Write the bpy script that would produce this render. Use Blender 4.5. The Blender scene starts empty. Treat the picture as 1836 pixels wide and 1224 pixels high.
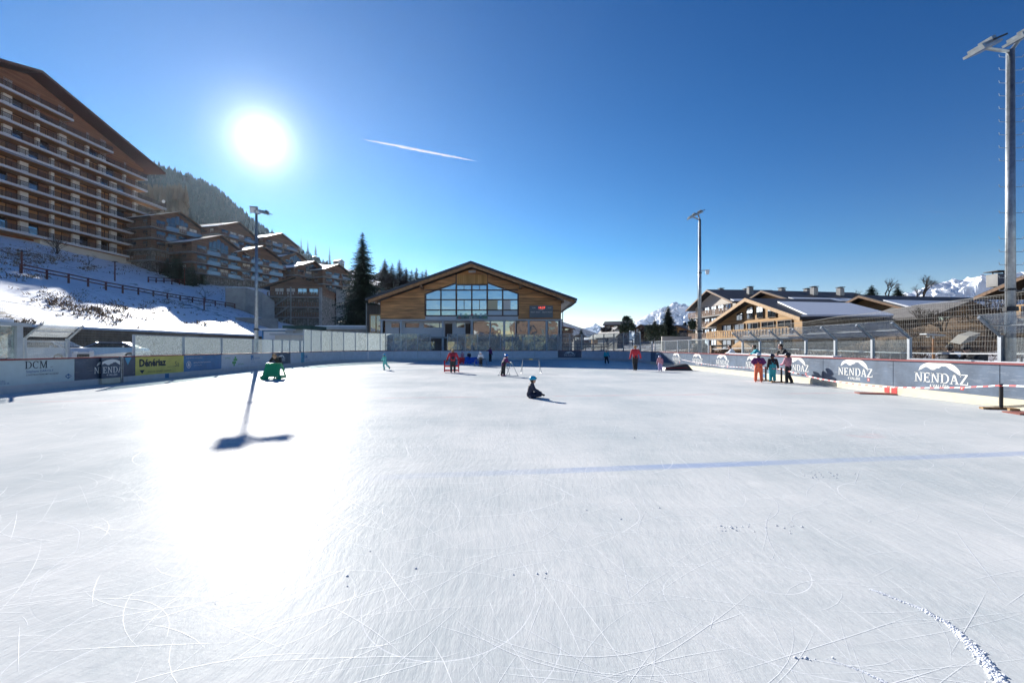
import bpy, bmesh, math, random
from mathutils import Vector, Matrix, noise
from mathutils.geometry import tessellate_polygon
R = math.radians
SC = bpy.context.scene
COL = SC.collection
# ------------------------------------------------------------------ camera
F, CX, HY, EYE = 816.0, 918.0, 622.0, 1.65
cam_d = bpy.data.cameras.new("camera"); cam = bpy.data.objects.new("camera", cam_d); COL.objects.link(cam)
cam.location = (0, 0, EYE); cam.rotation_euler = (R(90), 0, 0)
cam_d.sensor_width = 36; cam_d.lens = 36*F/1836; cam_d.shift_y = 10/1836
cam_d.clip_start = 0.05; cam_d.clip_end = 30000
SC.camera = cam
# ------------------------------------------------------------------ sun and sky
SUN_AZ, SUN_EL = math.atan2(-450, 816), R(21.7)
sd = Vector((math.sin(SUN_AZ)*math.cos(SUN_EL), math.cos(SUN_AZ)*math.cos(SUN_EL), math.sin(SUN_EL)))
W = bpy.data.worlds.new("World"); SC.world = W; W.use_nodes = True
nt = W.node_tree; nt.nodes.clear()
def N(nt, t, **k):
    n = nt.nodes.new(t)
    for a, b in k.items():
        if a.startswith('i_'): n.inputs[a[2:].replace('_', ' ')].default_value = b
        else: setattr(n, a, b)
    return n
L = lambda nt, a, b: nt.links.new(a, b)
def math_n(nt, op, a, b=None, c=None, clamp=False):
    n = nt.nodes.new('ShaderNodeMath'); n.operation = op; n.use_clamp = clamp
    for i, v in enumerate((a, b, c)):
        if v is None: continue
        if isinstance(v, (int, float)): n.inputs[i].default_value = v
        else: nt.links.new(v, n.inputs[i])
    return n.outputs[0]
sky = N(nt, 'ShaderNodeTexSky', sky_type='NISHITA', sun_disc=False, sun_elevation=SUN_EL, sun_rotation=SUN_AZ,
        altitude=1400, air_density=1.0, dust_density=0.0, ozone_density=3.0)
hs = N(nt, 'ShaderNodeHueSaturation'); hs.inputs['Saturation'].default_value = 1.36
L(nt, sky.outputs[0], hs.inputs['Color'])
sv1 = N(nt, 'ShaderNodeVectorMath', operation='SCALE'); sv1.inputs['Scale'].default_value = .1; L(nt, hs.outputs[0], sv1.inputs[0])
gmm = N(nt, 'ShaderNodeGamma'); gmm.inputs[1].default_value = 1.3; L(nt, sv1.outputs[0], gmm.inputs[0])
sv2 = N(nt, 'ShaderNodeVectorMath', operation='SCALE'); sv2.inputs['Scale'].default_value = 6.9; L(nt, gmm.outputs[0], sv2.inputs[0])
sv3 = N(nt, 'ShaderNodeVectorMath', operation='MULTIPLY_ADD'); sv3.inputs[1].default_value = (1.62, 1.20, .96); sv3.inputs[2].default_value = (-.38, -.03, .03); L(nt, sv2.outputs[0], sv3.inputs[0])
sv4 = N(nt, 'ShaderNodeVectorMath', operation='MAXIMUM'); sv4.inputs[1].default_value = (0, 0, 0); L(nt, sv3.outputs[0], sv4.inputs[0])
# bright aerosol band low over the horizon
tc0 = N(nt, 'ShaderNodeTexCoord'); sz = N(nt, 'ShaderNodeSeparateXYZ'); L(nt, tc0.outputs['Generated'], sz.inputs[0])
el_ = math_n(nt, 'MAXIMUM', math_n(nt, 'MULTIPLY', math_n(nt, 'ARCSINE', sz.outputs[2]), 180/math.pi), 0)
eb = math_n(nt, 'EXPONENT', math_n(nt, 'MULTIPLY', el_, -1/7))
sv5 = N(nt, 'ShaderNodeVectorMath', operation='SCALE'); sv5.inputs[0].default_value = (1.9, .1, -.3); L(nt, eb, sv5.inputs['Scale'])
sv6 = N(nt, 'ShaderNodeVectorMath', operation='ADD'); L(nt, sv4.outputs[0], sv6.inputs[0]); L(nt, sv5.outputs[0], sv6.inputs[1])
bg = N(nt, 'ShaderNodeBackground'); bg.inputs[1].default_value = 0.110
L(nt, sv6.outputs[0], bg.inputs[0])
# circumsolar aureole and solar disc, by direction in the sky
tc = N(nt, 'ShaderNodeTexCoord')
dp = N(nt, 'ShaderNodeVectorMath', operation='DOT_PRODUCT'); L(nt, tc.outputs['Generated'], dp.inputs[0]); dp.inputs[1].default_value = sd
ang = math_n(nt, 'ARCCOSINE', math_n(nt, 'MINIMUM', dp.outputs['Value'], 1.0))
deg = math_n(nt, 'MULTIPLY', ang, 180/math.pi)
g1 = math_n(nt, 'MULTIPLY', math_n(nt, 'EXPONENT', math_n(nt, 'MULTIPLY', deg, -1/1.5)), 1.5)
g2 = math_n(nt, 'MULTIPLY', math_n(nt, 'EXPONENT', math_n(nt, 'MULTIPLY', deg, -1/6.0)), 0.085)
g4 = math_n(nt, 'MULTIPLY', math_n(nt, 'EXPONENT', math_n(nt, 'MULTIPLY', deg, -1/20.0)), 0.0)
g3 = math_n(nt, 'MULTIPLY', math_n(nt, 'LESS_THAN', deg, 0.6), 30.0)
gs = math_n(nt, 'ADD', math_n(nt, 'ADD', math_n(nt, 'ADD', g1, g2), g3), g4)
bg2 = N(nt, 'ShaderNodeBackground'); bg2.inputs[0].default_value = (1, .98, .95, 1); L(nt, gs, bg2.inputs[1])
ads = N(nt, 'ShaderNodeAddShader'); L(nt, bg.outputs[0], ads.inputs[0]); L(nt, bg2.outputs[0], ads.inputs[1])
wo = N(nt, 'ShaderNodeOutputWorld'); L(nt, ads.outputs[0], wo.inputs[0])
sl = bpy.data.lights.new("sun", 'SUN'); sl.energy = 5.0; sl.angle = R(0.53); sl.color = (1, .96, .90)
so = bpy.data.objects.new("sun", sl); COL.objects.link(so)
so.rotation_euler = sd.to_track_quat('Z', 'Y').to_euler(); so.location = sd*50
SC.view_settings.view_transform = 'Standard'; SC.view_settings.look = 'None'
SC.view_settings.exposure = 1.0; SC.view_settings.gamma = 1
SC.cycles.max_bounces = 6; SC.cycles.transparent_max_bounces = 24; SC.cycles.caustics_reflective = False; SC.cycles.caustics_refractive = False
SC.cycles.sample_clamp_indirect = 6
try: SC.cycles.use_denoising = True
except Exception: pass

# ------------------------------------------------------------------ helpers
def P(px, py, Y): return Vector(((px-CX)/F*Y, Y, EYE-(py-HY)/F*Y))
def G(px, py, z=0.0):
    Y = (EYE-z)*F/(py-HY); return Vector(((px-CX)/F*Y, Y, z))
def X_at(px, X, py=HY):
    Y = X*F/(px-CX); return Vector((X, Y, EYE-(py-HY)/F*Y))
class MB:
    def __init__(s, M=None): s.v = []; s.f = []; s.M = M; s.mi = []; s.cm = 0
    def _add(s, vs, fs):
        b = len(s.v)
        for p in vs:
            p = Vector(p); s.v.append(s.M @ p if s.M else p)
        for f in fs: s.f.append([b+i for i in f]); s.mi.append(s.cm)
        return s
    def box(s, c, d, rz=0, rx=0, ry=0):
        x, y, z = d[0]/2, d[1]/2, d[2]/2
        vs = [Vector((a*x, b*y, e*z)) for e in (-1, 1) for a, b in ((-1, -1), (1, -1), (1, 1), (-1, 1))]
        if rz or rx or ry:
            m = Matrix.Rotation(rz, 3, 'Z') @ Matrix.Rotation(rx, 3, 'X') @ Matrix.Rotation(ry, 3, 'Y'); vs = [m @ v for v in vs]
        c = Vector(c); return s._add([v+c for v in vs], [(3, 2, 1, 0), (4, 5, 6, 7), (0, 1, 5, 4), (1, 2, 6, 5), (2, 3, 7, 6), (3, 0, 4, 7)])
    def box2(s, a, b):
        return s.box([(a[i]+b[i])/2 for i in range(3)], [abs(a[i]-b[i]) for i in range(3)])
    def poly(s, pts): return s._add(pts, [list(range(len(pts)))])
    def prism(s, pts, off):
        n = len(pts); off = Vector(off); pts = [Vector(p) for p in pts]
        tess = tessellate_polygon([pts])
        fs = [tuple(t) for t in tess]+[tuple(n+i for i in reversed(t)) for t in tess]
        fs += [(i, (i+1) % n, n+(i+1) % n, n+i) for i in range(n)]
        return s._add(pts+[p+off for p in pts], fs)
    def tube(s, p0, p1, r0, r1=None, n=8, caps=True):
        p0, p1 = Vector(p0), Vector(p1); r1 = r0 if r1 is None else r1
        d = (p1-p0)
        if d.length < 1e-6: return s
        d.normalize(); u = d.orthogonal().normalized(); w = d.cross(u)
        vs = [p+(u*math.cos(t)+w*math.sin(t))*r for p, r in ((p0, r0), (p1, r1)) for t in [2*math.pi*i/n for i in range(n)]]
        fs = [(i, (i+1) % n, n+(i+1) % n, n+i) for i in range(n)]
        if caps: fs += [tuple(range(n-1, -1, -1)), tuple(range(n, 2*n))]
        return s._add(vs, fs)
    def path(s, pts, r, n=6):
        rr = r if isinstance(r, (list, tuple)) else [r]*len(pts)
        for i in range(len(pts)-1): s.tube(pts[i], pts[i+1], rr[i], rr[i+1], n)
        return s
    def ball(s, c, r, nu=12, nv=8, M3=None):
        if not isinstance(r, (tuple, list)): r = (r, r, r)
        vs = []; fs = []; c = Vector(c)
        for j in range(nv+1):
            th = math.pi*j/nv
            for i in range(nu):
                ph = 2*math.pi*i/nu
                v = Vector((r[0]*math.sin(th)*math.cos(ph), r[1]*math.sin(th)*math.sin(ph), r[2]*math.cos(th)))
                vs.append(c+(M3 @ v if M3 else v))
        for j in range(nv):
            for i in range(nu):
                a, b = j*nu+i, j*nu+(i+1) % nu
                fs.append((a, a+nu, b+nu, b))
        return s._add(vs, fs)
    def build(s, name, mat=None, parent=None, smooth=False, label=None):
        me = bpy.data.meshes.new(name)
        o0 = parent_world(parent) if parent else Vector((0, 0, 0))
        me.from_pydata([v-o0 for v in s.v], [], s.f)
        for m in (mat if isinstance(mat, (list, tuple)) else [mat]):
            if m: me.materials.append(m)
        if isinstance(mat, (list, tuple)): me.polygons.foreach_set('material_index', s.mi)
        if smooth: me.polygons.foreach_set('use_smooth', [True]*len(me.polygons))
        me.update()
        o = bpy.data.objects.new(name, me); COL.objects.link(o)
        if parent: o.parent = parent
        if label: o['label'] = label
        return o
def parent_world(o):
    v = Vector((0, 0, 0))
    while o: v += Vector(o.location); o = o.parent
    return v
def tag(o, label, cat, group=None):
    o['label'] = label; o['category'] = cat
    if group: o['group'] = group
    return o
def thing(name, label, cat, loc=(0, 0, 0), group=None):
    o = bpy.data.objects.new(name, None); COL.objects.link(o); o.location = loc; o.empty_display_size = .2
    return tag(o, label, cat, group)
def struct(o, kind='structure'): o['kind'] = kind; return o
def clone(root, loc, label=None, rz=0, scale=1):
    r = root.copy(); COL.objects.link(r); r.location = loc; r.rotation_euler = (0, 0, rz); r.scale = (scale,)*3
    if label: r['label'] = label
    for ch in list(root.children):
        c = ch.copy(); COL.objects.link(c); c.parent = r
        for g in list(ch.children):
            d = g.copy(); COL.objects.link(d); d.parent = c
    return r
# ------------------------------------------------------------------ materials
MATS = {}
def mat(name, col, rough=.6, metal=0, scuff=0, var=0, vscale=3, bump=0, bscale=20, spec=None, stretch=None, col2=None):
    if name in MATS: return MATS[name]
    m = bpy.data.materials.new(name); m.use_nodes = True; nt = m.node_tree
    b = nt.nodes['Principled BSDF']; b.inputs['Base Color'].default_value = (*col, 1); b.inputs['Roughness'].default_value = rough
    b.inputs['Metallic'].default_value = metal
    if spec is not None: b.inputs['Specular IOR Level'].default_value = spec
    if var or bump or col2:
        tc = N(nt, 'ShaderNodeTexCoord'); mp = N(nt, 'ShaderNodeMapping'); L(nt, tc.outputs['Object'], mp.inputs[0])
        if stretch: mp.inputs['Scale'].default_value = stretch
        no = N(nt, 'ShaderNodeTexNoise'); no.inputs['Scale'].default_value = vscale; no.inputs['Detail'].default_value = 6; no.inputs['Roughness'].default_value = .65
        L(nt, mp.outputs[0], no.inputs[0])
        if var or col2:
            cr = N(nt, 'ShaderNodeValToRGB'); c2 = col2 or tuple(c*(1-var) for c in col); c1 = col if col2 else tuple(min(1, c*(1+var)) for c in col)
            cr.color_ramp.elements[0].position = .35; cr.color_ramp.elements[1].position = .65
            cr.color_ramp.elements[0].color = (*c2, 1); cr.color_ramp.elements[1].color = (*c1, 1)
            L(nt, no.outputs[0], cr.inputs[0]); L(nt, cr.outputs[0], b.inputs['Base Color'])
        if scuff:
            m2 = N(nt, 'ShaderNodeMapping'); L(nt, tc.outputs['Object'], m2.inputs[0]); m2.inputs['Scale'].default_value = (.5, .5, 5); m2.inputs['Rotation'].default_value = (.25, .2, 0)
            n4 = N(nt, 'ShaderNodeTexNoise'); n4.inputs['Scale'].default_value = 3.2; n4.inputs['Detail'].default_value = 9; n4.inputs['Roughness'].default_value = .75; L(nt, m2.outputs[0], n4.inputs[0])
            r4 = N(nt, 'ShaderNodeMapRange'); r4.inputs[1].default_value = .56; r4.inputs[2].default_value = .70; r4.inputs[4].default_value = scuff; L(nt, n4.outputs[0], r4.inputs[0])
            x4 = N(nt, 'ShaderNodeMix', data_type='RGBA'); L(nt, r4.outputs[0], x4.inputs['Factor']); L(nt, cr.outputs[0], x4.inputs['A']); x4.inputs['B'].default_value = (.62, .64, .66, 1) if max(col) < .5 else (.30, .30, .32, 1); L(nt, x4.outputs['Result'], b.inputs['Base Color'])
        if bump:
            n2 = N(nt, 'ShaderNodeTexNoise'); n2.inputs['Scale'].default_value = bscale; n2.inputs['Detail'].default_value = 4; L(nt, mp.outputs[0], n2.inputs[0])
            bp = N(nt, 'ShaderNodeBump'); bp.inputs['Strength'].default_value = bump; bp.inputs['Distance'].default_value = .05
            L(nt, n2.outputs[0], bp.inputs['Height']); L(nt, bp.outputs[0], b.inputs['Normal'])
    MATS[name] = m; return m
def planks(name, col, h=.18, vertical=False, rough=.7, grey=None, gap=.55):
    """timber cladding: boards with dark joints, each board its own tone, weathered streaks"""
    m = bpy.data.materials.new(name); m.use_nodes = True; nt = m.node_tree; b = nt.nodes['Principled BSDF']
    b.inputs['Roughness'].default_value = rough; b.inputs['Specular IOR Level'].default_value = .25
    tc = N(nt, 'ShaderNodeTexCoord'); sp = N(nt, 'ShaderNodeSeparateXYZ'); L(nt, tc.outputs['Object'], sp.inputs[0])
    along = math_n(nt, 'ADD', sp.outputs[0], sp.outputs[1])
    ax = along if vertical else sp.outputs[2]
    t = math_n(nt, 'DIVIDE', ax, h); fr = math_n(nt, 'FRACT', t); fl = math_n(nt, 'FLOOR', t)
    wn = N(nt, 'ShaderNodeTexWhiteNoise', noise_dimensions='1D'); L(nt, fl, wn.inputs['W'])
    edge = math_n(nt, 'LESS_THAN', fr, .1)
    mp = N(nt, 'ShaderNodeMapping'); L(nt, tc.outputs['Object'], mp.inputs[0]); mp.inputs['Scale'].default_value = (1, 1, .25) if vertical else (.3, .3, 2.5)
    no = N(nt, 'ShaderNodeTexNoise'); no.inputs['Scale'].default_value = 1.3; no.inputs['Detail'].default_value = 8; L(nt, mp.outputs[0], no.inputs[0])
    cr = N(nt, 'ShaderNodeValToRGB'); cr.color_ramp.elements[0].position = .35; cr.color_ramp.elements[1].position = .66
    g = grey or tuple(c*.55 for c in col)
    cr.color_ramp.elements[0].color = (*g, 1); cr.color_ramp.elements[1].color = (*col, 1); L(nt, no.outputs[0], cr.inputs[0])
    v = math_n(nt, 'MULTIPLY_ADD', wn.outputs[0], .35, .82)
    v = math_n(nt, 'MULTIPLY', v, math_n(nt, 'SUBTRACT', 1, math_n(nt, 'MULTIPLY', edge, gap)))
    mx = N(nt, 'ShaderNodeVectorMath', operation='SCALE'); L(nt, cr.outputs[0], mx.inputs[0]); L(nt, v, mx.inputs['Scale'])
    L(nt, mx.outputs[0], b.inputs['Base Color']); MATS[name] = m; return m
def glassy(name, col=(.02, .03, .04), refl=.5, rough=.03, wav=0.0, tint=(.8, .9, 1)):
    """window pane: dark room behind a reflecting coated pane"""
    m = bpy.data.materials.new(name); m.use_nodes = True; nt = m.node_tree; nt.nodes.clear()
    d = N(nt, 'ShaderNodeBsdfDiffuse'); d.inputs[0].default_value = (*col, 1)
    g = N(nt, 'ShaderNodeBsdfGlossy'); g.inputs['Color'].default_value = (*tint, 1); g.inputs['Roughness'].default_value = rough
    mx = N(nt, 'ShaderNodeMixShader'); mx.inputs[0].default_value = refl
    L(nt, d.outputs[0], mx.inputs[1]); L(nt, g.outputs[0], mx.inputs[2])
    if wav:
        tc = N(nt, 'ShaderNodeTexCoord'); no = N(nt, 'ShaderNodeTexNoise'); no.inputs['Scale'].default_value = .7; L(nt, tc.outputs['Object'], no.inputs[0])
        bp = N(nt, 'ShaderNodeBump'); bp.inputs['Strength'].default_value = wav; bp.inputs['Distance'].default_value = .3
        L(nt, no.outputs[0], bp.inputs['Height']); L(nt, bp.outputs[0], g.inputs['Normal'])
    o = N(nt, 'ShaderNodeOutputMaterial'); L(nt, mx.outputs[0], o.inputs[0]); MATS[name] = m; return m
def plexi(name, dirt=.35, refl=.12, tint=(.85, .92, .9), wav=.15, dcol=(.75, .8, .82), lo=.35, hi=.75, scale=2.5):
    """acrylic screen: see-through, reflecting, with frost and scuffs of real diffuse dirt"""
    m = bpy.data.materials.new(name); m.use_nodes = True; nt = m.node_tree; nt.nodes.clear()
    tr = N(nt, 'ShaderNodeBsdfTransparent'); tr.inputs[0].default_value = (*tint, 1)
    g = N(nt, 'ShaderNodeBsdfGlossy'); g.inputs['Roughness'].default_value = .04
    df = N(nt, 'ShaderNodeBsdfDiffuse'); df.inputs[0].default_value = (*dcol, 1)
    tl = N(nt, 'ShaderNodeBsdfTranslucent'); tl.inputs[0].default_value = (*dcol, 1)
    dm = N(nt, 'ShaderNodeMixShader'); dm.inputs[0].default_value = .5; L(nt, df.outputs[0], dm.inputs[1]); L(nt, tl.outputs[0], dm.inputs[2])
    tc = N(nt, 'ShaderNodeTexCoord')
    n1 = N(nt, 'ShaderNodeTexNoise'); n1.inputs['Scale'].default_value = scale; n1.inputs['Detail'].default_value = 9; n1.inputs['Roughness'].default_value = .75; L(nt, tc.outputs['Object'], n1.inputs[0])
    mr = N(nt, 'ShaderNodeMapRange'); mr.inputs[1].default_value = lo; mr.inputs[2].default_value = hi; mr.inputs[3].default_value = dirt*.25; mr.inputs[4].default_value = dirt*1.7; L(nt, n1.outputs[0], mr.inputs[0])
    n2 = N(nt, 'ShaderNodeTexNoise'); n2.inputs['Scale'].default_value = .8; L(nt, tc.outputs['Object'], n2.inputs[0])
    bp = N(nt, 'ShaderNodeBump'); bp.inputs['Strength'].default_value = wav; bp.inputs['Distance'].default_value = .4; L(nt, n2.outputs[0], bp.inputs['Height']); L(nt, bp.outputs[0], g.inputs['Normal'])
    fr = N(nt, 'ShaderNodeFresnel'); fr.inputs[0].default_value = 1.49
    gm_ = N(nt, 'ShaderNodeNewGeometry'); k = math_n(nt, 'MULTIPLY', math_n(nt, 'ADD', fr.outputs[0], refl, clamp=True), math_n(nt, 'SUBTRACT', 1, gm_.outputs['Backfacing']))
    m1 = N(nt, 'ShaderNodeMixShader'); L(nt, k, m1.inputs[0]); L(nt, tr.outputs[0], m1.inputs[1]); L(nt, g.outputs[0], m1.inputs[2])
    m2 = N(nt, 'ShaderNodeMixShader'); L(nt, mr.outputs[0], m2.inputs[0]); L(nt, m1.outputs[0], m2.inputs[1]); L(nt, dm.outputs[0], m2.inputs[2])
    o = N(nt, 'ShaderNodeOutputMaterial'); L(nt, m2.outputs[0], o.inputs[0]); MATS[name] = m; return m
def emit(name, col, s):
    m = bpy.data.materials.new(name); m.use_nodes = True; b = m.node_tree.nodes['Principled BSDF']
    b.inputs['Base Color'].default_value = (*col, 1); b.inputs['Emission Color'].default_value = (*col, 1); b.inputs['Emission Strength'].default_value = s
    MATS[name] = m; return m
def snowmat(name, grass=.5, gcol=(.07, .05, .03), scale=1.0, lo=.52, hi=.6, tilt=None):
    m = bpy.data.materials.new(name); m.use_nodes = True; nt = m.node_tree; b = nt.nodes['Principled BSDF']
    b.inputs['Roughness'].default_value = .55; b.inputs['Specular IOR Level'].default_value = .3
    tc = N(nt, 'ShaderNodeTexCoord')
    n1 = N(nt, 'ShaderNodeTexNoise'); n1.inputs['Scale'].default_value = .05*scale; n1.inputs['Detail'].default_value = 3; L(nt, tc.outputs['Object'], n1.inputs[0])
    mp = N(nt, 'ShaderNodeMapping'); mp.inputs['Rotation'].default_value = (0, 0, R(35)); mp.inputs['Scale'].default_value = (1, .35, .6); L(nt, tc.outputs['Object'], mp.inputs[0])
    n2 = N(nt, 'ShaderNodeTexNoise'); n2.inputs['Scale'].default_value = 1.6*scale; n2.inputs['Detail'].default_value = 7; n2.inputs['Roughness'].default_value = .7; L(nt, mp.outputs[0], n2.inputs[0])
    s = math_n(nt, 'ADD', math_n(nt, 'MULTIPLY', n1.outputs[0], grass), math_n(nt, 'MULTIPLY', n2.outputs[0], 1-grass*.5))
    s = math_n(nt, 'SUBTRACT', s, grass*.25)
    mr = N(nt, 'ShaderNodeMapRange'); mr.inputs[1].default_value = lo; mr.inputs[2].default_value = hi; L(nt, s, mr.inputs[0])
    n3 = N(nt, 'ShaderNodeTexNoise'); n3.inputs['Scale'].default_value = 4; n3.inputs['Detail'].default_value = 5; L(nt, tc.outputs['Object'], n3.inputs[0])
    gr = N(nt, 'ShaderNodeValToRGB'); gr.color_ramp.elements[0].color = (*[c*.5 for c in gcol], 1); gr.color_ramp.elements[1].color = (*[c*1.6 for c in gcol], 1); L(nt, n3.outputs[0], gr.inputs[0])
    mx = N(nt, 'ShaderNodeMix', data_type='RGBA'); L(nt, mr.outputs[0], mx.inputs['Factor']); mx.inputs['A'].default_value = (.82, .85, .9, 1); L(nt, gr.outputs[0], mx.inputs['B'])
    L(nt, mx.outputs['Result'], b.inputs['Base Color'])
    bp = N(nt, 'ShaderNodeBump'); bp.inputs['Strength'].default_value = .35; bp.inputs['Distance'].default_value = .2; L(nt, n2.outputs[0], bp.inputs['Height']); L(nt, bp.outputs[0], b.inputs['Normal'])
    MATS[name] = m; return m
def stonemat(name, col=(.22, .21, .19), scale=2.2):
    m = bpy.data.materials.new(name); m.use_nodes = True; nt = m.node_tree; b = nt.nodes['Principled BSDF']; b.inputs['Roughness'].default_value = .9
    tc = N(nt, 'ShaderNodeTexCoord'); v = N(nt, 'ShaderNodeTexVoronoi'); v.inputs['Scale'].default_value = scale; L(nt, tc.outputs['Object'], v.inputs[0])
    v2 = N(nt, 'ShaderNodeTexVoronoi', feature='DISTANCE_TO_EDGE'); v2.inputs['Scale'].default_value = scale; L(nt, tc.outputs['Object'], v2.inputs[0])
    cr = N(nt, 'ShaderNodeValToRGB'); cr.color_ramp.elements[0].color = (*[c*.6 for c in col], 1); cr.color_ramp.elements[1].color = (*[c*1.5 for c in col], 1)
    s = N(nt, 'ShaderNodeSeparateColor'); L(nt, v.outputs['Color'], s.inputs[0]); L(nt, s.outputs[0], cr.inputs[0])
    e = math_n(nt, 'MINIMUM', math_n(nt, 'MULTIPLY_ADD', v2.outputs[0], 6, .45), 1)
    sc = N(nt, 'ShaderNodeVectorMath', operation='SCALE'); L(nt, cr.outputs[0], sc.inputs[0]); L(nt, e, sc.inputs['Scale']); L(nt, sc.outputs[0], b.inputs['Base Color'])
    MATS[name] = m; return m
M_steel = mat('galvanised_steel', (.33, .36, .38), .42, .8, var=.25, vscale=6)
M_steelp = mat('painted_grey_steel', (.42, .46, .49), .45, .1, var=.08)
M_dark = mat('dark_metal', (.03, .032, .036), .5, .3)
M_white = mat('white_paint', (.75, .76, .76), .5, var=.05)
M_conc = mat('concrete', (.30, .30, .29), .85, var=.2, vscale=.8, bump=.2)
M_render = mat('pale_render', (.55, .54, .5), .9, var=.1, vscale=1)
M_snow = mat('snow', (.80, .825, .86), .6, bump=.5, bscale=5)
M_stone = stonemat('rubble_stone')
M_stoned = stonemat('dark_stone', (.13, .12, .11), 1.5)
M_roof = mat('dark_roof', (.035, .035, .04), .6, var=.3, vscale=2)
M_win = glassy('window_glass', refl=.45)
M_winb = glassy('window_glass_dark', refl=.22)
M_frame = mat('brown_window_frame', (.07, .04, .025), .6)
M_bark = mat('bark', (.055, .042, .034), .9, var=.3, vscale=8)
M_black = mat('black_plastic', (.012, .012, .014), .45)
M_wood_old = planks('weathered_cladding', (.72, .37, .15), .2, grey=(.30, .16, .075))
M_wood_dk = planks('dark_cladding', (.25, .145, .09), .25, grey=(.15, .09, .06))
M_wood_red = planks('red_brown_cladding', (.27, .17, .12), .25, grey=(.17, .115, .085))
M_wood_new = planks('fresh_larch_cladding', (.55, .34, .15), .22, grey=(.42, .25, .11), gap=.35)
M_wood_v = planks('vertical_larch_panel', (.52, .30, .11), .3, vertical=True, grey=(.42, .23, .08), gap=.35)
M_wood_gv = planks('grey_vertical_cladding', (.10, .09, .08), .22, vertical=True, grey=(.06, .055, .05))
M_shing = planks('wood_shingle', (.17, .13, .095), .3, grey=(.11, .085, .065))
M_beam = mat('timber_beam', (.20, .11, .055), .7, var=.25, vscale=4)
M_beaml = mat('light_timber_beam', (.5, .32, .16), .7, var=.15, vscale=4)
M_skin = mat('skin', (.55, .33, .23), .55)

# ------------------------------------------------------------------ terrain
def smooth(t): t = max(0, min(1, t)); return t*t*(3-2*t)
def terr(X, Y):
    h = 0.0
    d = -40-X+max(0, Y-110)*.5
    if X < -21 and Y < 110: h = .55*smooth((-21-X)/2.5)
    if d > 0:
        dd = d if d < 110 else 110+45*(1-math.exp(-(d-110)/45)); h = 3.4+.34*dd
        if Y < 110: h = max(h, .55)
    elif Y > 88:
        h = max(h, 3.4*smooth((d+14)/14))
    if X > 17: h = max(h, .10*min(X-17, 60)*smooth((X-17)/8))
    return h
def hit(px, py, ymax=900):
    Y = 22.0
    while Y < ymax:
        p = P(px, py, Y)
        if p.z <= terr(p.x, p.y): return Vector((p.x, p.y, terr(p.x, p.y)))
        Y += .4
    return P(px, py, ymax)
# ------------------------------------------------------------------ ground, road, ice
def grid_mesh(name, xs, ys, hf, m, jitter=0):
    v = [(x, y, hf(x, y)) for y in ys for x in xs]; nx = len(xs)
    f = [(j*nx+i, j*nx+i+1, (j+1)*nx+i+1, (j+1)*nx+i) for j in range(len(ys)-1) for i in range(nx-1)]
    me = bpy.data.meshes.new(name); me.from_pydata(v, [], f); me.materials.append(m)
    me.polygons.foreach_set('use_smooth', [True]*len(me.polygons))
    o = bpy.data.objects.new(name, me); COL.objects.link(o); return o
def frange(a, b, s):
    r = []; x = a
    while x < b-1e-6: r.append(x); x += s
    r.append(b); return r
def base_h(x, y):
    h = terr(x, y)
    if h > 4 and x < -42: h += noise.noise(Vector((x*.12, y*.12, 0)))*.5+noise.noise(Vector((x*.6, y*.6, 3)))*.12
    return h-.03
M_slope = snowmat('snow_with_dry_grass', grass=.62, lo=.575, hi=.635, gcol=(.06, .045, .03))
M_grassy = snowmat('dry_grass_with_snow', grass=.3, gcol=(.15, .10, .055), lo=.40, hi=.54)
xs = frange(-6000, -500, 500)[:-1]+frange(-500, -130, 12)[:-1]+frange(-130, -41, 1.5)+[-40.02, -39.98]+frange(-39, -17, 1)+frange(-12, 100, 4)+frange(160, 6000, 700)
ys = frange(-60, 28, 8)[:-1]+frange(28, 130, 1.5)[:-1]+frange(130, 500, 10)[:-1]+frange(500, 7000, 500)
def hall(x, y):
    if y > 400 or x < -400: y = min(y, 400); x = max(x, -400)
    return base_h(x, y)
gnd = grid_mesh('ground', xs, ys, hall, M_slope); struct(gnd)
gnd.data.materials.append(M_grassy); gnd.data.materials.append(M_snow)
for p in gnd.data.polygons:
    c = p.center
    if c.x > 16.8 and c.y > 0: p.material_index = 1
    elif c.x > -39.5 or c.y < 0: p.material_index = 2
# road behind the left boards
mr_ = mat('wet_snowy_asphalt', (.12, .12, .13), .6, var=.3, vscale=.5, col2=(.55, .57, .6))
rd = MB()
for y0 in frange(5, 84, 4)[:-1]: rd.poly([(-38, y0, .55), (-24, y0, .55), (-24, y0+4, .55), (-38, y0+4, .55)])
struct(rd.build('road', mr_))
pth = MB(); pth.poly([(15.2, 4, .02), (19, 4, .1), (19, 40, .1), (15.2, 40, .02)]); struct(pth.build('terrace_ground', mat('trodden_gravel', (.30, .27, .24), .9, var=.35, vscale=1.2, col2=(.68, .7, .73))))

# rink outline -------------------------------------------------------
left_line = [(-17.4-.045*(y-5), y) for y in frange(1, 41, 2)]
far_ctrl = [(-19.0, 41), (-19.0, 45), (-18.1, 50), (-15.6, 54.2), (-11.5, 56.6), (-5, 57.8), (1, 58.9), (6.4, 59.7), (10.4, 58.2), (12.9, 54), (13.55, 49), (13.5, 44)]
def catmull(c, n=6):
    out = []
    for i in range(len(c)-1):
        p0, p1, p2, p3 = c[max(i-1, 0)], c[i], c[i+1], c[min(i+2, len(c)-1)]
        for k in range(n):
            t = k/n
            out.append(tuple(.5*((2*p1[j])+(-p0[j]+p2[j])*t+(2*p0[j]-5*p1[j]+4*p2[j]-p3[j])*t*t+(-p0[j]+3*p1[j]-3*p2[j]+p3[j])*t**3) for j in range(2)))
    out.append(c[-1]); return out
far_line = catmull(far_ctrl)
right_line = [(13.4, y) for y in frange(1, 44, 2)][::-1]
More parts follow.
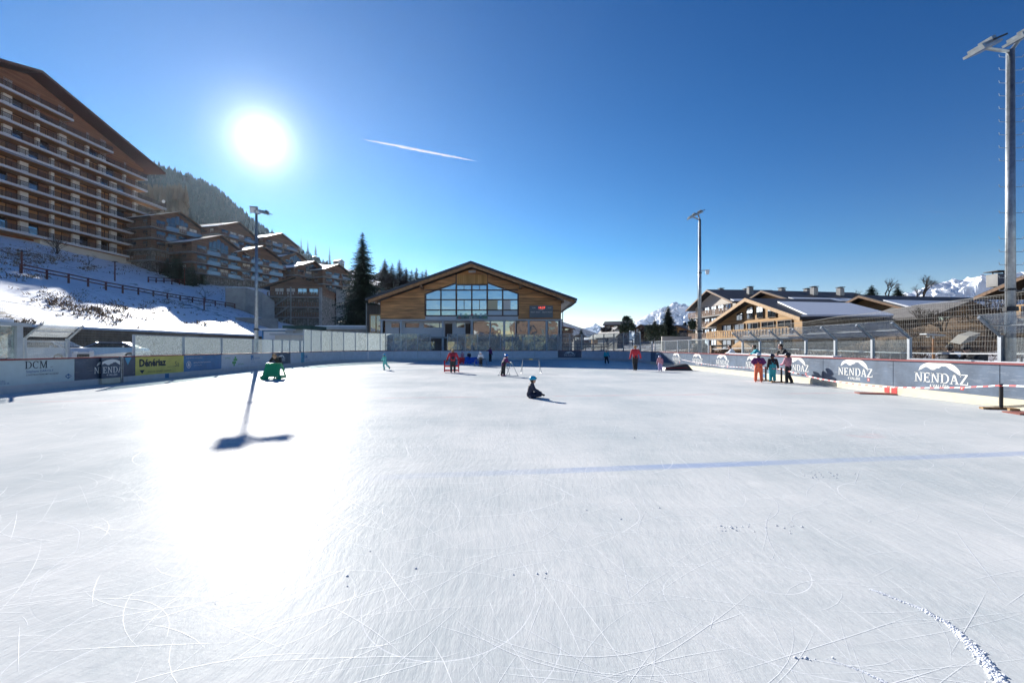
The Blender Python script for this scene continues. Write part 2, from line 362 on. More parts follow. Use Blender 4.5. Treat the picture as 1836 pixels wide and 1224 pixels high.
class Path:
    def __init__(s, pts):
        s.p = [Vector((*q, 0)) for q in pts]; s.c = [0]
        for a, b in zip(s.p, s.p[1:]): s.c.append(s.c[-1]+(b-a).length)
        s.len = s.c[-1]
    def at(s, t):
        t = max(0, min(s.len-1e-6, t)); i = 0
        while s.c[i+1] < t: i += 1
        a, b = s.p[i], s.p[i+1]; d = (b-a).normalized()
        return a+d*(t-s.c[i]), d
    def fromY(s, Y):
        for i in range(len(s.p)-1):
            a, b = s.p[i], s.p[i+1]
            if (a.y-Y)*(b.y-Y) <= 0 and a.y != b.y: return s.c[i]+(Y-a.y)/(b.y-a.y)*(b-a).length
    def px(s, px):
        best = None
        for i in range(400):
            t = s.len*i/400; p, _ = s.at(t); q = CX+F*p.x/p.y
            if best is None or abs(q-px) < best[0]: best = (abs(q-px), t)
        return best[1]
    def wall(s, mb, a, b, z0, z1, th, off=0, step=.8):
        """solid wall following the line; off = offset outwards of its inner face"""
        n = max(1, int((b-a)/step)); pr = []
        for i in range(n+1):
            p, d = s.at(a+(b-a)*i/n); o = Vector((-d.y, d.x, 0)); pr.append((p+o*off, p+o*(off+th)))
        vs = []; fs = []
        for q, r in pr: vs += [(q.x, q.y, z0), (q.x, q.y, z1), (r.x, r.y, z1), (r.x, r.y, z0)]
        for i in range(n):
            k = 4*i
            for j in range(4): fs.append((k+j, k+(j+1) % 4, k+4+(j+1) % 4, k+4+j))
        fs += [(3, 2, 1, 0), (4*n, 4*n+1, 4*n+2, 4*n+3)]
        mb._add(vs, fs); return mb
PL, PF, PR = Path(left_line), Path(far_line), Path(right_line)

# ice ------------------------------------------------------------------
def ice_material():
    m = bpy.data.materials.new('skated_ice'); m.use_nodes = True; nt = m.node_tree; b = nt.nodes['Principled BSDF']
    tc = N(nt, 'ShaderNodeTexCoord'); O = tc.outputs['Object']
    w0 = N(nt, 'ShaderNodeTexNoise'); w0.inputs['Scale'].default_value = .16; w0.inputs['Detail'].default_value = 2; L(nt, O, w0.inputs[0])
    wv = N(nt, 'ShaderNodeVectorMath', operation='MULTIPLY_ADD'); L(nt, w0.outputs['Color'], wv.inputs[0]); wv.inputs[1].default_value = (2.5, 2.5, 0); L(nt, O, wv.inputs[2])
    def nz(scale, detail=6, rough=.6, st=None, rot=0):
        mp = N(nt, 'ShaderNodeMapping'); L(nt, wv.outputs[0] if st else O, mp.inputs[0])
        mp.inputs['Rotation'].default_value = (0, 0, R(rot))
        if st: mp.inputs['Scale'].default_value = st
        n = N(nt, 'ShaderNodeTexNoise'); n.inputs['Scale'].default_value = scale; n.inputs['Detail'].default_value = detail; n.inputs['Roughness'].default_value = rough
        L(nt, mp.outputs[0], n.inputs[0]); return n.outputs[0]
    def rng(v, a, b_, c=0, d=1):
        n = N(nt, 'ShaderNodeMapRange'); n.inputs[1].default_value = a; n.inputs[2].default_value = b_; n.inputs[3].default_value = c; n.inputs[4].default_value = d; L(nt, v, n.inputs[0]); return n.outputs[0]
    patch = rng(nz(.22, 5), .38, .66)
    streak = rng(nz(2.2, 8, .7, (1, .12, 1), 62), .40, .70)
    streak2 = rng(nz(3.0, 8, .7, (.12, 1, 1), 20), .42, .72)
    fine = rng(nz(14, 5, .7, (1, .25, 1), 35), .35, .7)
    # skate cuts: broken circle arcs from cell distance fields
    tot = None
    for k, (sc, off, w) in enumerate(((.16, 3, .005), (.31, 27, .0035), (.45, 5.5, .003), (.23, 77, .004))):
        mp = N(nt, 'ShaderNodeMapping'); mp.inputs['Location'].default_value = (off, off*1.7, 0); mp.inputs['Rotation'].default_value = (0, 0, off); mp.inputs['Scale'].default_value = (1, 1.35 if k % 2 else .7, 1)
        L(nt, O, mp.inputs[0])
        wn_ = N(nt, 'ShaderNodeTexNoise'); wn_.inputs['Scale'].default_value = .35; L(nt, mp.outputs[0], wn_.inputs[0])
        wa = N(nt, 'ShaderNodeVectorMath', operation='MULTIPLY_ADD'); L(nt, wn_.outputs['Color'], wa.inputs[0]); wa.inputs[1].default_value = (.8, .8, 0); L(nt, mp.outputs[0], wa.inputs[2])
        v = N(nt, 'ShaderNodeTexVoronoi', voronoi_dimensions='2D'); v.inputs['Scale'].default_value = sc; L(nt, wa.outputs[0], v.inputs[0])
        s = N(nt, 'ShaderNodeSeparateColor'); L(nt, v.outputs['Color'], s.inputs[0])
        d = math_n(nt, 'DIVIDE', v.outputs['Distance'], sc)
        rr = math_n(nt, 'MULTIPLY', math_n(nt, 'MULTIPLY_ADD', s.outputs[0], .5, .15), 1/sc)
        q = math_n(nt, 'ABSOLUTE', math_n(nt, 'SUBTRACT', d, rr))
        ln = math_n(nt, 'LESS_THAN', q, w)
        bz = rng(nz(.5+.1*k, 3, .6, None, k*31), .40, .55)
        ln = math_n(nt, 'MULTIPLY', ln, bz)
        tot = ln if tot is None else math_n(nt, 'MAXIMUM', tot, ln)
    a = math_n(nt, 'MULTIPLY_ADD', patch, .5, math_n(nt, 'MULTIPLY', streak, .16))
    a = math_n(nt, 'ADD', a, math_n(nt, 'MULTIPLY', streak2, .12))
    a = math_n(nt, 'ADD', a, math_n(nt, 'MULTIPLY', fine, .15), clamp=True)
    cr = N(nt, 'ShaderNodeMix', data_type='RGBA'); cr.inputs['A'].default_value = (.47, .515, .52, 1); cr.inputs['B'].default_value = (.835, .815, .785, 1); L(nt, a, cr.inputs['Factor'])
    # lines painted in the ice: worn blue and red
    sp = N(nt, 'ShaderNodeSeparateXYZ'); L(nt, O, sp.inputs[0])
    def line(c, slope, w, col, stren, prev, wear):
        q = math_n(nt, 'ABSOLUTE', math_n(nt, 'SUBTRACT', math_n(nt, 'SUBTRACT', sp.outputs[1], math_n(nt, 'MULTIPLY', sp.outputs[0], slope)), c))
        k = math_n(nt, 'MULTIPLY', rng(q, w, w*.5), wear); k = math_n(nt, 'MULTIPLY', k, stren)
        mx = N(nt, 'ShaderNodeMix', data_type='RGBA'); L(nt, k, mx.inputs['Factor']); L(nt, prev, mx.inputs['A']); mx.inputs['B'].default_value = (*col, 1); return mx.outputs['Result']
    wear = rng(nz(.5, 6, .7, (.5, 1.5, 1)), .35, .6, .25, 1)
    wear = math_n(nt, 'MULTIPLY', wear, rng(sp.outputs[0], -2.5, 1.5))
    c = line(6.0, .135, .16, (.25, .36, .60), .62, cr.outputs['Result'], wear)
    wear2 = rng(nz(.35, 5, .7), .42, .62, 0, 1)
    c = line(15.2, .10, .16, (.75, .25, .25), .35, c, wear2)
    c = line(33.5, .10, .2, (.30, .4, .65), .4, c, wear2)
    # faint red face-off spot
    dv = N(nt, 'ShaderNodeVectorMath', operation='DISTANCE'); L(nt, O, dv.inputs[0]); dv.inputs[1].default_value = (6.6, 8.65, 0)
    k = math_n(nt, 'MULTIPLY', math_n(nt, 'MULTIPLY', rng(dv.outputs['Value'], .45, .25), wear2), .5)
    mx = N(nt, 'ShaderNodeMix', data_type='RGBA'); L(nt, k, mx.inputs['Factor']); L(nt, c, mx.inputs['A']); mx.inputs['B'].default_value = (.75, .2, .2, 1)
    # cuts on top
    m3 = N(nt, 'ShaderNodeMix', data_type='RGBA'); L(nt, math_n(nt, 'MULTIPLY', tot, .5), m3.inputs['Factor']); L(nt, mx.outputs['Result'], m3.inputs['A']); m3.inputs['B'].default_value = (.93, .94, .95, 1)
    L(nt, m3.outputs['Result'], b.inputs['Base Color'])
    b.inputs['IOR'].default_value = 1.10
    b.inputs['Specular IOR Level'].default_value = .20; rgh = math_n(nt, 'MULTIPLY_ADD', a, .20, .40); rgh = math_n(nt, 'ADD', rgh, math_n(nt, 'MULTIPLY', tot, .2)); L(nt, rgh, b.inputs['Roughness'])
    hgt = math_n(nt, 'ADD', math_n(nt, 'MULTIPLY', streak, .2), math_n(nt, 'MULTIPLY', fine, .4)); hgt = math_n(nt, 'SUBTRACT', hgt, math_n(nt, 'MULTIPLY', tot, .5))
    hgt = math_n(nt, 'ADD', hgt, math_n(nt, 'MULTIPLY', streak2, .15))
    bp = N(nt, 'ShaderNodeBump'); bp.inputs['Strength'].default_value = .5; bp.inputs['Distance'].default_value = .012; L(nt, hgt, bp.inputs['Height']); L(nt, bp.outputs[0], b.inputs['Normal'])
    return m
M_ice = ice_material()
out = [(-17.1, -26)]+left_line+far_line[1:]+right_line[1:]+[(13.4, -26)]
ice = MB()
bm = [Vector((x, y, 0)) for x, y in out]
ice._add(bm, [tuple(t) for t in tessellate_polygon([bm])])
struct(ice.build('ice_rink', M_ice))
# ridges of scraped snow and crumbs near the camera
def ridge(pts, name, label, r0, seed, n=260):
    rnd = random.Random(seed); mb = MB(); pp = Path([(p.x, p.y) for p in pts])
    for i in range(n):
        t = i/n; p, d = pp.at(pp.len*t); k = r0*(.25+.75*t)*rnd.choice((.2, .25, .3, .4, .5, .65))
        o = Vector((-d.y, d.x, 0))*rnd.gauss(0, 1)*r0*.75*(.4+t)
        mb.ball(p+o+Vector((0, 0, k*.25)), (k*rnd.uniform(.8, 1.5), k*rnd.uniform(.8, 1.5), k*.75), 7, 5)
    o = mb.build(name, M_snow, smooth=True); o['kind'] = 'stuff'; o['label'] = label; o['category'] = 'snow ridge'; return o
ridge([G(1560, 1055), G(1650, 1090), G(1700, 1118), G(1745, 1160), G(1795, 1222), G(1830, 1290)], 'snow_ridge', 'crumbly line of scraped snow lying on the ice at lower right', .017, 1, 3200)
ridge([G(1480, 1180), G(1540, 1200), G(1590, 1224), G(1620, 1260)], 'snow_ridge', 'short faint crumbly snow trail at the bottom edge of the ice', .007, 2, 900)
rnd = random.Random(5); mb = MB()
for (px, py, n, s) in ((1310, 945, 40, 5), (1385, 944, 30, 9), (1480, 851, 60, 7), (1165, 782, 40, 12), (1440, 1180, 20, 5), (980, 1030, 12, 9), (600, 1010, 10, 90), (1150, 925, 8, 30), (1480, 945, 12, 30)):
    for i in range(n//2):
        p = G(px+rnd.gauss(0, s*3), py+rnd.gauss(0, s*.5)); k = rnd.uniform(.002, .0075)
        mb.ball(p+Vector((0, 0, k*.3)), (k*rnd.uniform(.8, 2), k, k*.8), 6, 4)
o = mb.build('snow_crumbs', M_snow, smooth=True); o['kind'] = 'stuff'; o['label'] = 'scattered crumbs of shaved ice across the rink'; o['category'] = 'snow crumbs'
# skate cuts standing as slivers of white shavings
rnd = random.Random(8); mb = MB()
for i in range(1000):
    d_ = rnd.uniform(1.7, 6)**1.35; x = rnd.uniform(-1.25, 1.25)*d_
    r = rnd.choice((rnd.uniform(.4, 1.6), rnd.uniform(2, 9), rnd.uniform(8, 40))); a0 = rnd.uniform(0, 6.28); ln = rnd.uniform(.15, 1.8); w = rnd.uniform(.0005, .0012)*(1+.12*d_)
    c = Vector((x-r*math.cos(a0), d_-r*math.sin(a0), 0)); n = max(3, min(14, int(ln/.12)))
    vs = []
    for k in range(n+1):
        a = a0+ln/r*k/n; e = w*math.sin(math.pi*min(1, max(0, .04+k/n*.92)))
        for q in (-e, e): vs.append((c.x+(r+q)*math.cos(a), c.y+(r+q)*math.sin(a), .0015+i*1e-7))
    if all(-16.5 < v[0] < 13 for v in vs): mb._add(vs, [(2*k, 2*k+1, 2*k+3, 2*k+2) for k in range(n)])
o = mb.build('skate_marks', mat('ice_shavings', (.95, .96, .97), .6)); o['kind'] = 'stuff'; o['label'] = 'thin white skate cuts criss-crossing the ice'; o['category'] = 'skate marks'
# ------------------------------------------------------------------ lettering
def serif(ch):
    """serif capitals as polygons in a unit-high cell; returns (width, polygons)"""
    r = lambda a, b, c, d: [(a, b), (c, b), (c, d), (a, d)]
    def bowl(cx, cy, ro, ri, a0, a1, n=14, sx=1, six=1):
        out = []
        for i in range(n):
            t0, t1 = R(a0+(a1-a0)*i/n), R(a0+(a1-a0)*(i+1)/n)
            out.append([(cx+ro*sx*math.cos(t0), cy+ro*math.sin(t0)), (cx+ro*sx*math.cos(t1), cy+ro*math.sin(t1)), (cx+ri*six*math.cos(t1), cy+ri*math.sin(t1)), (cx+ri*six*math.cos(t0), cy+ri*math.sin(t0))])
        return out
    if ch == 'N': return .98, [r(.12, 0, .22, 1), r(.74, 0, .84, 1), [(.08, 1), (.28, 1), (.84, 0), (.72, 0)], r(0, 0, .34, .06), r(0, .94, .26, 1), r(.62, .94, .96, 1)]
    if ch == 'E': return .76, [r(.10, 0, .27, 1), r(0, 0, .7, .08), r(0, .92, .68, 1), r(.27, .46, .54, .54), r(.63, .08, .7, .26), r(.61, .76, .68, .92), r(.5, .36, .56, .64)]
    if ch == 'D': return .95, [r(.10, 0, .27, 1), r(0, 0, .42, .07), r(0, .93, .42, 1)]+bowl(.4, .5, .5, .43, -90, 90, sx=1, six=.78)
    if ch == 'A': return .96, [[(.42, 1), (.54, 1), (.24, .05), (.14, .05)], [(.40, 1), (.56, 1), (.88, .05), (.69, .05)], r(.26, .30, .70, .38), r(.02, 0, .34, .06), r(.58, 0, .98, .06)]
    if ch == 'Z': return .84, [r(.04, .92, .78, 1), r(.0, 0, .80, .08), [(.58, .92), (.78, .92), (.22, .08), (.0, .08)], r(.04, .74, .11, .92), r(.73, .08, .80, .28)]
    if ch == 'C': return .88, bowl(.46, .5, .5, .42, 48, 312, n=20, sx=.9, six=.7)+[r(.70, .7, .78, .98)]
    if ch == 'M': return 1.18, [r(.12, 0, .21, 1), r(.86, 0, 1.03, 1), [(.12, 1), (.28, 1), (.62, .1), (.52, .0)], [(.86, 1), (.98, 1), (.60, .0), (.54, .12)], r(0, 0, .32, .06), r(0, .94, .24, 1), r(.74, 0, 1.14, .06), r(.94, .94, 1.14, 1)]
    return .4, []
def serif_text(s, h, gap=.08):
    x = 0; out = []
    for i_, ch in enumerate(s):
        if s[i_-1:i_+1] == 'DA': x -= .10
        w, ps = serif(ch)
        for p in ps: out.append([((x+a)*h, b*h) for a, b in p])
        x += w+gap
    return (x-gap)*h, out
_tc = {}
def sans(s, h, bold=0.0, align='LEFT'):
    """builtin-font text as flat polygons (verts2d, faces), cap height about h"""
    k = (s, bold)
    if k not in _tc:
        cu = bpy.data.curves.new('lettering', 'FONT'); cu.body = s; cu.size = 1; cu.offset = bold; cu.resolution_u = 2
        ob = bpy.data.objects.new('lettering', cu); COL.objects.link(ob)
        dg = bpy.context.evaluated_depsgraph_get(); me = bpy.data.meshes.new_from_object(ob.evaluated_get(dg))
        _tc[k] = ([(v.co.x, v.co.y) for v in me.vertices], [tuple(p.vertices) for p in me.polygons])
        bpy.data.objects.remove(ob); bpy.data.curves.remove(cu); bpy.data.meshes.remove(me)
    v, f = _tc[k]; sc = h/.73; v = [(a*sc, b*sc) for a, b in v]
    w = max([a for a, b in v] or [0])
    dx = {'LEFT': 0, 'CENTER': -w/2, 'RIGHT': -w}[align]
    return w, [(a+dx, b) for a, b in v], f
class Frame:
    """flat sign surface: u along the wall, v up, lifted off it by n"""
    def __init__(s, o, u, n, v=Vector((0, 0, 1))): s.o, s.u, s.n, s.v = Vector(o), Vector(u).normalized(), Vector(n).normalized(), v
    def p(s, a, b, k=.004): return s.o+s.u*a+s.v*b+s.n*k
    def polys(s, mb, ps, du=0, dv=0, k=.004):
        for q in ps: mb.poly([s.p(a+du, b+dv, k) for a, b in q])
    def text(s, mb, t, du, dv, h, bold=0, align='LEFT', k=.004, wmax=None):
        w, v, f = sans(t, h, bold, align); q = 1 if not wmax or w < wmax else wmax/w
        mb._add([s.p(a*q+du, b+dv, k) for a, b in v], f)
    def rect(s, mb, a, b, c, d, k=.003): mb.poly([s.p(a, b, k), s.p(c, b, k), s.p(c, d, k), s.p(a, d, k)])
def mountain_mark(fr, mbw, cu, cv, w, h, k=.004):
    """white arch with a jagged ridge cut into its lower edge"""
    n = 28; up = []; lo = []
    prof = [(0, .0), (.08, .16), (.19, .42), (.23, .36), (.31, .15), (.38, .11), (.46, .34), (.5, .31), (.58, .57), (.61, .50), (.65, .58), (.74, .30), (.86, .02), (1, -.36)]
    def pr(t):
        for (a, b), (c, d) in zip(prof, prof[1:]):
            if a <= t <= c: return b+(d-b)*(t-a)/(c-a)
    for i in range(n+1):
        t = i/n; y = math.sqrt(max(0, 1-(2*t-1)**2)); top = y*(1+.0)+(-.36*t if t > .5 else 0)*(1-y)
        b = min(pr(t), top-.0); up.append((cu+(t-.5)*w, cv+top*h)); lo.append((cu+(t-.5)*w, cv+min(b, top-.03*(0 < i < n))*h))
    for i in range(n): fr.polys(mbw, [[lo[i], lo[i+1], up[i+1], up[i]]], k=k)
def resort_logo(fr, mbw, mbr, cu, H=.27, base=.5, k=.004, small=True):
    w, ps = serif_text('NENDAZ', H)
    # last letter slightly larger, as on the sign
    fr.polys(mbw, ps, cu-w/2, base, k)
    mountain_mark(fr, mbw, cu-.02*w, base+H*1.17, w*.80, H*1.05, k)
    if small:
        fr.text(mbw, '4 VALLÉES', cu-w*.20, base-H*.48, H*.34, .012, k=k)
        s = H*.34; a, b = cu+w*.36, base-H*.48
        fr.rect(mbr, a, b, a+s, b+s, k)
        fr.rect(mbw, a+s*.2, b+s*.4, a+s*.8, b+s*.6, k+.002); fr.rect(mbw, a+s*.4, b+s*.2, a+s*.6, b+s*.8, k+.0025)
    return w
# ------------------------------------------------------------------ rink boards
M_panel = mat('white_board_plastic', (.62, .64, .67), .35, scuff=.3, var=.08, vscale=2, bump=.15, bscale=3)
M_kick = mat('cream_kick_strip', (.70, .63, .47), .45, scuff=.35, var=.06)
M_kickg = mat('grey_kick_strip', (.55, .55, .54), .45, scuff=.35, var=.06)
M_cap = mat('dark_red_cap_rail', (.22, .035, .04), .5)
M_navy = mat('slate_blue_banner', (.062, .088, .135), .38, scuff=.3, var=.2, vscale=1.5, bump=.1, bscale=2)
M_cream = mat('banner_white_lettering', (.78, .78, .74), .6)
M_red = mat('red_marking', (.62, .035, .03), .55)
M_pale = mat('pale_turquoise_banner', (.50, .60, .60), .4, scuff=.2, var=.08, vscale=1)
M_yel = mat('yellow_banner', (.62, .55, .12), .45, scuff=.15, var=.1, vscale=2)
M_blub = mat('blue_banner', (.06, .20, .40), .4, scuff=.3, var=.15, vscale=2)
M_cyan = mat('cyan_banner', (.08, .32, .48), .4, var=.25, vscale=1.5)
M_ink = mat('dark_ink', (.03, .035, .05), .6)
M_inkb = mat('blue_ink', (.08, .16, .32), .6)
M_green = mat('green_ink', (.12, .38, .12), .6)
M_pgrey = mat('pale_ad_panel', (.55, .60, .64), .4, var=.06)
M_plex = plexi('scuffed_acrylic', dirt=.32, refl=.04, hi=.80, lo=.32, scale=13, wav=.05)
M_plexf = plexi('wavy_acrylic', dirt=.28, refl=.14, wav=.10, hi=.9, lo=.2)
M_plexc = plexi('clear_acrylic', dirt=.12, refl=.03, wav=.05, hi=.9, lo=.2, tint=(.92, .95, .94))
M_poly = plexi('canopy_polycarbonate', dirt=.20, refl=.04, wav=.05, tint=(.93, .96, .96), dcol=(.9, .93, .93), scale=1.2, hi=.95, lo=.1)

def boards(name, label, path, a, b, seams, kick, loc):
    root = thing(name, label, 'rink boards', loc)
    mb = MB(); path.wall(mb, a, b, 0, .27, .09, -.02); mb.build('kick_strip', kick, root)
    mb = MB(); path.wall(mb, a, b, 1.17, 1.225, .16, -.04); mb.build('cap_rail', M_cap, root)
    for s0, s1, m, lab in seams:
        mb = MB(); path.wall(mb, s0+.012, s1-.012, .271, 1.168, .06, 0)
        o = mb.build('board_panel', m, root)
        if lab: o['label'] = lab
        yield_panels.append((root, o, path, s0, s1, lab))
    return root
yield_panels = []
def frame_for(path, s0, s1):
    p0, d = path.at(s0+.02); p1, _ = path.at(s1-.02); u = (p1-p0)
    # as read from the ice: +u to the reader's right
    n = Vector((u.y, -u.x, 0)).normalized()
    return Frame(p0, u, n), u.length
def sub(o, mb, m, name='lettering'):
    # o is a child of a root: build in the root's frame then parent to the panel
    if not mb.v: return
    x = mb.build(name, m, o); return x
sy = lambda Y: PL.fromY(Y)
YL = [2, 5.2, 8.6, 12.0, 15.35, 18.75, 21.95, 25.4, 28.95, 32.2, 35.6, 38.9, 41]
Ll = {15.35: 'pale turquoise advert of a metalwork firm', 18.75: 'slate blue resort banner with mountain logo', 21.95: 'yellow advert with dark blue lettering', 25.4: 'blue advert with a round white emblem', 28.95: 'white advert with a green cross', 32.2: 'pale advert with a square blue emblem', 35.6: 'dark blue banner with pale arch'}
Lm = {15.35: M_pale, 18.75: M_navy, 21.95: M_yel, 25.4: M_blub, 28.95: M_pgrey, 32.2: M_pgrey, 35.6: M_navy}
seams = [(sy(a), sy(b), Lm.get(a, M_panel), Ll.get(a)) for a, b in zip(YL, YL[1:])]
RL = boards('rink_boards', 'left rink boards carrying the pale, yellow and blue adverts, dark red cap rail', PL, sy(2), sy(41)-.01, seams, M_kickg, (-18.1, 20, 0))
pan = {p[5]: p for p in yield_panels if p[5]}
def panel(lab): _, o, path, s0, s1, _ = pan[lab]; fr, w = frame_for(path, s0, s1); return o, fr, w
# DCM
o, fr, w = panel(Ll[15.35]); a = MB(); tw, ps = serif_text('DCM', .28, .05); fr.polys(a, ps, 1.38, .845); sub(o, a, M_ink)
a = MB(); fr.text(a, 'sàrl', 1.42+tw+.05, .86, .05); sub(o, a, M_ink)
a = MB(); fr.text(a, 'Stéphane DARIOLY', 1.42, .70, .095, .012, wmax=1.48); sub(o, a, M_inkb); a = MB(); fr.text(a, '/ Nendaz', .35, .42, .07); fr.text(a, '079 797 85 48', .35, .335, .06, wmax=.6); sub(o, a, M_inkb)
a = MB(); fr.text(a, 'CONSTRUCTIONS METALLIQUES', 1.42, .585, .062, .008, wmax=1.5); sub(o, a, M_ink)
a = MB(); c = (3.1, .47)
for k, (da, db) in enumerate(((0, .1), (.13, 0), (0, -.1), (-.13, 0))): pass
dia = [(c[0]-.15, c[1]), (c[0], c[1]-.11), (c[0]+.15, c[1]), (c[0], c[1]+.11)]
fr.polys(a, [dia]); sub(o, a, M_inkb, 'diamond_mark')
a = MB(); fr.polys(a, [[(c[0]-.1, c[1]), (c[0]-.03, c[1]-.05), (c[0]+.02, c[1]-.02), (c[0]-.03, c[1]+.04)], [(c[0]+.02, c[1]+.01), (c[0]+.06, c[1]-.04), (c[0]+.11, c[1]), (c[0]+.05, c[1]+.04)]], k=.007); sub(o, a, M_pale, 'diamond_mark')
a = MB(); fr.polys(a, [[(.0, .86), (.30, 1.16), (.0, 1.16)]]); sub(o, a, M_cyan, 'corner_stripe')
# resort banner on the left with an open gate leaf
o, fr, w = panel(Ll[18.75]); a, b_ = MB(), MB(); resort_logo(fr, a, b_, w*.53, .27, .50); sub(o, a, M_cream); sub(o, b_, M_red, 'swiss_flag')
a = MB(); fr.polys(a, [[(w*.80, 1.16), (w*.93, 1.16), (w*.86, .80)]]); sub(o, a, M_cyan, 'teal_wedge')
gate = thing('rink_gate', 'narrow rink gate leaf standing ajar in the left boards with part of the resort logo', 'gate', fr.p(w*.36, 0, 0))
gx0, gx1 = w*.36, w*.66
gfr = Frame(fr.p(gx0, 0, .10), (fr.u*1.0+fr.n*.03), fr.n)
mb = MB()
def fbox(mb, f, a, b, c, d, k0, k1): mb._add([f.p(a, b, k0), f.p(c, b, k0), f.p(c, b, k1), f.p(a, b, k1), f.p(a, d, k0), f.p(c, d, k0), f.p(c, d, k1), f.p(a, d, k1)], [(0, 1, 2, 3), (7, 6, 5, 4), (0, 4, 5, 1), (1, 5, 6, 2), (2, 6, 7, 3), (3, 7, 4, 0)])
gw = gx1-gx0
fbox(mb, gfr, 0, .27, gw, 1.17, -.03, .03); mb.build('gate_leaf', M_navy, gate)
mb = MB(); fbox(mb, gfr, 0, .03, gw, .268, -.03, .035); mb.build('kick_strip', M_kick, gate)
mb = MB(); fbox(mb, gfr, gw+.01, 0, gw+.07, 1.22, -.04, .05); fbox(mb, gfr, gw+.12, 0, gw+.16, 1.18, -.04, .04); mb.build('latch_post', M_steel, gate)
a, b_ = MB(), MB(); fr2 = Frame(gfr.p(-gx0, 0, .03), gfr.u, gfr.n); resort_logo(fr2, a, b_, w*.53, .27, .50)
def clip(mb, org, d, lo, hi):
    bm = bmesh.new(); me = bpy.data.meshes.new('tmp'); me.from_pydata(mb.v, [], mb.f); bm.from_mesh(me)
    for q, sgn in ((lo, -1), (hi, 1)):
        g = bm.verts[:]+bm.edges[:]+bm.faces[:]
        bmesh.ops.bisect_plane(bm, geom=g, plane_co=org+d*q, plane_no=d*sgn, clear_outer=True)
    r = MB(); bm.verts.index_update(); r.v = [v.co.copy() for v in bm.verts]; r.f = [[v.index for v in f.verts] for f in bm.faces]; r.mi = [0]*len(r.f)
    bm.free(); bpy.data.meshes.remove(me); return r
a = clip(a, fr2.o, fr2.u, gx0+.01, gx1-.01)
if a.v: a.build('lettering', M_cream, gate)
# yellow
o, fr, w = panel(Ll[21.95]); a = MB(); fr.text(a, 'Dénériaz', .20, .70, .36, .045, wmax=2.45); sub(o, a, M_inkb if False else M_ink)
a = MB(); fr.text(a, 'Sa', 2.70, .60, .30, -.01); fr.rect(a, 2.15, .60, 2.75, .615); fr.text(a, 'GÉNIE CIVIL • BÂTIMENT • CHARPENTE', .75, .38, .07, wmax=2.4); fr.polys(a, [[(.22, .52), (.40, .34), (.56, .52)]]); sub(o, a, M_ink)
# blue
o, fr, w = panel(Ll[25.4]); a = MB(); fr.text(a, 'Un esprit familial au service des solutions', .14, 1.0, .065, wmax=3.2); fr.text(a, 'Bad Frey SA, Centre Automobile Sion', .82, .72, .075, .01, wmax=2.55); fr.text(a, 'un partenaire de confiance', .82, .58, .05)
for k in range(24):
    t0, t1 = 2*math.pi*k/24, 2*math.pi*(k+1)/24
    fr.polys(a, [[(.4+.2*math.cos(t0), .65+.2*math.sin(t0)), (.4+.2*math.cos(t1), .65+.2*math.sin(t1)), (.4+.16*math.cos(t1), .65+.16*math.sin(t1)), (.4+.16*math.cos(t0), .65+.16*math.sin(t0))]])
fr.polys(a, [[(.31, .56), (.49, .56), (.45, .76), (.35, .76)]]); sub(o, a, M_cream)
# green cross
o, fr, w = panel(Ll[28.95]); a = MB()
for (x, y) in ((1.55, .95), (1.55, .80), (1.40, .80), (1.70, .80), (1.25, .62), (1.40, .62), (1.40, .47), (1.55, .62)): fr.rect(a, x-.08, y-.08, x+.075, y+.07)
fr.text(a, 'pharmacie', .35, .9, .11); fr.text(a, 'de Nendaz', 1.9, .45, .11); sub(o, a, M_green)
# blue square
o, fr, w = panel(Ll[32.2]); a = MB(); fr.rect(a, .25, .72, .62, 1.08); fr.text(a, 'winterthur', .70, .80, .14, .01); fr.rect(a, .25, .58, .8, .61); fr.rect(a, 1.0, .58, 2.9, .595); fr.rect(a, .25, .45, 2.4, .465); sub(o, a, M_blub)
a = MB(); fr.rect(a, .40, .74, .48, .86, .006); sub(o, a, M_cream, 'emblem')
# dark banner
o, fr, w = panel(Ll[35.6]); a, b_ = MB(), MB(); resort_logo(fr, a, b_, w*.5, .22, .52, small=False); sub(o, a, M_cream)
# blue square marker in the kick strip
def marker(path, s, w_, z0, z1, m, root):
    p, d = path.at(s); n = Vector((d.y, -d.x, 0)); f = Frame(p, d, n); mb = MB(); f.rect(mb, 0, z0, w_, z1, .026); mb.build('marker', m, root)
marker(PL, sy(23.9), .3, .02, .25, M_blub, RL)
# ---- far boards
fs = [0]+[PF.px(x) for x in (546, 577, 617, 660, 705, 750, 789, 811, 878, 918, 958, 1000, 1042, 1082, 1117)]+[PF.px(1168)]+[PF.len]
names_f = {1000: 'dark blue resort banner in the far boards'}
fm = [M_cyan]+[M_panel]*11+[M_navy]+[M_panel]*3+[M_navy]
fl = ['turquoise advert panel']+[None]*11+['dark blue resort banner in the far boards']+[None]*3+['dark blue resort banner at the right corner']
fseams = [(fs[i], fs[i+1], fm[i], fl[i]) for i in range(len(fs)-1)]
RF = boards('rink_boards', 'curved far rink boards below the tall clear screens, mostly plain white panels', PF, 0, PF.len, fseams, M_kickg, (0, 58, 0))
pan = {p[5]: p for p in yield_panels if p[5]}
o, fr, w = panel(fl[0]); a = MB(); fr.text(a, 'ANM', .35, .62, .32, .02); fr.text(a, 'sanitaire chauffage', .9, .4, .09); sub(o, a, M_blub)
o, fr, w = panel(fl[12]); a, b_ = MB(), MB(); resort_logo(fr, a, b_, w*.5, .26, .48, small=False); sub(o, a, M_cream)
mb = MB(); p0, d0 = PF.at(PF.px(786)); 
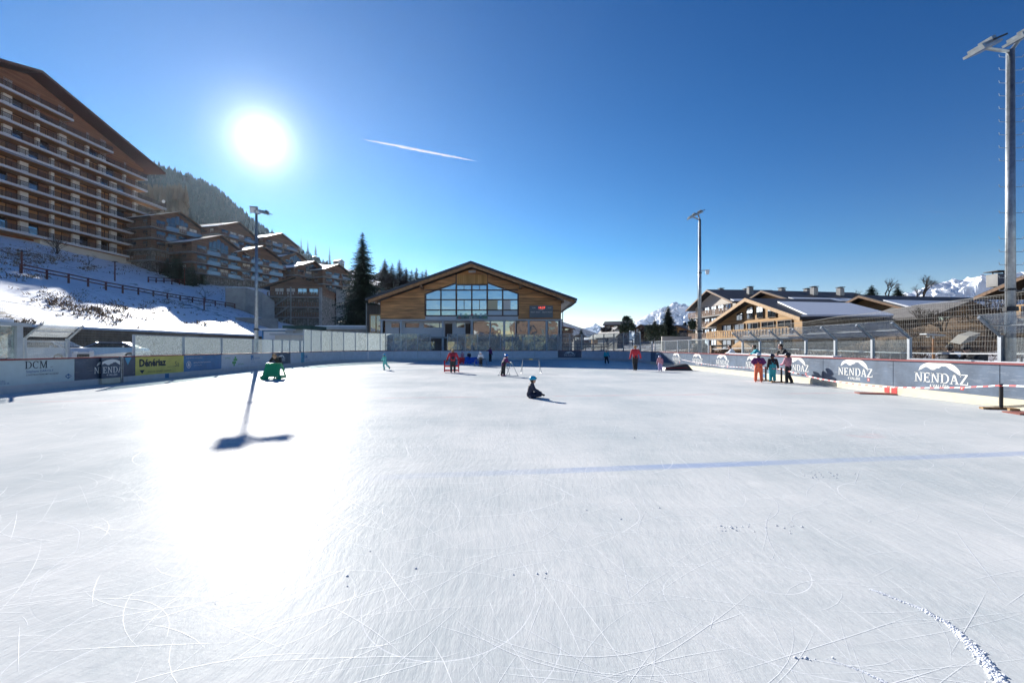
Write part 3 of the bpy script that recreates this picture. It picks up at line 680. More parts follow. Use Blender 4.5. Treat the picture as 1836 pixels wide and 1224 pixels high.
# ---- right boards, run measured from the far end
yR = [43.9, 39.3, 34.9, 30.9, 27.1, 23.3, 19.6, 16.0, 12.5, 8.9, 5.2, 1.5]
rs = [PR.fromY(min(42.9, y)) for y in yR]; rs[0] = 0.0
sh = ['largest', 'second nearest', 'third nearest', 'fourth nearest', 'fifth nearest', 'sixth nearest', 'seventh nearest']
rseams = []
for i in range(len(rs)-1):
    rseams.append((rs[i], rs[i+1], M_navy, 'slate banner %d of the right boards' % i))
M_navyr = mat('slate_banner_lit_copy', (.105, .145, .205), .4, scuff=.30, var=.22, vscale=1.3, bump=.08, bscale=2)  # lighter copy of the slate blue banner, sunlight put into the colour
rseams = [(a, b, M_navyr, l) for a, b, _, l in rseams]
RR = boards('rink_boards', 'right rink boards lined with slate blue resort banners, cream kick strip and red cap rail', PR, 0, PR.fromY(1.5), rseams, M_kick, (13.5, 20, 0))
pan = {p[5]: p for p in yield_panels if p[5]}
for i in range(len(rs)-1):
    o, fr, w = panel('slate banner %d of the right boards' % i)
    a, b_ = MB(), MB()
    if i < 8: resort_logo(fr, a, b_, w*.5, .31, .52)
    else:
        pass
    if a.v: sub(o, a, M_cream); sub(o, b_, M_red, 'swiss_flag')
    del o['label']
for a_, w_, z0, z1, m in ((PR.fromY(24.4), .33, .02, .24, M_blub), (PR.fromY(16.35), .22, .03, .26, M_red), (PR.fromY(16.05), .24, .03, .26, M_red)): marker(PR, a_, w_, z0, z1, m, RR)
# ------------------------------------------------------------------ screens
def screen(name, label, path, posts, z0, z1, mats, loc, post_r=.045, cat='glass screen', toprail=True, pm=None):
    root = thing(name, label, cat, loc)
    for i, s in enumerate(posts):
        p, d = path.at(s); o = Vector((-d.y, d.x, 0)); mb = MB(); mb.box(p+o*.08+Vector((0, 0, (z0+z1)/2)), (post_r*2, post_r*2, z1-z0), math.atan2(d.y, d.x)); mb.build('post', pm or M_steelp, root)
    for i in range(len(posts)-1):
        a, b = posts[i]+post_r+.005, posts[i+1]-post_r-.005
        mb = MB(); path.wall(mb, a, b, z0+.03, z1-.03, .012, .075, 1.2); mb.build('pane', mats[i % len(mats)], root)
        if toprail: mb = MB(); path.wall(mb, a, b, z1-.028, z1, .04, .06, 1.2); mb.build('top_rail', pm or M_steelp, root)
    return root
s_ = lambda *Y: [PL.fromY(y) for y in Y]
screen('glass_screen', 'row of low scuffed clear screens on the left boards above the yellow and blue adverts', PL, s_(21.95, 25.5, 29.1, 32.9, 35.9, 37.5, 38.9, 40.95), 1.226, 2.25, [M_plex], (-18.5, 30, 1.2))
ff = [0.02]+[PF.px(x) for x in (546, 560, 577, 596, 617, 638, 660, 683, 706, 728, 750, 772)]+[PF.px(805)-.0]
low = [x for x in ff if x <= PF.px(546)+.01]
screen('glass_screen', 'short low scuffed screen at the start of the left corner', PF, low, 1.226, 2.25, [M_plex], (-19, 42, 1.2))
screen('glass_screen', 'tall frosted screens in the left corner and across the left half of the hall', PF, [x for x in ff if x >= PF.px(546)-.01][:-1], 1.226, 3.3, [M_plex, M_plex, M_plex, M_plex, M_plex, M_plexf, M_plex, M_plexf, M_plexf, M_plexf, M_plexf], (-10, 56.5, 1.2), post_r=.035)
screen('glass_screen', 'tall wavy screens across the right half of the timber hall beyond the dark doorway', PF, [PF.px(x) for x in (803, 820, 835, 856, 877, 898, 918, 938, 958, 979, 1000)], 1.226, 3.3, [M_plexf], (2, 59, 1.2), post_r=.035)
screen('glass_screen', 'tall clear screens in the far right corner with dark posts', PF, [PF.px(x) for x in (1002, 1022, 1042, 1062, 1082, 1100, 1117, 1146)], 1.226, 3.3, [M_plexc], (9, 59, 1.2), post_r=.05, pm=M_steel)
cr_ = [PF.px(1147)]+[PF.px(1168), PF.len-.02]
screen('glass_screen', 'low clear screens where the far corner meets the right boards', PF, cr_, 1.226, 2.2, [M_plexc], (13.6, 50, 1.2), post_r=.035)
screen('glass_screen', 'low clear screens on the right boards left of the leaning spectators', PR, [PR.fromY(y) for y in (42.9, 40, 37, 34.6, 31.2)], 1.226, 2.2, [M_plexc], (13.5, 36, 1.2), post_r=.035)
# white counter behind the right boards
mb = MB(); mb.box2((13.62, 19.3, 1.13), (13.98, 28.6, 1.27)); tag(mb.build('snowy_ledge', mat('white_counter', (.8, .82, .85), .5)), 'long white counter along the top of the right boards behind the skaters', 'counter')
mb = MB(); mb.box2((13.62, 5, 1.12), (14.0, 13.4, 1.24)); tag(mb.build('snowy_ledge', MATS['white_counter']), 'white counter on the nearest right boards beside the tall pole', 'counter')
mb = MB(); mb.box2((13.62, 13.5, 1.12), (14.0, 15.7, 1.26)); tag(mb.build('counter_box', M_steelp), 'grey counter box on the right boards in front of the two people in black hats', 'counter')
# shelters with tilted polycarbonate roofs (player benches)
def shelter(label, Ys, X, sgn, name='bench_shelter', front=None):
    root = thing(name, label, 'bench shelter', (X, Ys[0], 1.2))
    lean = .66
    for y in Ys:
        mb = MB(); mb.box((X, y, 1.56), (.10, .10, .90)); mb.build('post', M_steelp, root)
        mb = MB(); mb.tube((X, y, 1.96), (X+sgn*lean, y, 2.53), .045, n=8); mb.build('roof_arm', M_dark if False else M_steel, root)
    for a, b in zip(Ys, Ys[1:]):
        q = MB(); q.prism([(X+sgn*.02, a+.06, 2.05), (X+sgn*.02, b-.06, 2.05), (X+sgn*lean, b-.06, 2.60), (X+sgn*lean, a+.06, 2.60)], (0, 0, .012)); q.build('roof_sheet', M_poly, root)
        mb = MB(); mb.tube((X+sgn*.33, a, 2.27), (X+sgn*.33, b, 2.27), .022, n=6); mb.build('purlin', M_steel, root)
        mb = MB(); mb.box2((X-.006, a+.06, 1.2), (X+.006, b-.06, 1.93)); mb.build('pane', M_plexc, root)
    return root
shelter('right bench shelter of grey posts with tilted translucent roof sheets', [28.6, 26.6, 24.5, 22.45, 20.4, 18.3, 16.6], 14.5, -1)
shelter('left bench shelter with two tilted grey roof arms beside the parked cars', [17.5, 19.2], -18.75, 1)
shelter('second right bench shelter at the right edge of the picture behind the tall pole', [13.5, 11.0, 8.5], 14.5, -1)
# glazed cabin at far left
cab = thing('glazed_cabin', 'grey framed glazed timekeeper cabin with snow on its roof at the left edge', 'cabin', (-18.6, 15, 1.2))
mb = MB(); mb.box((-18.7, 17.2, 1.87), (.22, .22, 1.3)); mb.build('corner_post', M_steelp, cab)
mb = MB(); mb.box2((-18.7, 10, 1.25), (-18.68, 17.08, 2.42)); mb.build('pane', plexi('cabin_glass', dirt=.35, refl=.2, tint=(.75, .85, .8)), cab)
mb = MB(); mb.box2((-20.6, 10, 2.44), (-18.45, 17.5, 2.56)); mb.build('roof', M_steelp, cab)
mb = MB(); mb.box2((-20.6, 10, 2.565), (-18.6, 17.0, 2.68)); mb.build('roof_snow', M_snow, cab)
mb = MB(); mb.box2((-20.6, 9.9, 0.1), (-20.5, 17.2, 2.43)); mb.build('back_wall', M_panel, cab)
# ------------------------------------------------------------------ nets
M_net = mat('net_cord', (.30, .30, .28), .8)
def net(label, pts, ztop, zbot, du, dv, r, rope=True, sag=.0):
    """knotted net hung along a line of ground points"""
    pa = Path(pts); mb = MB(); n = int(pa.len/du)
    def zt(t): i = t*(len(ztop)-1); k = min(int(i), len(ztop)-2); return ztop[k]+(ztop[k+1]-ztop[k])*(i-k)-sag*abs(math.sin(t*math.pi*6))
    for i in range(n+1):
        p, d = pa.at(i*du); t = i/n; q = d*r
        bow = Vector((-d.y, d.x, 0))*.12*math.sin(t*9)
        z1 = zt(t); mid = (z1+zbot)/2
        for za, zb, ba, bb in ((zbot, mid, 0, 1), (mid, z1, 1, .2)):
            a, b = p+bow*ba, p+bow*bb
            mb._add([(a-q)+Vector((0, 0, za)), (a+q)+Vector((0, 0, za)), (b+q)+Vector((0, 0, zb)), (b-q)+Vector((0, 0, zb))], [(0, 1, 2, 3)])
    zm = max(ztop); k = 0; z = zbot
    while z < zm:
        for i in range(int(n/4)):
            t0, t1 = i*4/n, (i*4+4)/n
            if z < min(zt(t0), zt(t1)):
                a, d = pa.at(t0*pa.len); b, _ = pa.at(t1*pa.len)
                mb._add([a+Vector((0, 0, z-r)), b+Vector((0, 0, z-r)), b+Vector((0, 0, z+r)), a+Vector((0, 0, z+r))], [(0, 1, 2, 3)])
        z += dv
    root = thing('safety_net', label, 'net', (pts[0][0], pts[0][1], zbot))
    mb.build('mesh', M_net, root)
    if rope:
        mb = MB()
        for i in range(24):
            a, _ = pa.at(pa.len*i/24); b, _ = pa.at(pa.len*(i+1)/24); mb.tube(a+Vector((0, 0, zbot+.25*math.sin(i/24*7)*.3)), b+Vector((0, 0, zbot+.25*math.sin((i+1)/24*7)*.3)), .022, n=5)
        mb.build('rope', M_white, root)
    mb = MB()
    for i in range(24):
        a, _ = pa.at(pa.len*i/24); b, _ = pa.at(pa.len*(i+1)/24); mb.tube(a+Vector((0, 0, zt(i/24))), b+Vector((0, 0, zt((i+1)/24))), .009, n=4)
    mb.build('top_cord', M_net, root)
    return root
net('fine net hanging behind the left bench shelter and across the parked cars', [(-19.6, 8), (-20.2, 22.6), (-20.6, 30)], [3.5, 3.9, 3.4, 2.75, 2.4], .9, .08, .12, .0028, rope=False, sag=.05)
net('tall sagging net strung along the right side above the bench shelters', [(15.0, 34), (15.0, 24), (15.0, 13.4), (15.2, 8)], [2.0, 2.9, 3.05, 3.3, 3.35], 1.5, .085, .17, .0027, sag=.06)
# ------------------------------------------------------------------ floodlight poles
def flood_pole(loc, label, H, r0, r1, heads, rungs=False, cam_z=None):
    x, y, z = loc; root = thing('floodlight_pole', label, 'floodlight', loc, 'floodlight poles round the rink')
    mb = MB(); mb.tube((x, y, z), (x, y, z+H), r0, r1, 12); mb.build('pole', M_steel, root, smooth=True)
    mb = MB(); mb.tube((x, y, z+2.6), (x, y, z+2.72), r0*1.35, r0*1.35, 12)
    if cam_z: mb.tube((x, y, z+cam_z), (x, y, z+cam_z+.06), r0*1.05, r0*1.05, 12)
    mb.build('band', M_dark, root)
    mb = MB()
    d = Vector(heads[0][0])-Vector(heads[-1][0])
    for h, q, t in heads: mb.tube((x, y, z+H-.05), (x+h[0], y+h[1], z+H+h[2]+.05), .05, n=6)
    mb.build('crossarm', M_steel, root)
    for h, az, tilt in heads:
        c = Vector((x+h[0], y+h[1], z+H+h[2])); m3 = Matrix.Rotation(az, 3, 'Z') @ Matrix.Rotation(tilt, 3, 'X')
        def tb(a, b): 
            mb = MB(Matrix.Translation(c) @ m3.to_4x4()); mb.box2(a, b); return mb
        q = tb((-.28, -.32, -.02), (.28, .32, .05)); q.box((0, .24, .14), (.36, .14, .18)); q.box((0, -.05, .10), (.40, .36, .08)); fl_ = q.build('floodlight', M_steel, root)
        q = tb((-.25, -.29, -.035), (.25, .29, -.022)); q.build('lens', glassy('lamp_lens', (.25, .26, .27), .3), fl_)
        q = MB(Matrix.Translation(c) @ m3.to_4x4()); 
        for s in (-.28, .28): q.box((s, .28, .1), (.02, .5, .05))
        q.build('bracket', M_dark, fl_)
    if rungs:
        for i in range(19):
            if i in (5, 7, 9): continue
            zz = z+3.2+i*.38; s = -1 if i % 2 else 1
            for s in (-1, 1):
                mb = MB(); mb.path([(x+s*.1, y, zz), (x+s*.34, y-.02, zz+.0), (x+s*.36, y-.02, zz+.07)], .0075, 5); mb.build('climbing_rung', M_steel, root)
        mb = MB(); mb.tube((x-.15, y-.02, z+1.5), (x-.12, y-.02, z+H-.5), .008, n=4); mb.build('cable', M_dark, root)
    return root
flood_pole((-19.15, 34.1, .3), 'floodlight pole below the sun behind the left boards', 11.3, .15, .09, [((-.12, -.1, .28), R(25), R(-30)), ((.60, -.15, .05), R(-90), R(-16))], cam_z=9)
p = flood_pole((14.65, 35.5, .2), 'floodlight pole with a small camera beside the big white chalet', 11.4, .16, .09, [((-.10, .1, .42), R(-80), R(26)), ((-.62, .0, .16), R(-90), R(24))], cam_z=7.2)
mb = MB(); mb.tube((14.65, 35.5, 7.6), (15.2, 35.4, 7.62), .03, n=6); mb.build('camera_arm', M_steel, p)
mb = MB(); mb.tube((15.2, 35.4, 7.3), (15.2, 35.4, 7.65), .11, .16, 10); mb.build('security_camera', M_white, p)
mb = MB(); mb.tube((14.42, 35.4, 1.2), (14.46, 35.4, 11.3), .012, n=4); mb.build('cable', M_dark, p)
flood_pole((14.62, 13.35, .1), 'tall floodlight pole with climbing rungs at the right edge', 10.25, .125, .095, [((-.92, -.1, -.05), R(-84), R(24)), ((.45, .1, .42), R(-84), R(24))], rungs=True, cam_z=3.2)
# ------------------------------------------------------------------ chalets
M_balg = glassy('balcony_glass', (.16, .19, .22), .30, .05, tint=(.8, .9, 1))
g_l = 'chalet blocks stacked up the left hillside'
M_curt = mat('window_blind_white', (.7, .68, .62), .8)
def chalet(label, loc, phi, W, D, hw, pitch, base=2.6, wall=None, stone=None, floors=3, nfront=4, nside=3, balc=(), snow=0, over=1.1,
           name='chalet', cat='chalet', roofm=None, winm=None, group=None, gable_win=False, chim=0, balm=None, detail=True, skip_side=0):
    """gabled house: gable facade on local -y, ridge along +y; rotated by phi about z"""
    wall = wall or M_wood_red; stone = stone or M_stone; roofm = roofm or M_roof; winm = winm or M_win; balm = balm or M_wood_dk
    loc = Vector(loc); root = thing(name, label, cat, loc, group)
    T = Matrix.Translation(loc) @ Matrix.Rotation(phi, 4, 'Z'); hp = hw+pitch*W/2
    def mb(): return MB(T)
    m = mb(); m.box2((-W/2-.06, -.06, -4), (W/2+.06, D+.06, base)); m.build('base_wall', stone, root)
    m = mb(); m.prism([(-W/2, 0, base+.003), (W/2, 0, base+.003), (W/2, 0, hw), (0, 0, hp), (-W/2, 0, hw)], (0, D, 0)); m.build('wall', wall, root)
    ro = thing_part('roof', root)
    m = mb()
    for s in (-1, 1):
        e = W/2+over; ze = hw-pitch*over
        m.prism([(0, -over, hp+.05), (s*e, -over, ze+.05), (s*e, -over, ze+.30), (0, -over, hp+.32)], (0, D+2*over-.2, 0))
    roof = m.build('roof', roofm, root)
    m = mb()
    for s in (-1, 1):
        e = W/2+over; ze = hw-pitch*over
        m.prism([(0, -over-.06, hp-.02), (s*e, -over-.06, ze-.02), (s*e, -over-.06, ze+.22), (0, -over-.06, hp+.24)], (0, .05, 0))
    m.build('barge_board', M_beam, roof)
    if snow:
        m = mb()
        for s, k in ((-1, snow if snow < 2 else 0), (1, snow-1 if snow > 1 else snow)):
            if k <= 0: continue
            e = (W/2+over-.15); ze = hw-pitch*(over-.15); a = 1-k
            m.prism([(s*e*a, -over+.3, hp+(ze-hp)*a+.33), (s*e, -over+.3, ze+.33), (s*e, -over+.3, ze+.52), (s*e*a, -over+.3, hp+(ze-hp)*a+.48)], (0, D+2*over-1, 0))
        m.build('roof_snow', M_snow, roof)
    for i in range(chim):
        x = (.22 if i % 2 else -.15)*W; y = D*(.25+.5*i/max(1, chim-1)) if chim > 1 else D*.4; z = hp-pitch*abs(x)
        m = mb(); m.box((x, y, z+.5), (.8, .8, 1.9)); c = m.build('chimney', M_conc, roof)
        m = mb(); m.box((x, y, z+1.6), (1.0, 1.0, .08)); m.box((x, y, z+1.52), (.5, .5, .1)); m.build('cap', M_dark, c) if False else m.build('chimney_cap', M_dark, roof)
    fh = (hw-.2)/floors if floors else 3
    def window(cx, cz, w, h, side=None, blind=False):
        f = mb(); g = mb(); t = .09
        def bx(q, a0, z0, a1, z1, d0, d1):
            if side is None: q.box2((a0, -d1, z0), (a1, -d0, z1))
            elif side > 0: q.box2((W/2+d0, a0, z0), (W/2+d1, a1, z1))
            else: q.box2((-W/2-d1, a0, z0), (-W/2-d0, a1, z1))
        a, b, c, d = cx-w/2, cz-h/2, cx+w/2, cz+h/2
        bx(f, a-t, b-t, c+t, b, .003, .12); bx(f, a-t, d, c+t, d+t, .003, .12); bx(f, a-t, b, a, d, .003, .12); bx(f, c, b, c+t, d, .003, .12); bx(f, cx-.035, b, cx+.035, d, .003, .09)
        fo = f.build('window', M_frame, root)
        bx(g, a, b, c, d, .01, .05); g.build('pane', M_curt if blind else winm, fo)
    rnd = random.Random(hash_(label))
    if detail:
        for k in range(floors):
            z = (k+.55)*fh+.2
            wd = W*.86
            for i in range(nfront):
                cx = -wd/2+wd*(i+.5)/nfront; window(cx, z, min(2.6, wd/nfront*.74), 1.4, None, rnd.random() < .18)
            for i in range(nside):
                for s in ((-1,) if phi > 0 else (1,)): window(D*(i+.5)/nside, z, min(1.3, D/nside*.5), 1.2, s, rnd.random() < .2)
        if gable_win:
            for i in range(-2, 3):
                zz = hw-.4; top = hp-pitch*abs(i)*1.15-pitch*.6-.7
                if top > zz+.4:
                    g = mb(); g.prism([(i*1.15-.5, -.06, zz), (i*1.15+.5, -.06, zz), (i*1.15+.5, -.06, top-(pitch*.5 if i > 0 else 0)), (i*1.15-.5, -.06, top-(pitch*.5 if i < 0 else 0))], (0, .05, 0)); g.build('gable_pane', winm, root)
        if group == g_l: balc = [(k_, 1) for k_ in range(1, floors)]
        for z, side in balc:
            zz = z*fh+.2; m = mb(); w0 = W/2-.1
            m.box2((-w0, -1.5, zz-.18), (w0, -.01, zz))
            bo = m.build('balcony', M_conc, root)
            m = mb(); m.box2((-w0, -1.56, zz+.95), (w0, -1.44, zz+1.05)); m.box2((-w0, -1.53, zz+.02), (w0, -1.47, zz+.12))
            n = int(W/.55)
            for i in range(n+1): m.box2((-w0+2*w0*i/n-.17, -1.52, zz+.1), (-w0+2*w0*i/n+.17, -1.48, zz+.96))
            m.build('railing', balm, bo)
            if group == g_l:
                for a_, b_ in ((-.62, -.12), (.2, .86)): m = mb(); m.box2((a_*w0, -1.60, zz+.02), (b_*w0, -1.57, zz+.92)); m.build('glass_balustrade', M_balg, bo)
            if side:
                s = -1 if phi > 0 else 1; m = mb(); m.box2((s*W/2+s*.01, -1.5, zz-.18), (s*(W/2+1.3), D*.9, zz)); bo = m.build('balcony', M_conc, root)
                m = mb(); m.box2((s*(W/2+1.24), -1.5, zz+.95), (s*(W/2+1.34), D*.9, zz+1.05))
                n = int(D/.6)
                for i in range(n): m.box2((s*(W/2+1.27), D*.9*i/n, zz+.02), (s*(W/2+1.31), D*.9*i/n+.36, zz+.96))
                m.build('railing', balm, bo)
    return root
def thing_part(a, b): return None
def hash_(s):
    h = 7
    for c in s: h = (h*31+ord(c)) % 100003
    return h
def at_px(px, py, dz=0, Y=None):
    p = hit(px, py) if Y is None else P(px, py, Y)
    return Vector((p.x, p.y, p.z+dz))
g_l = 'chalet blocks stacked up the left hillside'
H = lambda a: R(a+22) if a > 30 else R(a)
def CH(label, px, py, *a, **k):
    if k.get('group') == g_l: k['floors'] = max(2, round(a[3]/2.55)); k['winm'] = M_winb
    return chalet(label, at_px(px, py, -.4, k.pop('Y', None)), *a, **k)
CH('dark timber chalet block beside the right end of the apartment block, highest balconies', 318, 492, H(52), 13, 15, 13.5, .42, base=6, floors=4, nfront=4, nside=4, balc=((3, 1), (2, 1)), gable_win=True, wall=M_wood_red, group=g_l, snow=.15)
CH('large dark chalet block in the middle of the left slope with snow along its eave', 392, 512, H(52), 15, 14, 10.2, .42, base=3.4, floors=3, nfront=4, nside=3, balc=((1, 1), (2, 1)), gable_win=True, wall=M_wood_red, group=g_l, snow=.35)
CH('brown chalet roof peeking above the large dark chalet block', 425, 470, H(55), 16, 14, 11, .42, base=5, floors=3, nfront=4, nside=3, balc=((2, 0),), wall=M_wood_red, group=g_l, snow=.25)
CH('reddish chalet with the steep gable just left of the floodlight pole, upper row', 408, 430, H(55), 18, 14, 6, .45, base=2, floors=2, nfront=4, nside=3, balc=((1, 0),), wall=M_wood_red, group=g_l)
CH('long dark chalet with blue glazed balconies right behind the floodlight pole', 468, 518, H(48), 15, 14, 9.5, .42, base=3, floors=3, nfront=4, nside=3, balc=((1, 1), (2, 1)), wall=M_wood_dk, group=g_l, snow=.3)
CH('wide chalet block high on the slope right of the floodlight pole', 503, 474, H(48), 17, 16, 9.5, .42, base=3, floors=3, nfront=5, nside=3, balc=((1, 0), (2, 0)), wall=M_wood_red, group=g_l, snow=.1)
CH('chalet below the small hilltop pines with rows of light windows', 566, 470, H(45), 16, 14, 9, .42, base=3, floors=3, nfront=4, nside=3, balc=((1, 0), (2, 0)), wall=M_wood_red, group=g_l)
CH('chalet with the high gable just left of the tall spruce top', 612, 478, H(42), 15, 14, 11, .48, base=3, floors=3, nfront=4, nside=3, balc=((1, 0), (2, 0)), gable_win=True, wall=M_wood_dk, group=g_l)
CH('low chalet tucked in the middle row with a snowy eave and arched gable window', 530, 492, H(50), 13, 12, 6.0, .42, base=2, floors=2, nfront=3, nside=2, balc=((1, 0),), gable_win=True, wall=M_wood_dk, group=g_l, snow=.35)
CH('chalet directly above the stone fronted house, big gable window and snow strip', 560, 524, H(46), 15, 13, 7.5, .42, base=2.4, floors=2, nfront=4, nside=3, balc=((1, 1),), gable_win=True, wall=M_wood_dk, group=g_l, snow=.4)
CH('narrow dark chalet wing between the stone fronted house and the tall spruce', 604, 536, H(42), 12, 12, 9.5, .42, base=3, floors=3, nfront=3, nside=2, balc=((1, 0), (2, 0)), wall=M_wood_dk, group=g_l, snow=.1)
# stone fronted house with timber balconies
q = at_px(532, 584, -.6)
st = chalet('stone fronted house with tiers of timber balconies and an outdoor stair', q, H(8), 11.5, 11, 9.4, .36, base=7.5, floors=4, nfront=4, nside=3, balc=((1, 0), (2, 0), (3, 0)), wall=M_wood_red, stone=M_stone, over=1.5, name='stone_house', cat='house', balm=M_wood_red)
m = MB(Matrix.Translation(q) @ Matrix.Rotation(H(8), 4, 'Z'))
for k in range(3): m.prism([(-4+.2, -1.9, .2+2.3*k), (-1, -1.9, 2.4+2.3*k), (-1, -1.9, 2.65+2.3*k), (-4+.2, -1.9, .45+2.3*k)], (0, -.7, 0))
m.box2((-.9, -1.8, 0), (-.6, -1.6, 9.2)); m.box2((5.3, -1.8, 0), (5.9, -1.2, 9.2)); m.build('stair', M_conc, st)
q = at_px(584, 584, -.6)
chalet('stone and timber wing with a snow covered roof right of the stone fronted house', q+Vector((1.4, 1.5, 0)), H(8), 9, 11, 8.2, .2, base=6, floors=3, nfront=3, nside=3, balc=((1, 0), (2, 0)), wall=M_wood_dk, snow=1, name='stone_house', cat='house', balm=M_wood_red)
# rough pale tower beside the spruce
q = at_px(617, 590, -.5, Y=92); tw = thing('stone_tower', 'pale rough plastered block beside the tall spruce', 'stone block', q)
m = MB(); m.box2((q.x-1.6, q.y, q.z-3), (q.x+2.6, q.y+5, q.z+8.4)); m.build('wall', mat('rough_pale_plaster', (.42, .40, .36), .95, var=.3, vscale=1.2, bump=.8, bscale=2), tw)
m = MB(); m.box2((q.x-1.75, q.y-.15, q.z+8.41), (q.x+2.75, q.y+5.1, q.z+8.6)); m.build('coping', M_conc, tw)
# houses behind the spruce and the larches
CH('plain grey house high behind the tall spruce', 688, 515, H(28), 7, 7, 6.5, .75, base=6, floors=3, nfront=4, nside=2, wall=M_conc, stone=M_conc, group='small houses on the slope behind the timber hall')
CH('small dark house with a snowy roof right of the tall spruce', 692, 530, H(40), 8, 9, 4.5, .6, base=1.5, floors=1, nfront=2, nside=2, wall=M_wood_dk, snow=.8, group='small houses on the slope behind the timber hall')
CH('small dark house with a snowy roof nearest the timber hall eave', 712, 527, H(40), 8, 9, 4.5, .6, base=1.5, floors=1, nfront=2, nside=2, wall=M_wood_dk, snow=.8, group='small houses on the slope behind the timber hall')
# ------------------------------------------------------------------ apartment block
def apartment():
    X0 = -99.0; k = .05
    root = thing('apartment_block', 'huge terraced apartment block with long stepped balconies filling the upper left', 'apartment block', (-100, 100, 22))
    fx = lambda Y, o=0: X0+k*Y+o            # balcony edge plane = o 0, wall = -2
    z0 = 23.9; dz = 2.95
    yend = [119.5, 119.5, 119.5, 119.5, 119.5, 121.5, 116.5, 116.5, 107, 97.8]; ywall = [114.6]*10
    ystart = 56
    # body
    m = MB(); prof = [(ystart, 16), (115.5, 16), (115.5, 48.6), (91, 56.2), (ystart, 46)]
    m.prism([(fx(y, -2.4), y, z) for y, z in prof], (-14, 0, 0)); m.build('wall', mat('apartment_brown_boarding', (.24, .12, .065), .8, var=.15, vscale=.5), root)
    m = MB(); m.prism([(fx(y, -1.9), y, z) for y, z in [(88, 50.6), (115.4, 44), (117.5, 47.3), (91, 55.8), (70, 50.5), (70, 50)]], (-.45, 0, 0))
    gb = m.build('gable_boarding', planks('gable_cladding', (.33, .15, .075), .22, vertical=False, grey=(.24, .11, .06)), root)
    # roof slabs
    m = MB()
    for a, b in (((91, 56.9), (121.5, 48.1)), ((91, 56.9), (ystart-2, 45.8))):
        m.prism([(fx(a[0], .6), a[0], a[1]), (fx(b[0], .6), b[0], b[1]), (fx(b[0], .6), b[0], b[1]-.5), (fx(a[0], .6), a[0], a[1]-.5)], (-18, 0, 0))
    ro = m.build('roof', mat('brown_roof_edge', (.13, .06, .04), .7), root)
    for y, h in ((101.5, 1.1), (107, .9), (111.5, 1.3), (112.6, 1.0)):
        m = MB(); z = 56.9-(y-91)*.29; m.tube((fx(y, -1), y, z-.2), (fx(y, -1), y, z+h*.7), .16, n=6); m.tube((fx(y, -1), y, z+h*.55), (fx(y+.4, -1), y+.7, z+h), .12, n=6); m.build('roof_vent', M_dark, ro)
    concm = mat('pale_balcony_slab', (.62, .62, .63), .8, var=.1); soff = mat('timber_soffit', (.42, .22, .09), .7)
    railm = mat('dark_balcony_rail', (.05, .035, .035), .6)
    bays = [56+0, 62.5, 68, 73.5, 79.5, 85.2, 90.7, 95.6, 100.9, 105.9, 109.9, 115.2]
    rnd = random.Random(3)
    for i in range(10):
        z = z0+dz*i; ye = yend[i]; ext = .7 if i == 5 else 0
        m = MB(); m.prism([(fx(ystart, ext), ystart, z-.42), (fx(ye, ext), ye, z-.42), (fx(ye, ext), ye, z), (fx(ystart, ext), ystart, z)], (-2.6-ext, 0, 0)); 
        sl_ = m.build('balcony_slab', concm, root)
        m = MB(); m.prism([(fx(ystart, -.35), ystart, z-.50), (fx(ye, -.35), ye-.3, z-.50), (fx(ye, -.35), ye-.3, z-.425), (fx(ystart, -.35), ystart, z-.425)], (-1.9, 0, 0)); m.build('soffit', soff, sl_)
        m = MB()
        for hh in (.22, .42, .62, .84, 1.0): m.prism([(fx(ystart, ext-.08), ystart, z+hh), (fx(ye, ext-.08), ye-.1, z+hh), (fx(ye, ext-.08), ye-.1, z+hh+(.10 if hh < 1 else .07)), (fx(ystart, ext-.08), ystart, z+hh+(.10 if hh < 1 else .07))], (-.05, 0, 0))
        n = int((ye-ystart)/1.5)
        for j in range(n+1): y = ystart+(ye-ystart-.1)*j/n; m.box((fx(y, ext-.12), y, z+.5), (.06, .06, 1.0))
        # railing return at the slab's end
        for hh in (.25, .55, .85): m.box2((fx(ye, ext-2.3), ye-.14, z+hh), (fx(ye, ext-.1), ye-.08, z+hh+.09))
        m.build('railing', railm, sl_)
        top = min(ye, 115.3); shift = 2.8 if i > 5 else 0
        for j in range(len(bays)-1):
            a, b = bays[j]-shift, bays[j+1]-shift
            if b > top+.2: b = top
            if b-a < 1.2 or a < ystart: continue
            pw = 1.5 if j % 2 else .65
            m = MB(); m.prism([(fx(b-pw, -1.9), b-pw, z+.01), (fx(b, -1.9), b, z+.01), (fx(b, -1.9), b, z+2.5), (fx(b-pw, -1.9), b-pw, z+2.5)], (-.45, 0, 0)); m.build('partition', M_white, root)
            m = MB()
            wa, wb = a+.25, b-pw-.2
            m.box2((fx(wa, -2.36)-.0, wa-.12, z+.05), (fx(wa, -2.2), wa, z+2.3)); m.box2((fx(wa, -2.36), wb, z+.05), (fx(wa, -2.2), wb+.12, z+2.3)); m.box2((fx(wa, -2.36), wa-.12, z+2.3), (fx(wa, -2.2), wb+.12, z+2.45)); m.box2((fx(wa, -2.36), (wa+wb)/2-.05, z+.05), (fx(wa, -2.2), (wa+wb)/2+.05, z+2.3))
            fo = m.build('window', M_frame, root)
            open_ = rnd.random() < .35
            m = MB(); m.box2((fx(wa, -2.36), wa, z+.06), (fx(wa, -2.30), wb, z+2.28)); m.build('pane' if open_ else 'roller_shutter', M_win if open_ else soff, fo)
    m = MB(); m.prism([(fx(92, -1.0), 92, 17), (fx(115.2, -1.0), 115.2, 17), (fx(115.2, -1.0), 115.2, 23.5), (fx(92, -1.0), 92, 23.5)], (-1.3, 0, 0)); m.build('plinth', mat('pale_plinth', (.62, .58, .5), .9, var=.05), root)
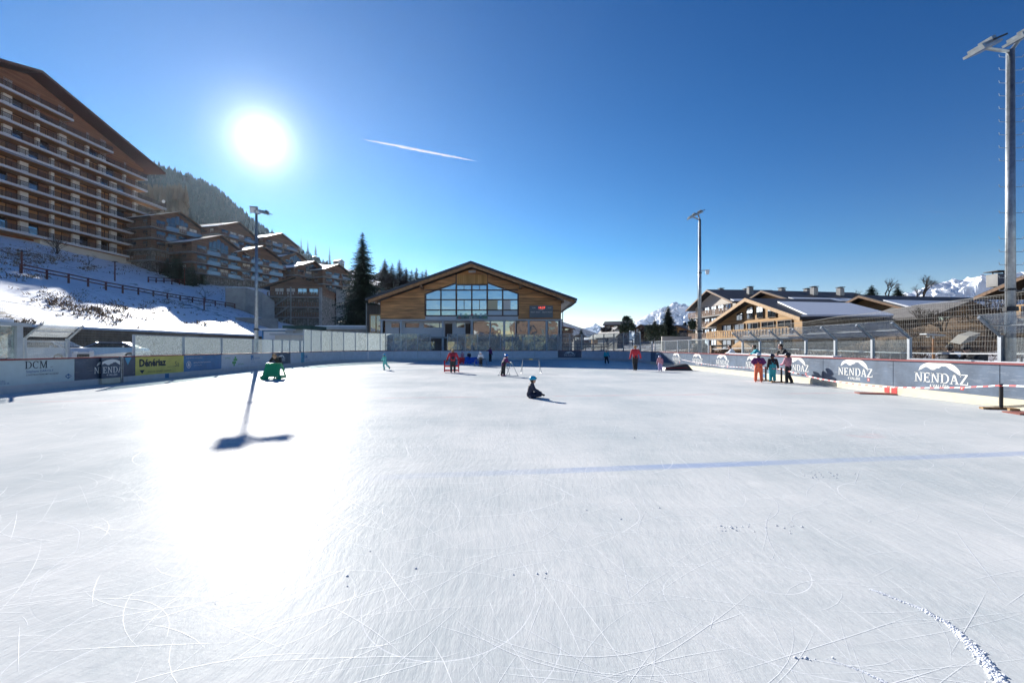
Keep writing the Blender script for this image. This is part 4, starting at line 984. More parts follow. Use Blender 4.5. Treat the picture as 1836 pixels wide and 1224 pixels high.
    m = MB(); m.box2((fx(115, -16), 115.52, 22), (fx(115, -2.0), 115.8, 47.8)); m.build('end_wall', M_render, root)
    m = MB(); m.ball((fx(121, .3), 121, 40.3), (.45, .2, .45)); m.build('satellite_dish', M_white, root)
apartment()
# ------------------------------------------------------------------ timber hall (rink restaurant)
def hall_building():
    Y = 64.0; k = Y/F; xf = lambda p: (p-CX)*k; zf = lambda p: EYE-(p-HY)*k
    root = thing('timber_hall', 'large timber fronted rink hall with a wide gable window wall and scoreboard', 'sports hall', (xf(847), Y, 0))
    xl, xr = xf(682.5), xf(1006); xp = xf(846.6); zp = 13.0; ze_l = zp-(xp+19.8)*.352; sl_ = .352
    zt = lambda x, o=0: zp-abs(x-xp)*sl_+o
    wx0, wx1 = xf(762.8), xf(929)
    zb = 5.55
    # cladding left and right of the window wall
    m = MB(); m.prism([(xl, Y, zb), (wx0, Y, zb), (wx0, Y, zt(wx0, -.35)), (xl, Y, zt(xl, -.35))], (0, .3, 0)); m.build('cladding', M_wood_old, root)
    m = MB(); m.prism([(wx1, Y, zb), (xr, Y, zb), (xr, Y, zt(xr, -.35)), (wx1, Y, zt(wx1, -.35))], (0, .3, 0)); m.build('cladding', M_wood_old, root)
    # gable strip above the windows
    up = lambda x: zt(x, -1.55)
    c0, c1 = xf(640+800/4.478), xf(640+1050/4.478)
    m = MB(); m.prism([(wx0, Y, up(wx0)), (c0, Y, up(c0)), (c0, Y, zt(c0, -.35)), (wx0, Y, zt(wx0, -.35))], (0, .3, 0)); m.prism([(c1, Y, up(c1)), (wx1, Y, up(wx1)), (wx1, Y, zt(wx1, -.35)), (c1, Y, zt(c1, -.35))], (0, .3, 0))
    m.prism([(c0, Y, 11.85), (c1, Y, 11.85), (c1, Y, zt(c1, -.35)), (xp, Y, zt(xp, -.35)), (c0, Y, zt(c0, -.35))], (0, .3, 0)); m.build('gable_strip', M_wood_old, root)
    m = MB(); m.box2((c0+.05, Y-.12, 10.5), (c1-.05, Y+.2, 11.8)); m.build('light_panel', M_wood_v, root)
    m = MB(); m.box2((xp-.5, Y-.08, 12.1), (xp+.5, Y-.003, 12.4)); m.build('vent_grille', M_steelp, root)
    # window wall
    cols = [wx0+(wx1-wx0)*i/6 for i in range(7)]; rows = [6.05, 6.85, 8.3, 9.65, 10.4]
    m = MB()
    for i, x in enumerate(cols):
        top = up(x) if i not in (2, 3, 4) else 10.5
        if i in (2, 4): top = 11.9
        w = .11 if i in (0, 2, 4, 6) else .07
        m.box2((x-w, Y-.1, zb+.5), (x+w, Y+.18, top))
    for j, z in enumerate(rows):
        xs0, xs1 = (wx0, wx1) if j < 4 else (cols[2], cols[4])
        m.box2((xs0, Y-.07, z-.08), (xs1, Y+.15, z+.08))
    for a, b in ((0, 2), (4, 6)): m.prism([(cols[a], Y-.07, up(cols[a])-.12), (cols[b], Y-.07, up(cols[b])-.12), (cols[b], Y-.07, up(cols[b])+.06), (cols[a], Y-.07, up(cols[a])+.06)], (0, .2, 0))
    for x in ((cols[2]+cols[3])/2, (cols[3]+cols[4])/2): m.box2((x-.04, Y-.05, 6.9), (x+.04, Y+.1, 8.25)); m.box2((x-.04, Y-.05, 9.7), (x+.04, Y+.1, 10.4))
    m.build('window_frame', mat('red_brown_frame', (.085, .045, .035), .5), root)
    gm = glassy('hall_glass', (.20, .27, .36), .42, .02, wav=.05, tint=(.75, .88, 1))
    gm2 = glassy('hall_glass_lower', (.22, .30, .38), .35, .02, wav=.05, tint=(.7, .9, 1))
    for i in range(6):
        a, b = cols[i]+.1, cols[i+1]-.1
        for j in range(4):
            z0, z1 = rows[j]+.08, (rows[j+1]-.08)
            if j == 3:
                if i in (2, 3): pass
                else:
                    m = MB(); y0, y1 = up(a)-.1, up(b)-.1
                    if min(y0, y1) > rows[3]+.1: m.prism([(a, Y+.04, rows[3]+.08), (b, Y+.04, rows[3]+.08), (b, Y+.04, y1), (a, Y+.04, y0)], (0, .02, 0))
                    elif y1 > y0: m.prism([(a+(b-a)*.12, Y+.04, rows[3]+.08), (b, Y+.04, rows[3]+.08), (b, Y+.04, y1)], (0, .02, 0))
                    else: m.prism([(a, Y+.04, rows[3]+.08), (b-(b-a)*.12, Y+.04, rows[3]+.08), (a, Y+.04, y0)], (0, .02, 0))
                    m.build('pane', gm, root); continue
            m = MB(); m.box2((a, Y+.04, z0), (b, Y+.06, z1)); m.build('pane', gm if j else gm2, root)
    bm_ = mat('warm_blind', (.62, .55, .36), .8)
    for i, c, d, mm in ((4, .1, 1.35, bm_), (5, .1, 1.0, M_curt)):
        m = MB(); m.box2((cols[i]+c, Y+.0, 6.95), (cols[i]+c+d, Y+.035, 8.2)); m.build('roller_blind', mm, root)
    m = MB(); m.box2((cols[5]+.1, Y+.0, 6.15), (cols[6]-.1, Y+.035, 6.75)); m.box2((cols[4]+.1, Y+.0, 6.15), (cols[5]-.1, Y+.035, 6.75)); m.build('roller_blind', mat('pale_blue_blind', (.5, .6, .66), .8), root)
    m = MB(); m.box2((wx0, Y-.02, zb), (wx1, Y+.1, 6.0)); m.build('spandrel_panel', mat('pale_spandrel', (.5, .54, .58), .5), root)
    m = MB(); m.box2((c0, Y-.14, zb+.05), (c1, Y-.03, 6.15)); bn = m.build('club_banner', mat('green_grey_banner', (.14, .22, .2), .6), root)
    for r_, row in enumerate(((.14, .3, .5, .62, .78, .93), (.1, .28, .45, .6, .76, .92))):
        for q, u in enumerate(row):
            x = c0+(c1-c0)*u; z = 6.18-r_*.42; cc = ((.06, .2, .35), (.1, .35, .15), (.45, .08, .1), (.05, .05, .06), (.6, .6, .6), (.3, .3, .35))[(q+r_*2) % 6]
            m = MB(); n = 16
            for t in range(n):
                t0, t1 = 2*math.pi*t/n, 2*math.pi*(t+1)/n
                m.poly([(x+.17*math.cos(t0), Y-.15-r_*.001, z+.17*math.sin(t0)), (x+.17*math.cos(t1), Y-.15-r_*.001, z+.17*math.sin(t1)), (x+.1*math.cos(t1), Y-.15-r_*.001, z+.1*math.sin(t1)), (x+.1*math.cos(t0), Y-.15-r_*.001, z+.1*math.sin(t0))])
            m.build('club_badge', mat('badge_%d' % ((q+r_*2) % 6), cc, .5), bn)
    # roof
    over = 2.2; m = MB()
    for s, xe in ((-1, -19.95), (1, 8.85)):
        z_e = zp-abs(xe-xp)*sl_
        m.prism([(xp, Y-over, zp+.02), (xe, Y-over, z_e+.02), (xe, Y-over, z_e+.32), (xp, Y-over, zp+.36)], (0, 26, 0))
    ro = m.build('roof', mat('hall_roof_edge', (.03, .04, .055), .45), root)
    m = MB()
    for s, xe in ((-1, -19.6), (1, 8.5)):
        z_e = zp-abs(xe-xp)*sl_
        m.prism([(xp, Y-over+.25, zp-.42), (xe, Y-over+.25, z_e-.42), (xe, Y-over+.25, z_e+.01), (xp, Y-over+.25, zp+.01)], (0, .22, 0))
        m.prism([(xp, Y-over+.5, zp-.12), (xe, Y-over+.5, z_e-.12), (xe, Y-over+.5, z_e+.0), (xp, Y-over+.5, zp+.0)], (0, over-.55, 0))
    m.build('soffit_boards', mat('soffit_timber', (.34, .18, .08), .7, var=.3, vscale=3), ro)
    for x in (xl-.1, wx0-.3, wx1+.3, xr+.1):
        m = MB(); m.box2((x-.14, Y-over+.3, zt(x)-.85), (x+.14, Y, zt(x)-.45)); m.build('purlin', M_beam, ro)
    m = MB(); m.tube((8.7, Y-over, 7.75), (8.7, Y+18, 7.75), .09, n=6); m.path([(8.6, Y-over+.3, 7.65), (8.2, Y-1.2, 7.3), (7.1, Y-.5, 6.7), (7.1, Y-.3, 6.0), (7.1, Y-.3, 0)], .06, 6); m.build('gutter', M_dark, ro)
    # lower storeys: pale wall recess, columns, glazing
    m = MB(); m.box2((xl+.3, Y+1.2, 3.0), (xf(847), Y+1.5, zb)); m.build('recessed_wall', mat('pale_recess_wall', (.6, .62, .64), .7), root)
    m = MB(); m.box2((xl, Y+.5, -.5), (xr, Y+1.1, 2.9)); m.build('lower_wall', mat('brown_lower_wall', (.16, .12, .10), .8, var=.3, vscale=.7), root)
    m = MB(); m.box2((xl, Y-.2, 2.85), (xr, Y+1.2, 3.1)); m.build('floor_slab', M_conc, root)
    m = MB(); m.box2((xl-.25, Y-.12, 5.35), (xr+.25, Y+.2, 5.55)); m.build('steel_beam', M_steelp, root)
    for p in (684.5, 719, 794, 846, 904, 948, 980, 1005.5):
        m = MB(); m.box2((xf(p)-.13, Y-.16, 0), (xf(p)+.13, Y+.1, 5.35)); m.build('steel_column', M_steelp, root)
    for a, b in ((698, 713), (723, 748), (757, 785), (787, 793), (817, 831)):
        m = MB(); m.box2((xf(a), Y+1.12, 4.45), (xf(b), Y+1.19, 5.05)); m.build('strip_window', M_winb, root)
    for a, b in ((712, 717), (796, 809), (833, 842)):
        m = MB(); m.box2((xf(a), Y+1.1, 3.0), (xf(b), Y+1.18, 5.0)); m.build('door', M_frame, root)
    gm3 = glassy('hall_ground_glass', (.05, .06, .055), .30, .03, wav=.05)
    for a, b in ((849, 878), (880, 902), (906, 924), (927, 946), (950, 979), (983, 1001)):
        m = MB(); m.box2((xf(a), Y+.2, 3.1), (xf(b), Y+.24, 5.3)); m.build('shop_window', gm3, root)
        m = MB(); m.box2((xf(b), Y+.12, 3.1), (xf(b)+.12, Y+.3, 5.34)); m.build('mullion_post', M_steelp, root)
    for a in range(6):
        m = MB(); x = xf(700+a*50); m.box2((x, Y+.42, .3), (x+2.2, Y+.48, 2.4)); m.build('lower_window', gm3, root)
    # body behind
    m = MB(); m.prism([(xl, Y+1.6, 0), (xr, Y+1.6, 0), (xr, Y+1.6, zt(xr, -.4)), (xp, Y+1.6, zt(xp, -.4)), (xl, Y+1.6, zt(xl, -.4))], (0, 22, 0)); m.build('body', M_wood_dk, root)
    m = MB(); m.box2((xf(1004), Y+.3, 3.1), (xf(1006), Y+1.6, 7.4)); m.build('end_glazing', glassy('green_side_glass', (.1, .2, .2), .4), root)
    # scoreboard
    sx0, sx1, sz0, sz1 = xf(640+1385/4.478), xf(640+1572/4.478), 5.75, 7.45
    m = MB(); m.box2((sx0, Y-.22, sz0), (sx1, Y-.04, sz1)); sb = m.build('scoreboard', mat('scoreboard_grey', (.12, .15, .17), .5), root)
    fr = Frame((sx0, Y-.225, sz0), (1, 0, 0), (0, -1, 0)); w = sx1-sx0
    m = MB(); fr.text(m, '14:37', w*.52, 1.25, .33, .0, 'CENTER', k=.006); m.build('clock_digits', emit('red_led', (1, .10, .05), 1.1), sb)
    m = MB(); fr.text(m, 'HOME', w*.18, 1.33, .13, .01, 'CENTER', k=.006); fr.text(m, 'GUEST', w*.86, 1.33, .13, .01, 'CENTER', k=.006); fr.text(m, '0  PERIOD  0', w*.5, 1.03, .11, .01, 'CENTER', k=.006)
    fr.text(m, 'PENALTY  PENALTY', w*.26, .72, .12, .01, 'CENTER', k=.006, wmax=w*.42); fr.text(m, 'PENALTY  PENALTY', w*.76, .72, .12, .01, 'CENTER', k=.006, wmax=w*.42); m.build('lettering', M_cream, sb)
    # camera floodlight under the left eave
    m = MB(); m.box((xf(681), Y-1.2, zf(545)), (.7, .25, .2), ry=.2); m.build('eave_spotlight', M_white, root)
    # steps and service block left of the hall
    ax = thing('annex', 'weathered grey timber annex with an orange framed glass door left of the hall', 'annex', (xf(668), Y+1, 0))
    m = MB(); m.box2((xf(655), Y+.8, 3.3), (xf(681), Y+6, 7.6)); m.build('wall', M_wood_gv, ax)
    m = MB(); m.box2((xf(656), Y+.4, 0), (xf(682), Y+6, 3.3)); m.build('base_wall', M_conc, ax)
    m = MB(); 
    for a, b, c, d in ((660.5, 662, 563.5, 598), (671, 673, 563.5, 598), (679.5, 681, 563.5, 598)): m.box2((xf(a), Y+.55, zf(d)), (xf(b), Y+.72, zf(c)))
    m.box2((xf(660.5), Y+.54, zf(565.5)), (xf(681), Y+.73, zf(563))); m.box2((xf(660.5), Y+.54, zf(598)), (xf(681), Y+.73, zf(594))); m.build('door_frame', M_beaml, ax)
    m = MB(); m.box2((xf(662), Y+.6, zf(594)), (xf(679.5), Y+.64, zf(565.5))); m.build('door_glass', M_winb, ax)
    m = MB(); m.tube((xf(654.5), Y+.6, 3), (xf(654.5), Y+.6, 7.9), .07, n=6); m.build('downpipe', M_steel, ax)
hall_building()
# sheds, carport, site container between pole and hall
def shed(label, px0, px1, py0, py1, Y, D, m, roof=None, name='shed', rt=.22):
    a, b = P(px0, py0, Y), P(px1, py0, Y); zt = a.z; root = thing(name, label, 'shed', (a.x, Y, 0))
    q = MB(); q.box2((a.x, Y, -.3), (b.x, Y+D, zt)); q.build('wall', m, root)
    q = MB(); q.box2((a.x-.4, Y-.5, zt+.003), (b.x+.4, Y+D+.3, zt+rt)); r = q.build('roof', roof or M_steelp, root)
    return root, a, b
r_, a, b = shed('white site container with a blue frame behind the pole', 471, 512, 592, 620, 58, 3, M_white, M_snow, 'site_container')
q = MB(); q.box2((a.x-.05, 57.93, .2), (a.x+.12, 57.99, a.z)); q.box2((a.x, 57.93, a.z-.15), (b.x, 57.99, a.z)); q.build('frame', M_blub, r_)
shed('small shed with a dark green snow dusted roof', 515, 556, 590, 620, 60, 4, M_render, mat('dark_green_roof', (.02, .07, .05), .6), rt=.45)
shed('low pale shed with a long flat roof in front of the green roofed shed', 493, 541, 601, 620, 54, 3, M_render, M_steelp)
shed('long low flat roofed garage with snow on its edge below the tall spruce', 567, 655, 590, 612, 66, 8, M_conc, M_steelp, 'flat_garage', rt=.35)
q = MB(); a = P(567, 590, 66); b = P(655, 590, 66); q.box2((a.x-.2, 66, a.z+.36), (b.x, 73, a.z+.55)); tag(q.build('roof_snow_drift', M_snow), 'snow lying on the long flat garage roof', 'snow')
# concrete retaining walls on the slope
def rwall(label, pts, th=.5, name='retaining_wall', m=None, drop=4):
    mb = MB()
    for (a, ha), (b, hb) in zip(pts, pts[1:]):
        d = Vector((b.x-a.x, b.y-a.y, 0)).normalized(); n = Vector((-d.y, d.x, 0))*th
        mb.prism([(a.x, a.y, a.z-drop), (b.x, b.y, b.z-drop), (b.x, b.y, b.z+hb), (a.x, a.y, a.z+ha)], n)
    return tag(mb.build(name, m or M_conc), label, 'retaining wall')
def pw(px, py, Y): return P(px, py, Y)
rwall('upper grey concrete retaining wall behind the snowy knoll and the pole', [(pw(404, 516, 96), 0), (pw(440, 516, 98), 0), (pw(470, 524, 98), 0), (pw(492, 540, 99), 0)], drop=7)
rwall('lower grey concrete retaining wall at the right end of the wooden rail fence', [(pw(423, 569, 79.5), 0), (pw(499, 571, 84), 0)], drop=5)
q = MB(); q.box2((-39.95, 20, .2), (-39.55, 83, 3.30)); tag(q.build('gabion_wall', mat('dark_earth_wall', (.10, .075, .055), .95, var=.35, vscale=1.5, bump=.8, bscale=3)), 'long dark rough wall at the foot of the snowy slope behind the cars', 'retaining wall')
# ------------------------------------------------------------------ right hand side chalets
M_wwall = M_render
rc = chalet('big white and timber chalet block with many balconies right of the middle floodlight pole', (37.5, 84.5, 1.0), H(-86), 14.5, 10, 8.4, .36, base=1.0, floors=4, nfront=5, nside=2, balc=((1, 0), (2, 0), (3, 0)), wall=mat('white_gable_wall', (.55, .5, .44), .85, var=.1), stone=M_render, chim=3, over=1.4, snow=.12, balm=M_wood_dk)
q = chalet('fresh larch clad chalet with a large snow covered roof and a long timber balcony', (30.2, 57, .6), H(-85), 17.0, 9.5, 4.2, .31, base=.8, floors=2, nfront=5, nside=3, balc=((1, 0),), wall=M_wood_new, stone=M_shing, over=1.0, snow=.001, balm=M_wood_new, winm=M_winb)
T = Matrix.Translation((30.2, 57, .6)) @ Matrix.Rotation(H(-85), 4, 'Z')
m = MB(T); pk = 4.2+.31*8.5
m.prism([(2.6, 1.4, pk-.31*2.6+.34), (9.3, .0, pk-.31*9.3+.34), (9.3, 10.2, pk-.31*9.3+.34), (3.2, 10.2, pk-.31*3.2+.34)], (0, 0, .17)); m.build('roof_snow', M_snow, q)
m = MB(T); m.prism([(0, -1.12, pk-.1), (-9.6, -1.12, pk-.31*9.6-.1), (-9.6, -1.12, pk-.31*9.6+.28), (0, -1.12, pk+.34)], (0, .06, 0)); m.prism([(0, -1.12, pk-.1), (9.6, -1.12, pk-.31*9.6-.1), (9.6, -1.12, pk-.31*9.6+.28), (0, -1.12, pk+.34)], (0, .06, 0)); m.build('pale_barge_board', M_beaml, q)
m = MB(T); m.box2((8.51, .0, .9), (8.57, 9.5, 4.15)); m.build('shingled_side_wall', M_shing, q)
for x_, z_, w_, h_ in ((-.5, 5.35, 1.1, 1.35), (1.5, 5.35, 1.1, 1.35), (-2.7, 5.0, 1.2, .8), (3.7, 5.0, 1.3, .8)):
    f = MB(T); f.box2((x_-w_/2-.08, -.12, z_-h_/2-.08), (x_+w_/2+.08, -.004, z_+h_/2+.08)); fo = f.build('window', M_frame, q)
    g = MB(T); g.box2((x_-w_/2, -.15, z_-h_/2), (x_-.04, -.121, z_+h_/2)); g.box2((x_+.04, -.15, z_-h_/2), (x_+w_/2, -.121, z_+h_/2)); g.build('pane', M_winb, fo)
m = MB(T); m.prism([(-2.6, -1.7, -1), (2.8, -1.7, -1), (2.8, -1.7, .9), (0, -1.7, 1.9), (-2.6, -1.7, .9)], (0, 1.5, 0)); m.build('lower_porch', M_wood_new, q)
chalet('dark roofed chalet with several chimneys behind the snow covered larch chalet', (43, 76, 1.5), H(-80), 11, 15, 7.4, .34, base=2, floors=2, nfront=3, nside=3, balc=((1, 0),), wall=M_wood_new, stone=M_render, chim=4, over=1.6, snow=.2)
chalet('low brown chalet with a snowy right roof slope left of the distant white ridge', (43.8, 56, 1.6), H(-80), 10, 15, 4.3, .36, base=.6, floors=2, nfront=3, nside=3, balc=((1, 0),), wall=M_wood_new, over=1.3, snow=.55, balm=M_beaml and M_wood_new)
chalet('near timber chalet at the right edge with a stone chimney and deep eaves', (40.2, 29.5, 1.2), H(-86), 11.5, 9, 5.0, .36, base=.8, floors=2, nfront=3, nside=2, balc=((1, 0),), wall=M_wood_new, over=2.0, balm=M_wood_new, winm=M_winb)
q = chalet('tall timber chalet rising behind the pole at the right edge', (45.5, 29.0, 4.5), H(-84), 10, 8, 4.6, .36, base=.6, floors=1, nfront=3, nside=2, balc=((1, 0),), wall=M_wood_new, over=1.5, balm=M_wood_new)
m = MB(); c = P(1790, 503, 36.5); m.box((c.x, c.y, c.z), (1.05, .9, 1.0)); ch = tag(m.build('stone_chimney', M_conc), 'stout stone chimney on the roof of the near right timber chalet', 'chimney'); 
m = MB(); m.box((c.x, c.y, c.z+.72), (1.3, 1.1, .05)); m.box((c.x-.45, c.y, c.z+.6), (.06, .06, .2)); m.box((c.x+.45, c.y, c.z+.6), (.06, .06, .2)); o = m.build('chimney_cap', M_dark, ch)
chalet('long low grey roofed chalet between the dry bank and the white ridge', (45.5, 46, 3.0), H(14), 9, 6, 1.6, .3, base=.3, floors=1, nfront=3, nside=2, wall=M_wood_new, over=.8, roofm=mat('grey_slate_roof', (.16, .15, .14), .8, var=.2))
# ------------------------------------------------------------------ village beyond the far right corner
gv = 'village houses beyond the far right corner of the rink'
def vh(label, px0, px1, pyr, pye, pyb, Y, phi, **k):
    x0, x1 = (px0-CX)/F*Y, (px1-CX)/F*Y; W = x1-x0; zb_ = EYE-(pyb-HY)/F*Y; zr = EYE-(pyr-HY)/F*Y; ze = EYE-(pye-HY)/F*Y
    W2 = k.pop('W', W*.75); p = (zr-ze)/(W2/2)
    return chalet(label, ((x0+x1)/2, Y, zb_), R(phi), W2, k.pop('D', 12), ze-zb_, min(.9, p), base=1, over=.8, group=gv, **k)
vh('dark roofed village house under the small round pine', 1106, 1146, 577, 583, 606, 170, 70, D=8, W=9, floors=2, nfront=2, nside=3, wall=M_wood_dk)
vh('small pale gabled village house just left of the dark green bushes', 1098, 1114, 585, 593, 606, 150, 10, floors=1, nfront=1, nside=1, wall=M_render)
vh('village chalet with a brown gable in front of the white mountain foot', 1134, 1166, 583, 590, 606, 150, -30, floors=2, nfront=2, nside=2, wall=M_wood_dk, snow=.2)
vh('village chalet left of the tall dark conifer', 1166, 1190, 583, 590, 602, 140, -40, floors=1, nfront=2, nside=2, wall=M_wood_new)
vh('brown low chalet with a sunlit gable under the tall dark conifer', 1190, 1242, 585, 594, 604, 110, -58, W=7, D=8, floors=1, nfront=2, nside=3, wall=M_wood_new, snow=.15)
vh('twin gabled pale apartment house seen through the far clear screens', 1090, 1104, 598, 604, 622, 130, 15, floors=2, nfront=2, nside=1, wall=M_wood_new, winm=M_winb)
vh('taller pale apartment house seen through the far clear screens', 1104, 1120, 593, 601, 622, 125, 15, floors=3, nfront=3, nside=1, wall=M_render, winm=M_winb)
vh('grey house far off seen through the first clear far screen', 1062, 1086, 604, 609, 618, 180, 30, floors=1, nfront=2, nside=2, wall=M_wood_dk, snow=.5)
vh('long brown hall with a flat top seen beside the timber hall corner', 1026, 1050, 601, 603, 615, 160, 5, floors=1, nfront=4, nside=1, wall=M_shing)
vh('dark multi storey block touching the right corner of the timber hall', 1006, 1016, 587, 590, 622, 140, 5, W=5, D=5, floors=4, nfront=2, nside=1, balc=((1, 0), (2, 0), (3, 0)), wall=M_wood_dk)
vh('far grey chalet above the clear screens between two bushes', 1092, 1112, 583, 588, 600, 190, -20, floors=1, nfront=2, nside=1, wall=M_shing, snow=.3)
q = MB(); a, b = P(1187, 603, 84), P(1240, 601, 84); q.box2((a.x, 84, 0), (b.x, 84.4, a.z)); tag(q.build('garden_wall', mat('white_garden_wall', (.6, .58, .52), .9)), 'low white garden wall beside the trimmed hedge', 'wall')
# small pavilion of brown timber between the rink and the far snow field
def stair_rail(label, pts, z):
    r0 = thing('footbridge_rail', label, 'railing', pts[0]); 
    m = MB()
    for a, b in zip(pts, pts[1:]):
        for h in (.9, .5): m.tube(Vector(a)+Vector((0, 0, h)), Vector(b)+Vector((0, 0, h)), .05, n=5)
    m.build('handrail', M_dark, r0)
    for a in pts: q = MB(); q.tube(a, Vector(a)+Vector((0, 0, 1.0)), .06, n=5); q.build('post', M_dark, r0)
stair_rail('dark handrail running behind the far clear screens', [P(x, 628, 66) for x in (1008, 1022, 1036, 1050, 1064, 1078, 1090)]+[P(1100, 620, 68), P(1118, 620, 68), P(1134, 620, 68)], 0)
pg = thing('timber_canopy', 'low brown timber canopy beside the leaning spectators on the right', 'canopy', (17, 36, 0))
q = MB(); q.prism([P(1275, 619, 36), P(1308, 618, 36), P(1308, 621, 36), P(1275, 622, 36)], (0, 3, 0)); q.build('beam', M_shing, pg)
for x in (1278, 1308): q = MB(); a = P(x, 619, 36); q.box2((a.x-.12, 36, 0), (a.x+.12, 36.25, a.z)); q.build('post', M_beam, pg)
q = MB(); q.prism([P(1283, 640, 35.9), P(1306, 620, 35.9), P(1309, 622, 35.9), P(1288, 642, 35.9)], (0, .1, 0)); q.build('brace', M_beam, pg)
# houses behind the photographer, mirrored in the far screens and panes
for x, y, w_, h_, l in ((-14, -52, 18, 9, 'broad timber chalet behind the photographer on the left'), (10, -58, 20, 11, 'tall timber chalet behind the photographer'), (36, -50, 16, 8, 'timber chalet behind the photographer on the right'), (-42, -48, 18, 10, 'timber chalet behind the photographer at the far left')):
    chalet(l, (x, y, 0), R(180), w_, 12, h_, .4, base=2.6, floors=2, nfront=4, nside=2, balc=((1, 0),), wall=M_wood_red, snow=.3, group='chalets behind the photographer')
# ------------------------------------------------------------------ vegetation
M_spruce = mat('spruce_needles', (.034, .062, .036), .8, var=.5, vscale=1.2)
M_green = mat('hedge_leaves', (.035, .06, .03), .8, var=.4, vscale=3)
M_twig = mat('bare_twigs', (.075, .058, .048), .9, var=.3, vscale=5)
M_dry = mat('dry_grass_blades', (.20, .13, .07), .9, var=.4, vscale=4)
def spruce(label, loc, h, r, seed=1, dens=1.0, name='spruce_tree', group=None, m=None, low=.06, cat='tree'):
    rnd = random.Random(seed); loc = Vector(loc); root = thing(name, label, cat, loc, group)
    mb = MB(); mb.tube(loc-Vector((0, 0, .5)), loc+Vector((0, 0, h*.97)), h*.016, h*.002, 8); mb.build('trunk', M_bark, root)
    mb = MB(); n = int(52*dens)
    for i in range(n):
        t = i/(n-1); z = h*(low+(1-low)*t*.985); rr = r*(1-t)**.70*rnd.uniform(.80, 1.12)+.03*h*(1-t)+.12
        nb = max(5, int(13*(1-t*.55)))
        for k in range(nb):
            if rnd.random() < .2: continue
            a = 6.283*(k+rnd.random()*.8)/nb+i*.7; ln = rr*rnd.uniform(.62, 1.08); dr = ln*rnd.uniform(.12, .42)
            d = Vector((math.cos(a), math.sin(a), 0)); s = Vector((-d.y, d.x, 0)); ns = max(3, int(5*dens*ln/rr+1))
            base = loc+Vector((0, 0, z))
            for j in range(ns):
                u = (j+.4)/ns; c = base+d*ln*u+Vector((0, 0, -dr*u**1.4+ (.10*ln if u > .8 else 0)))
                w = ln*.30*(1.15-u)+.09; e = ln/ns*.95
                for sg in (-1, 1):
                    q = rnd.uniform(.7, 1.25); tip = c+d*e*.75+s*sg*w*q+Vector((0, 0, -w*rnd.uniform(.25, .75)))
                    mb._add([c-d*e*.45, c+d*e*.5, tip], [(0, 1, 2)])
                mb._add([c-d*e*.5-s*w*.22, c-d*e*.5+s*w*.22, c+d*e*.8+Vector((0, 0, -w*.35))], [(0, 1, 2)])
    mb.build('crown', m or M_spruce, root); return root
def bare_tree(label, loc, h, seed=1, spread=.5, name='bare_tree', group=None, multi=1, thin=1, cat='tree', lv=5, m=None):
    rnd = random.Random(seed); loc = Vector(loc); root = thing(name, label, cat, loc, group); tr = MB(); br = MB()
    def grow(p, d, ln, r, l):
        q = p+d*ln; (tr if l == 0 else br).tube(p, q, r, r*.68, 6 if l < 2 else 3, caps=False)
        if l >= lv: return
        for k in range(rnd.choice((2, 3, 3))):
            nd = (d+Vector((rnd.gauss(0, spread), rnd.gauss(0, spread), rnd.gauss(.12, spread*.5)))).normalized()
            grow(p+d*ln*rnd.uniform(.55, 1), nd, ln*rnd.uniform(.6, .85), r*.6, l+1)
    for k in range(multi):
        d = Vector((rnd.gauss(0, .25 if multi > 1 else .04), rnd.gauss(0, .25 if multi > 1 else .04), 1)).normalized()
        grow(loc+Vector((rnd.gauss(0, .12), rnd.gauss(0, .12), -.2))*(1 if multi > 1 else 0)-Vector((0, 0, .2)), d, h*.3, h*.018*thin, 0)
    tr.build('trunk', M_bark, root); br.build('branches', m or M_twig, root); return root
def bush(label, loc, r, h, seed=1, m=None, name='bush', group=None, n=1500, leaf=.10, box=False, cat='bush'):
    rnd = random.Random(seed); loc = Vector(loc); root = thing(name, label, cat, loc, group)
    mb = MB(); mb.tube(loc-Vector((0, 0, .2)), loc+Vector((0, 0, h*.5)), .06*h**.5, .03, 6); mb.build('stem', M_bark, root)
    mb = MB(); rx = r if not isinstance(r, tuple) else r[0]; ry = r if not isinstance(r, tuple) else r[1]
    lob = [(Vector((rnd.uniform(-.5, .5)*rx, rnd.uniform(-.5, .5)*ry, h*rnd.uniform(.35, .75))), rnd.uniform(.35, .6)) for _ in range(9)]
    for i in range(n):
        if box: c = Vector((rnd.uniform(-1, 1)*rx, rnd.uniform(-1, 1)*ry, rnd.uniform(0, 1)**.6*h+rnd.gauss(0, .08)))
        else:
            q, k = rnd.choice(lob); v = Vector((rnd.gauss(0, 1), rnd.gauss(0, 1), rnd.gauss(0, 1))).normalized()*rnd.uniform(.6, 1.05)
            c = q+Vector((v.x*rx*k, v.y*ry*k, v.z*h*.42*k*1.3))
        s = leaf*rnd.uniform(.6, 1.6); a = [Vector((rnd.gauss(0, 1), rnd.gauss(0, 1), rnd.gauss(0, 1))).normalized()*s for _ in range(3)]
        c = loc+Vector((c.x, c.y, max(.02, c.z))); mb._add([c+a[0], c+a[1], c+a[2]], [(0, 1, 2)])
    mb.build('crown', m or M_green, root); return root
p = at_px(650, 592, -.5, Y=86); p.z = 2.5
spruce('tall dark spruce standing left of the timber hall', p, P(654, 413, 86).z-p.z, 5.3, 4, 2.3)
rnd = random.Random(12)
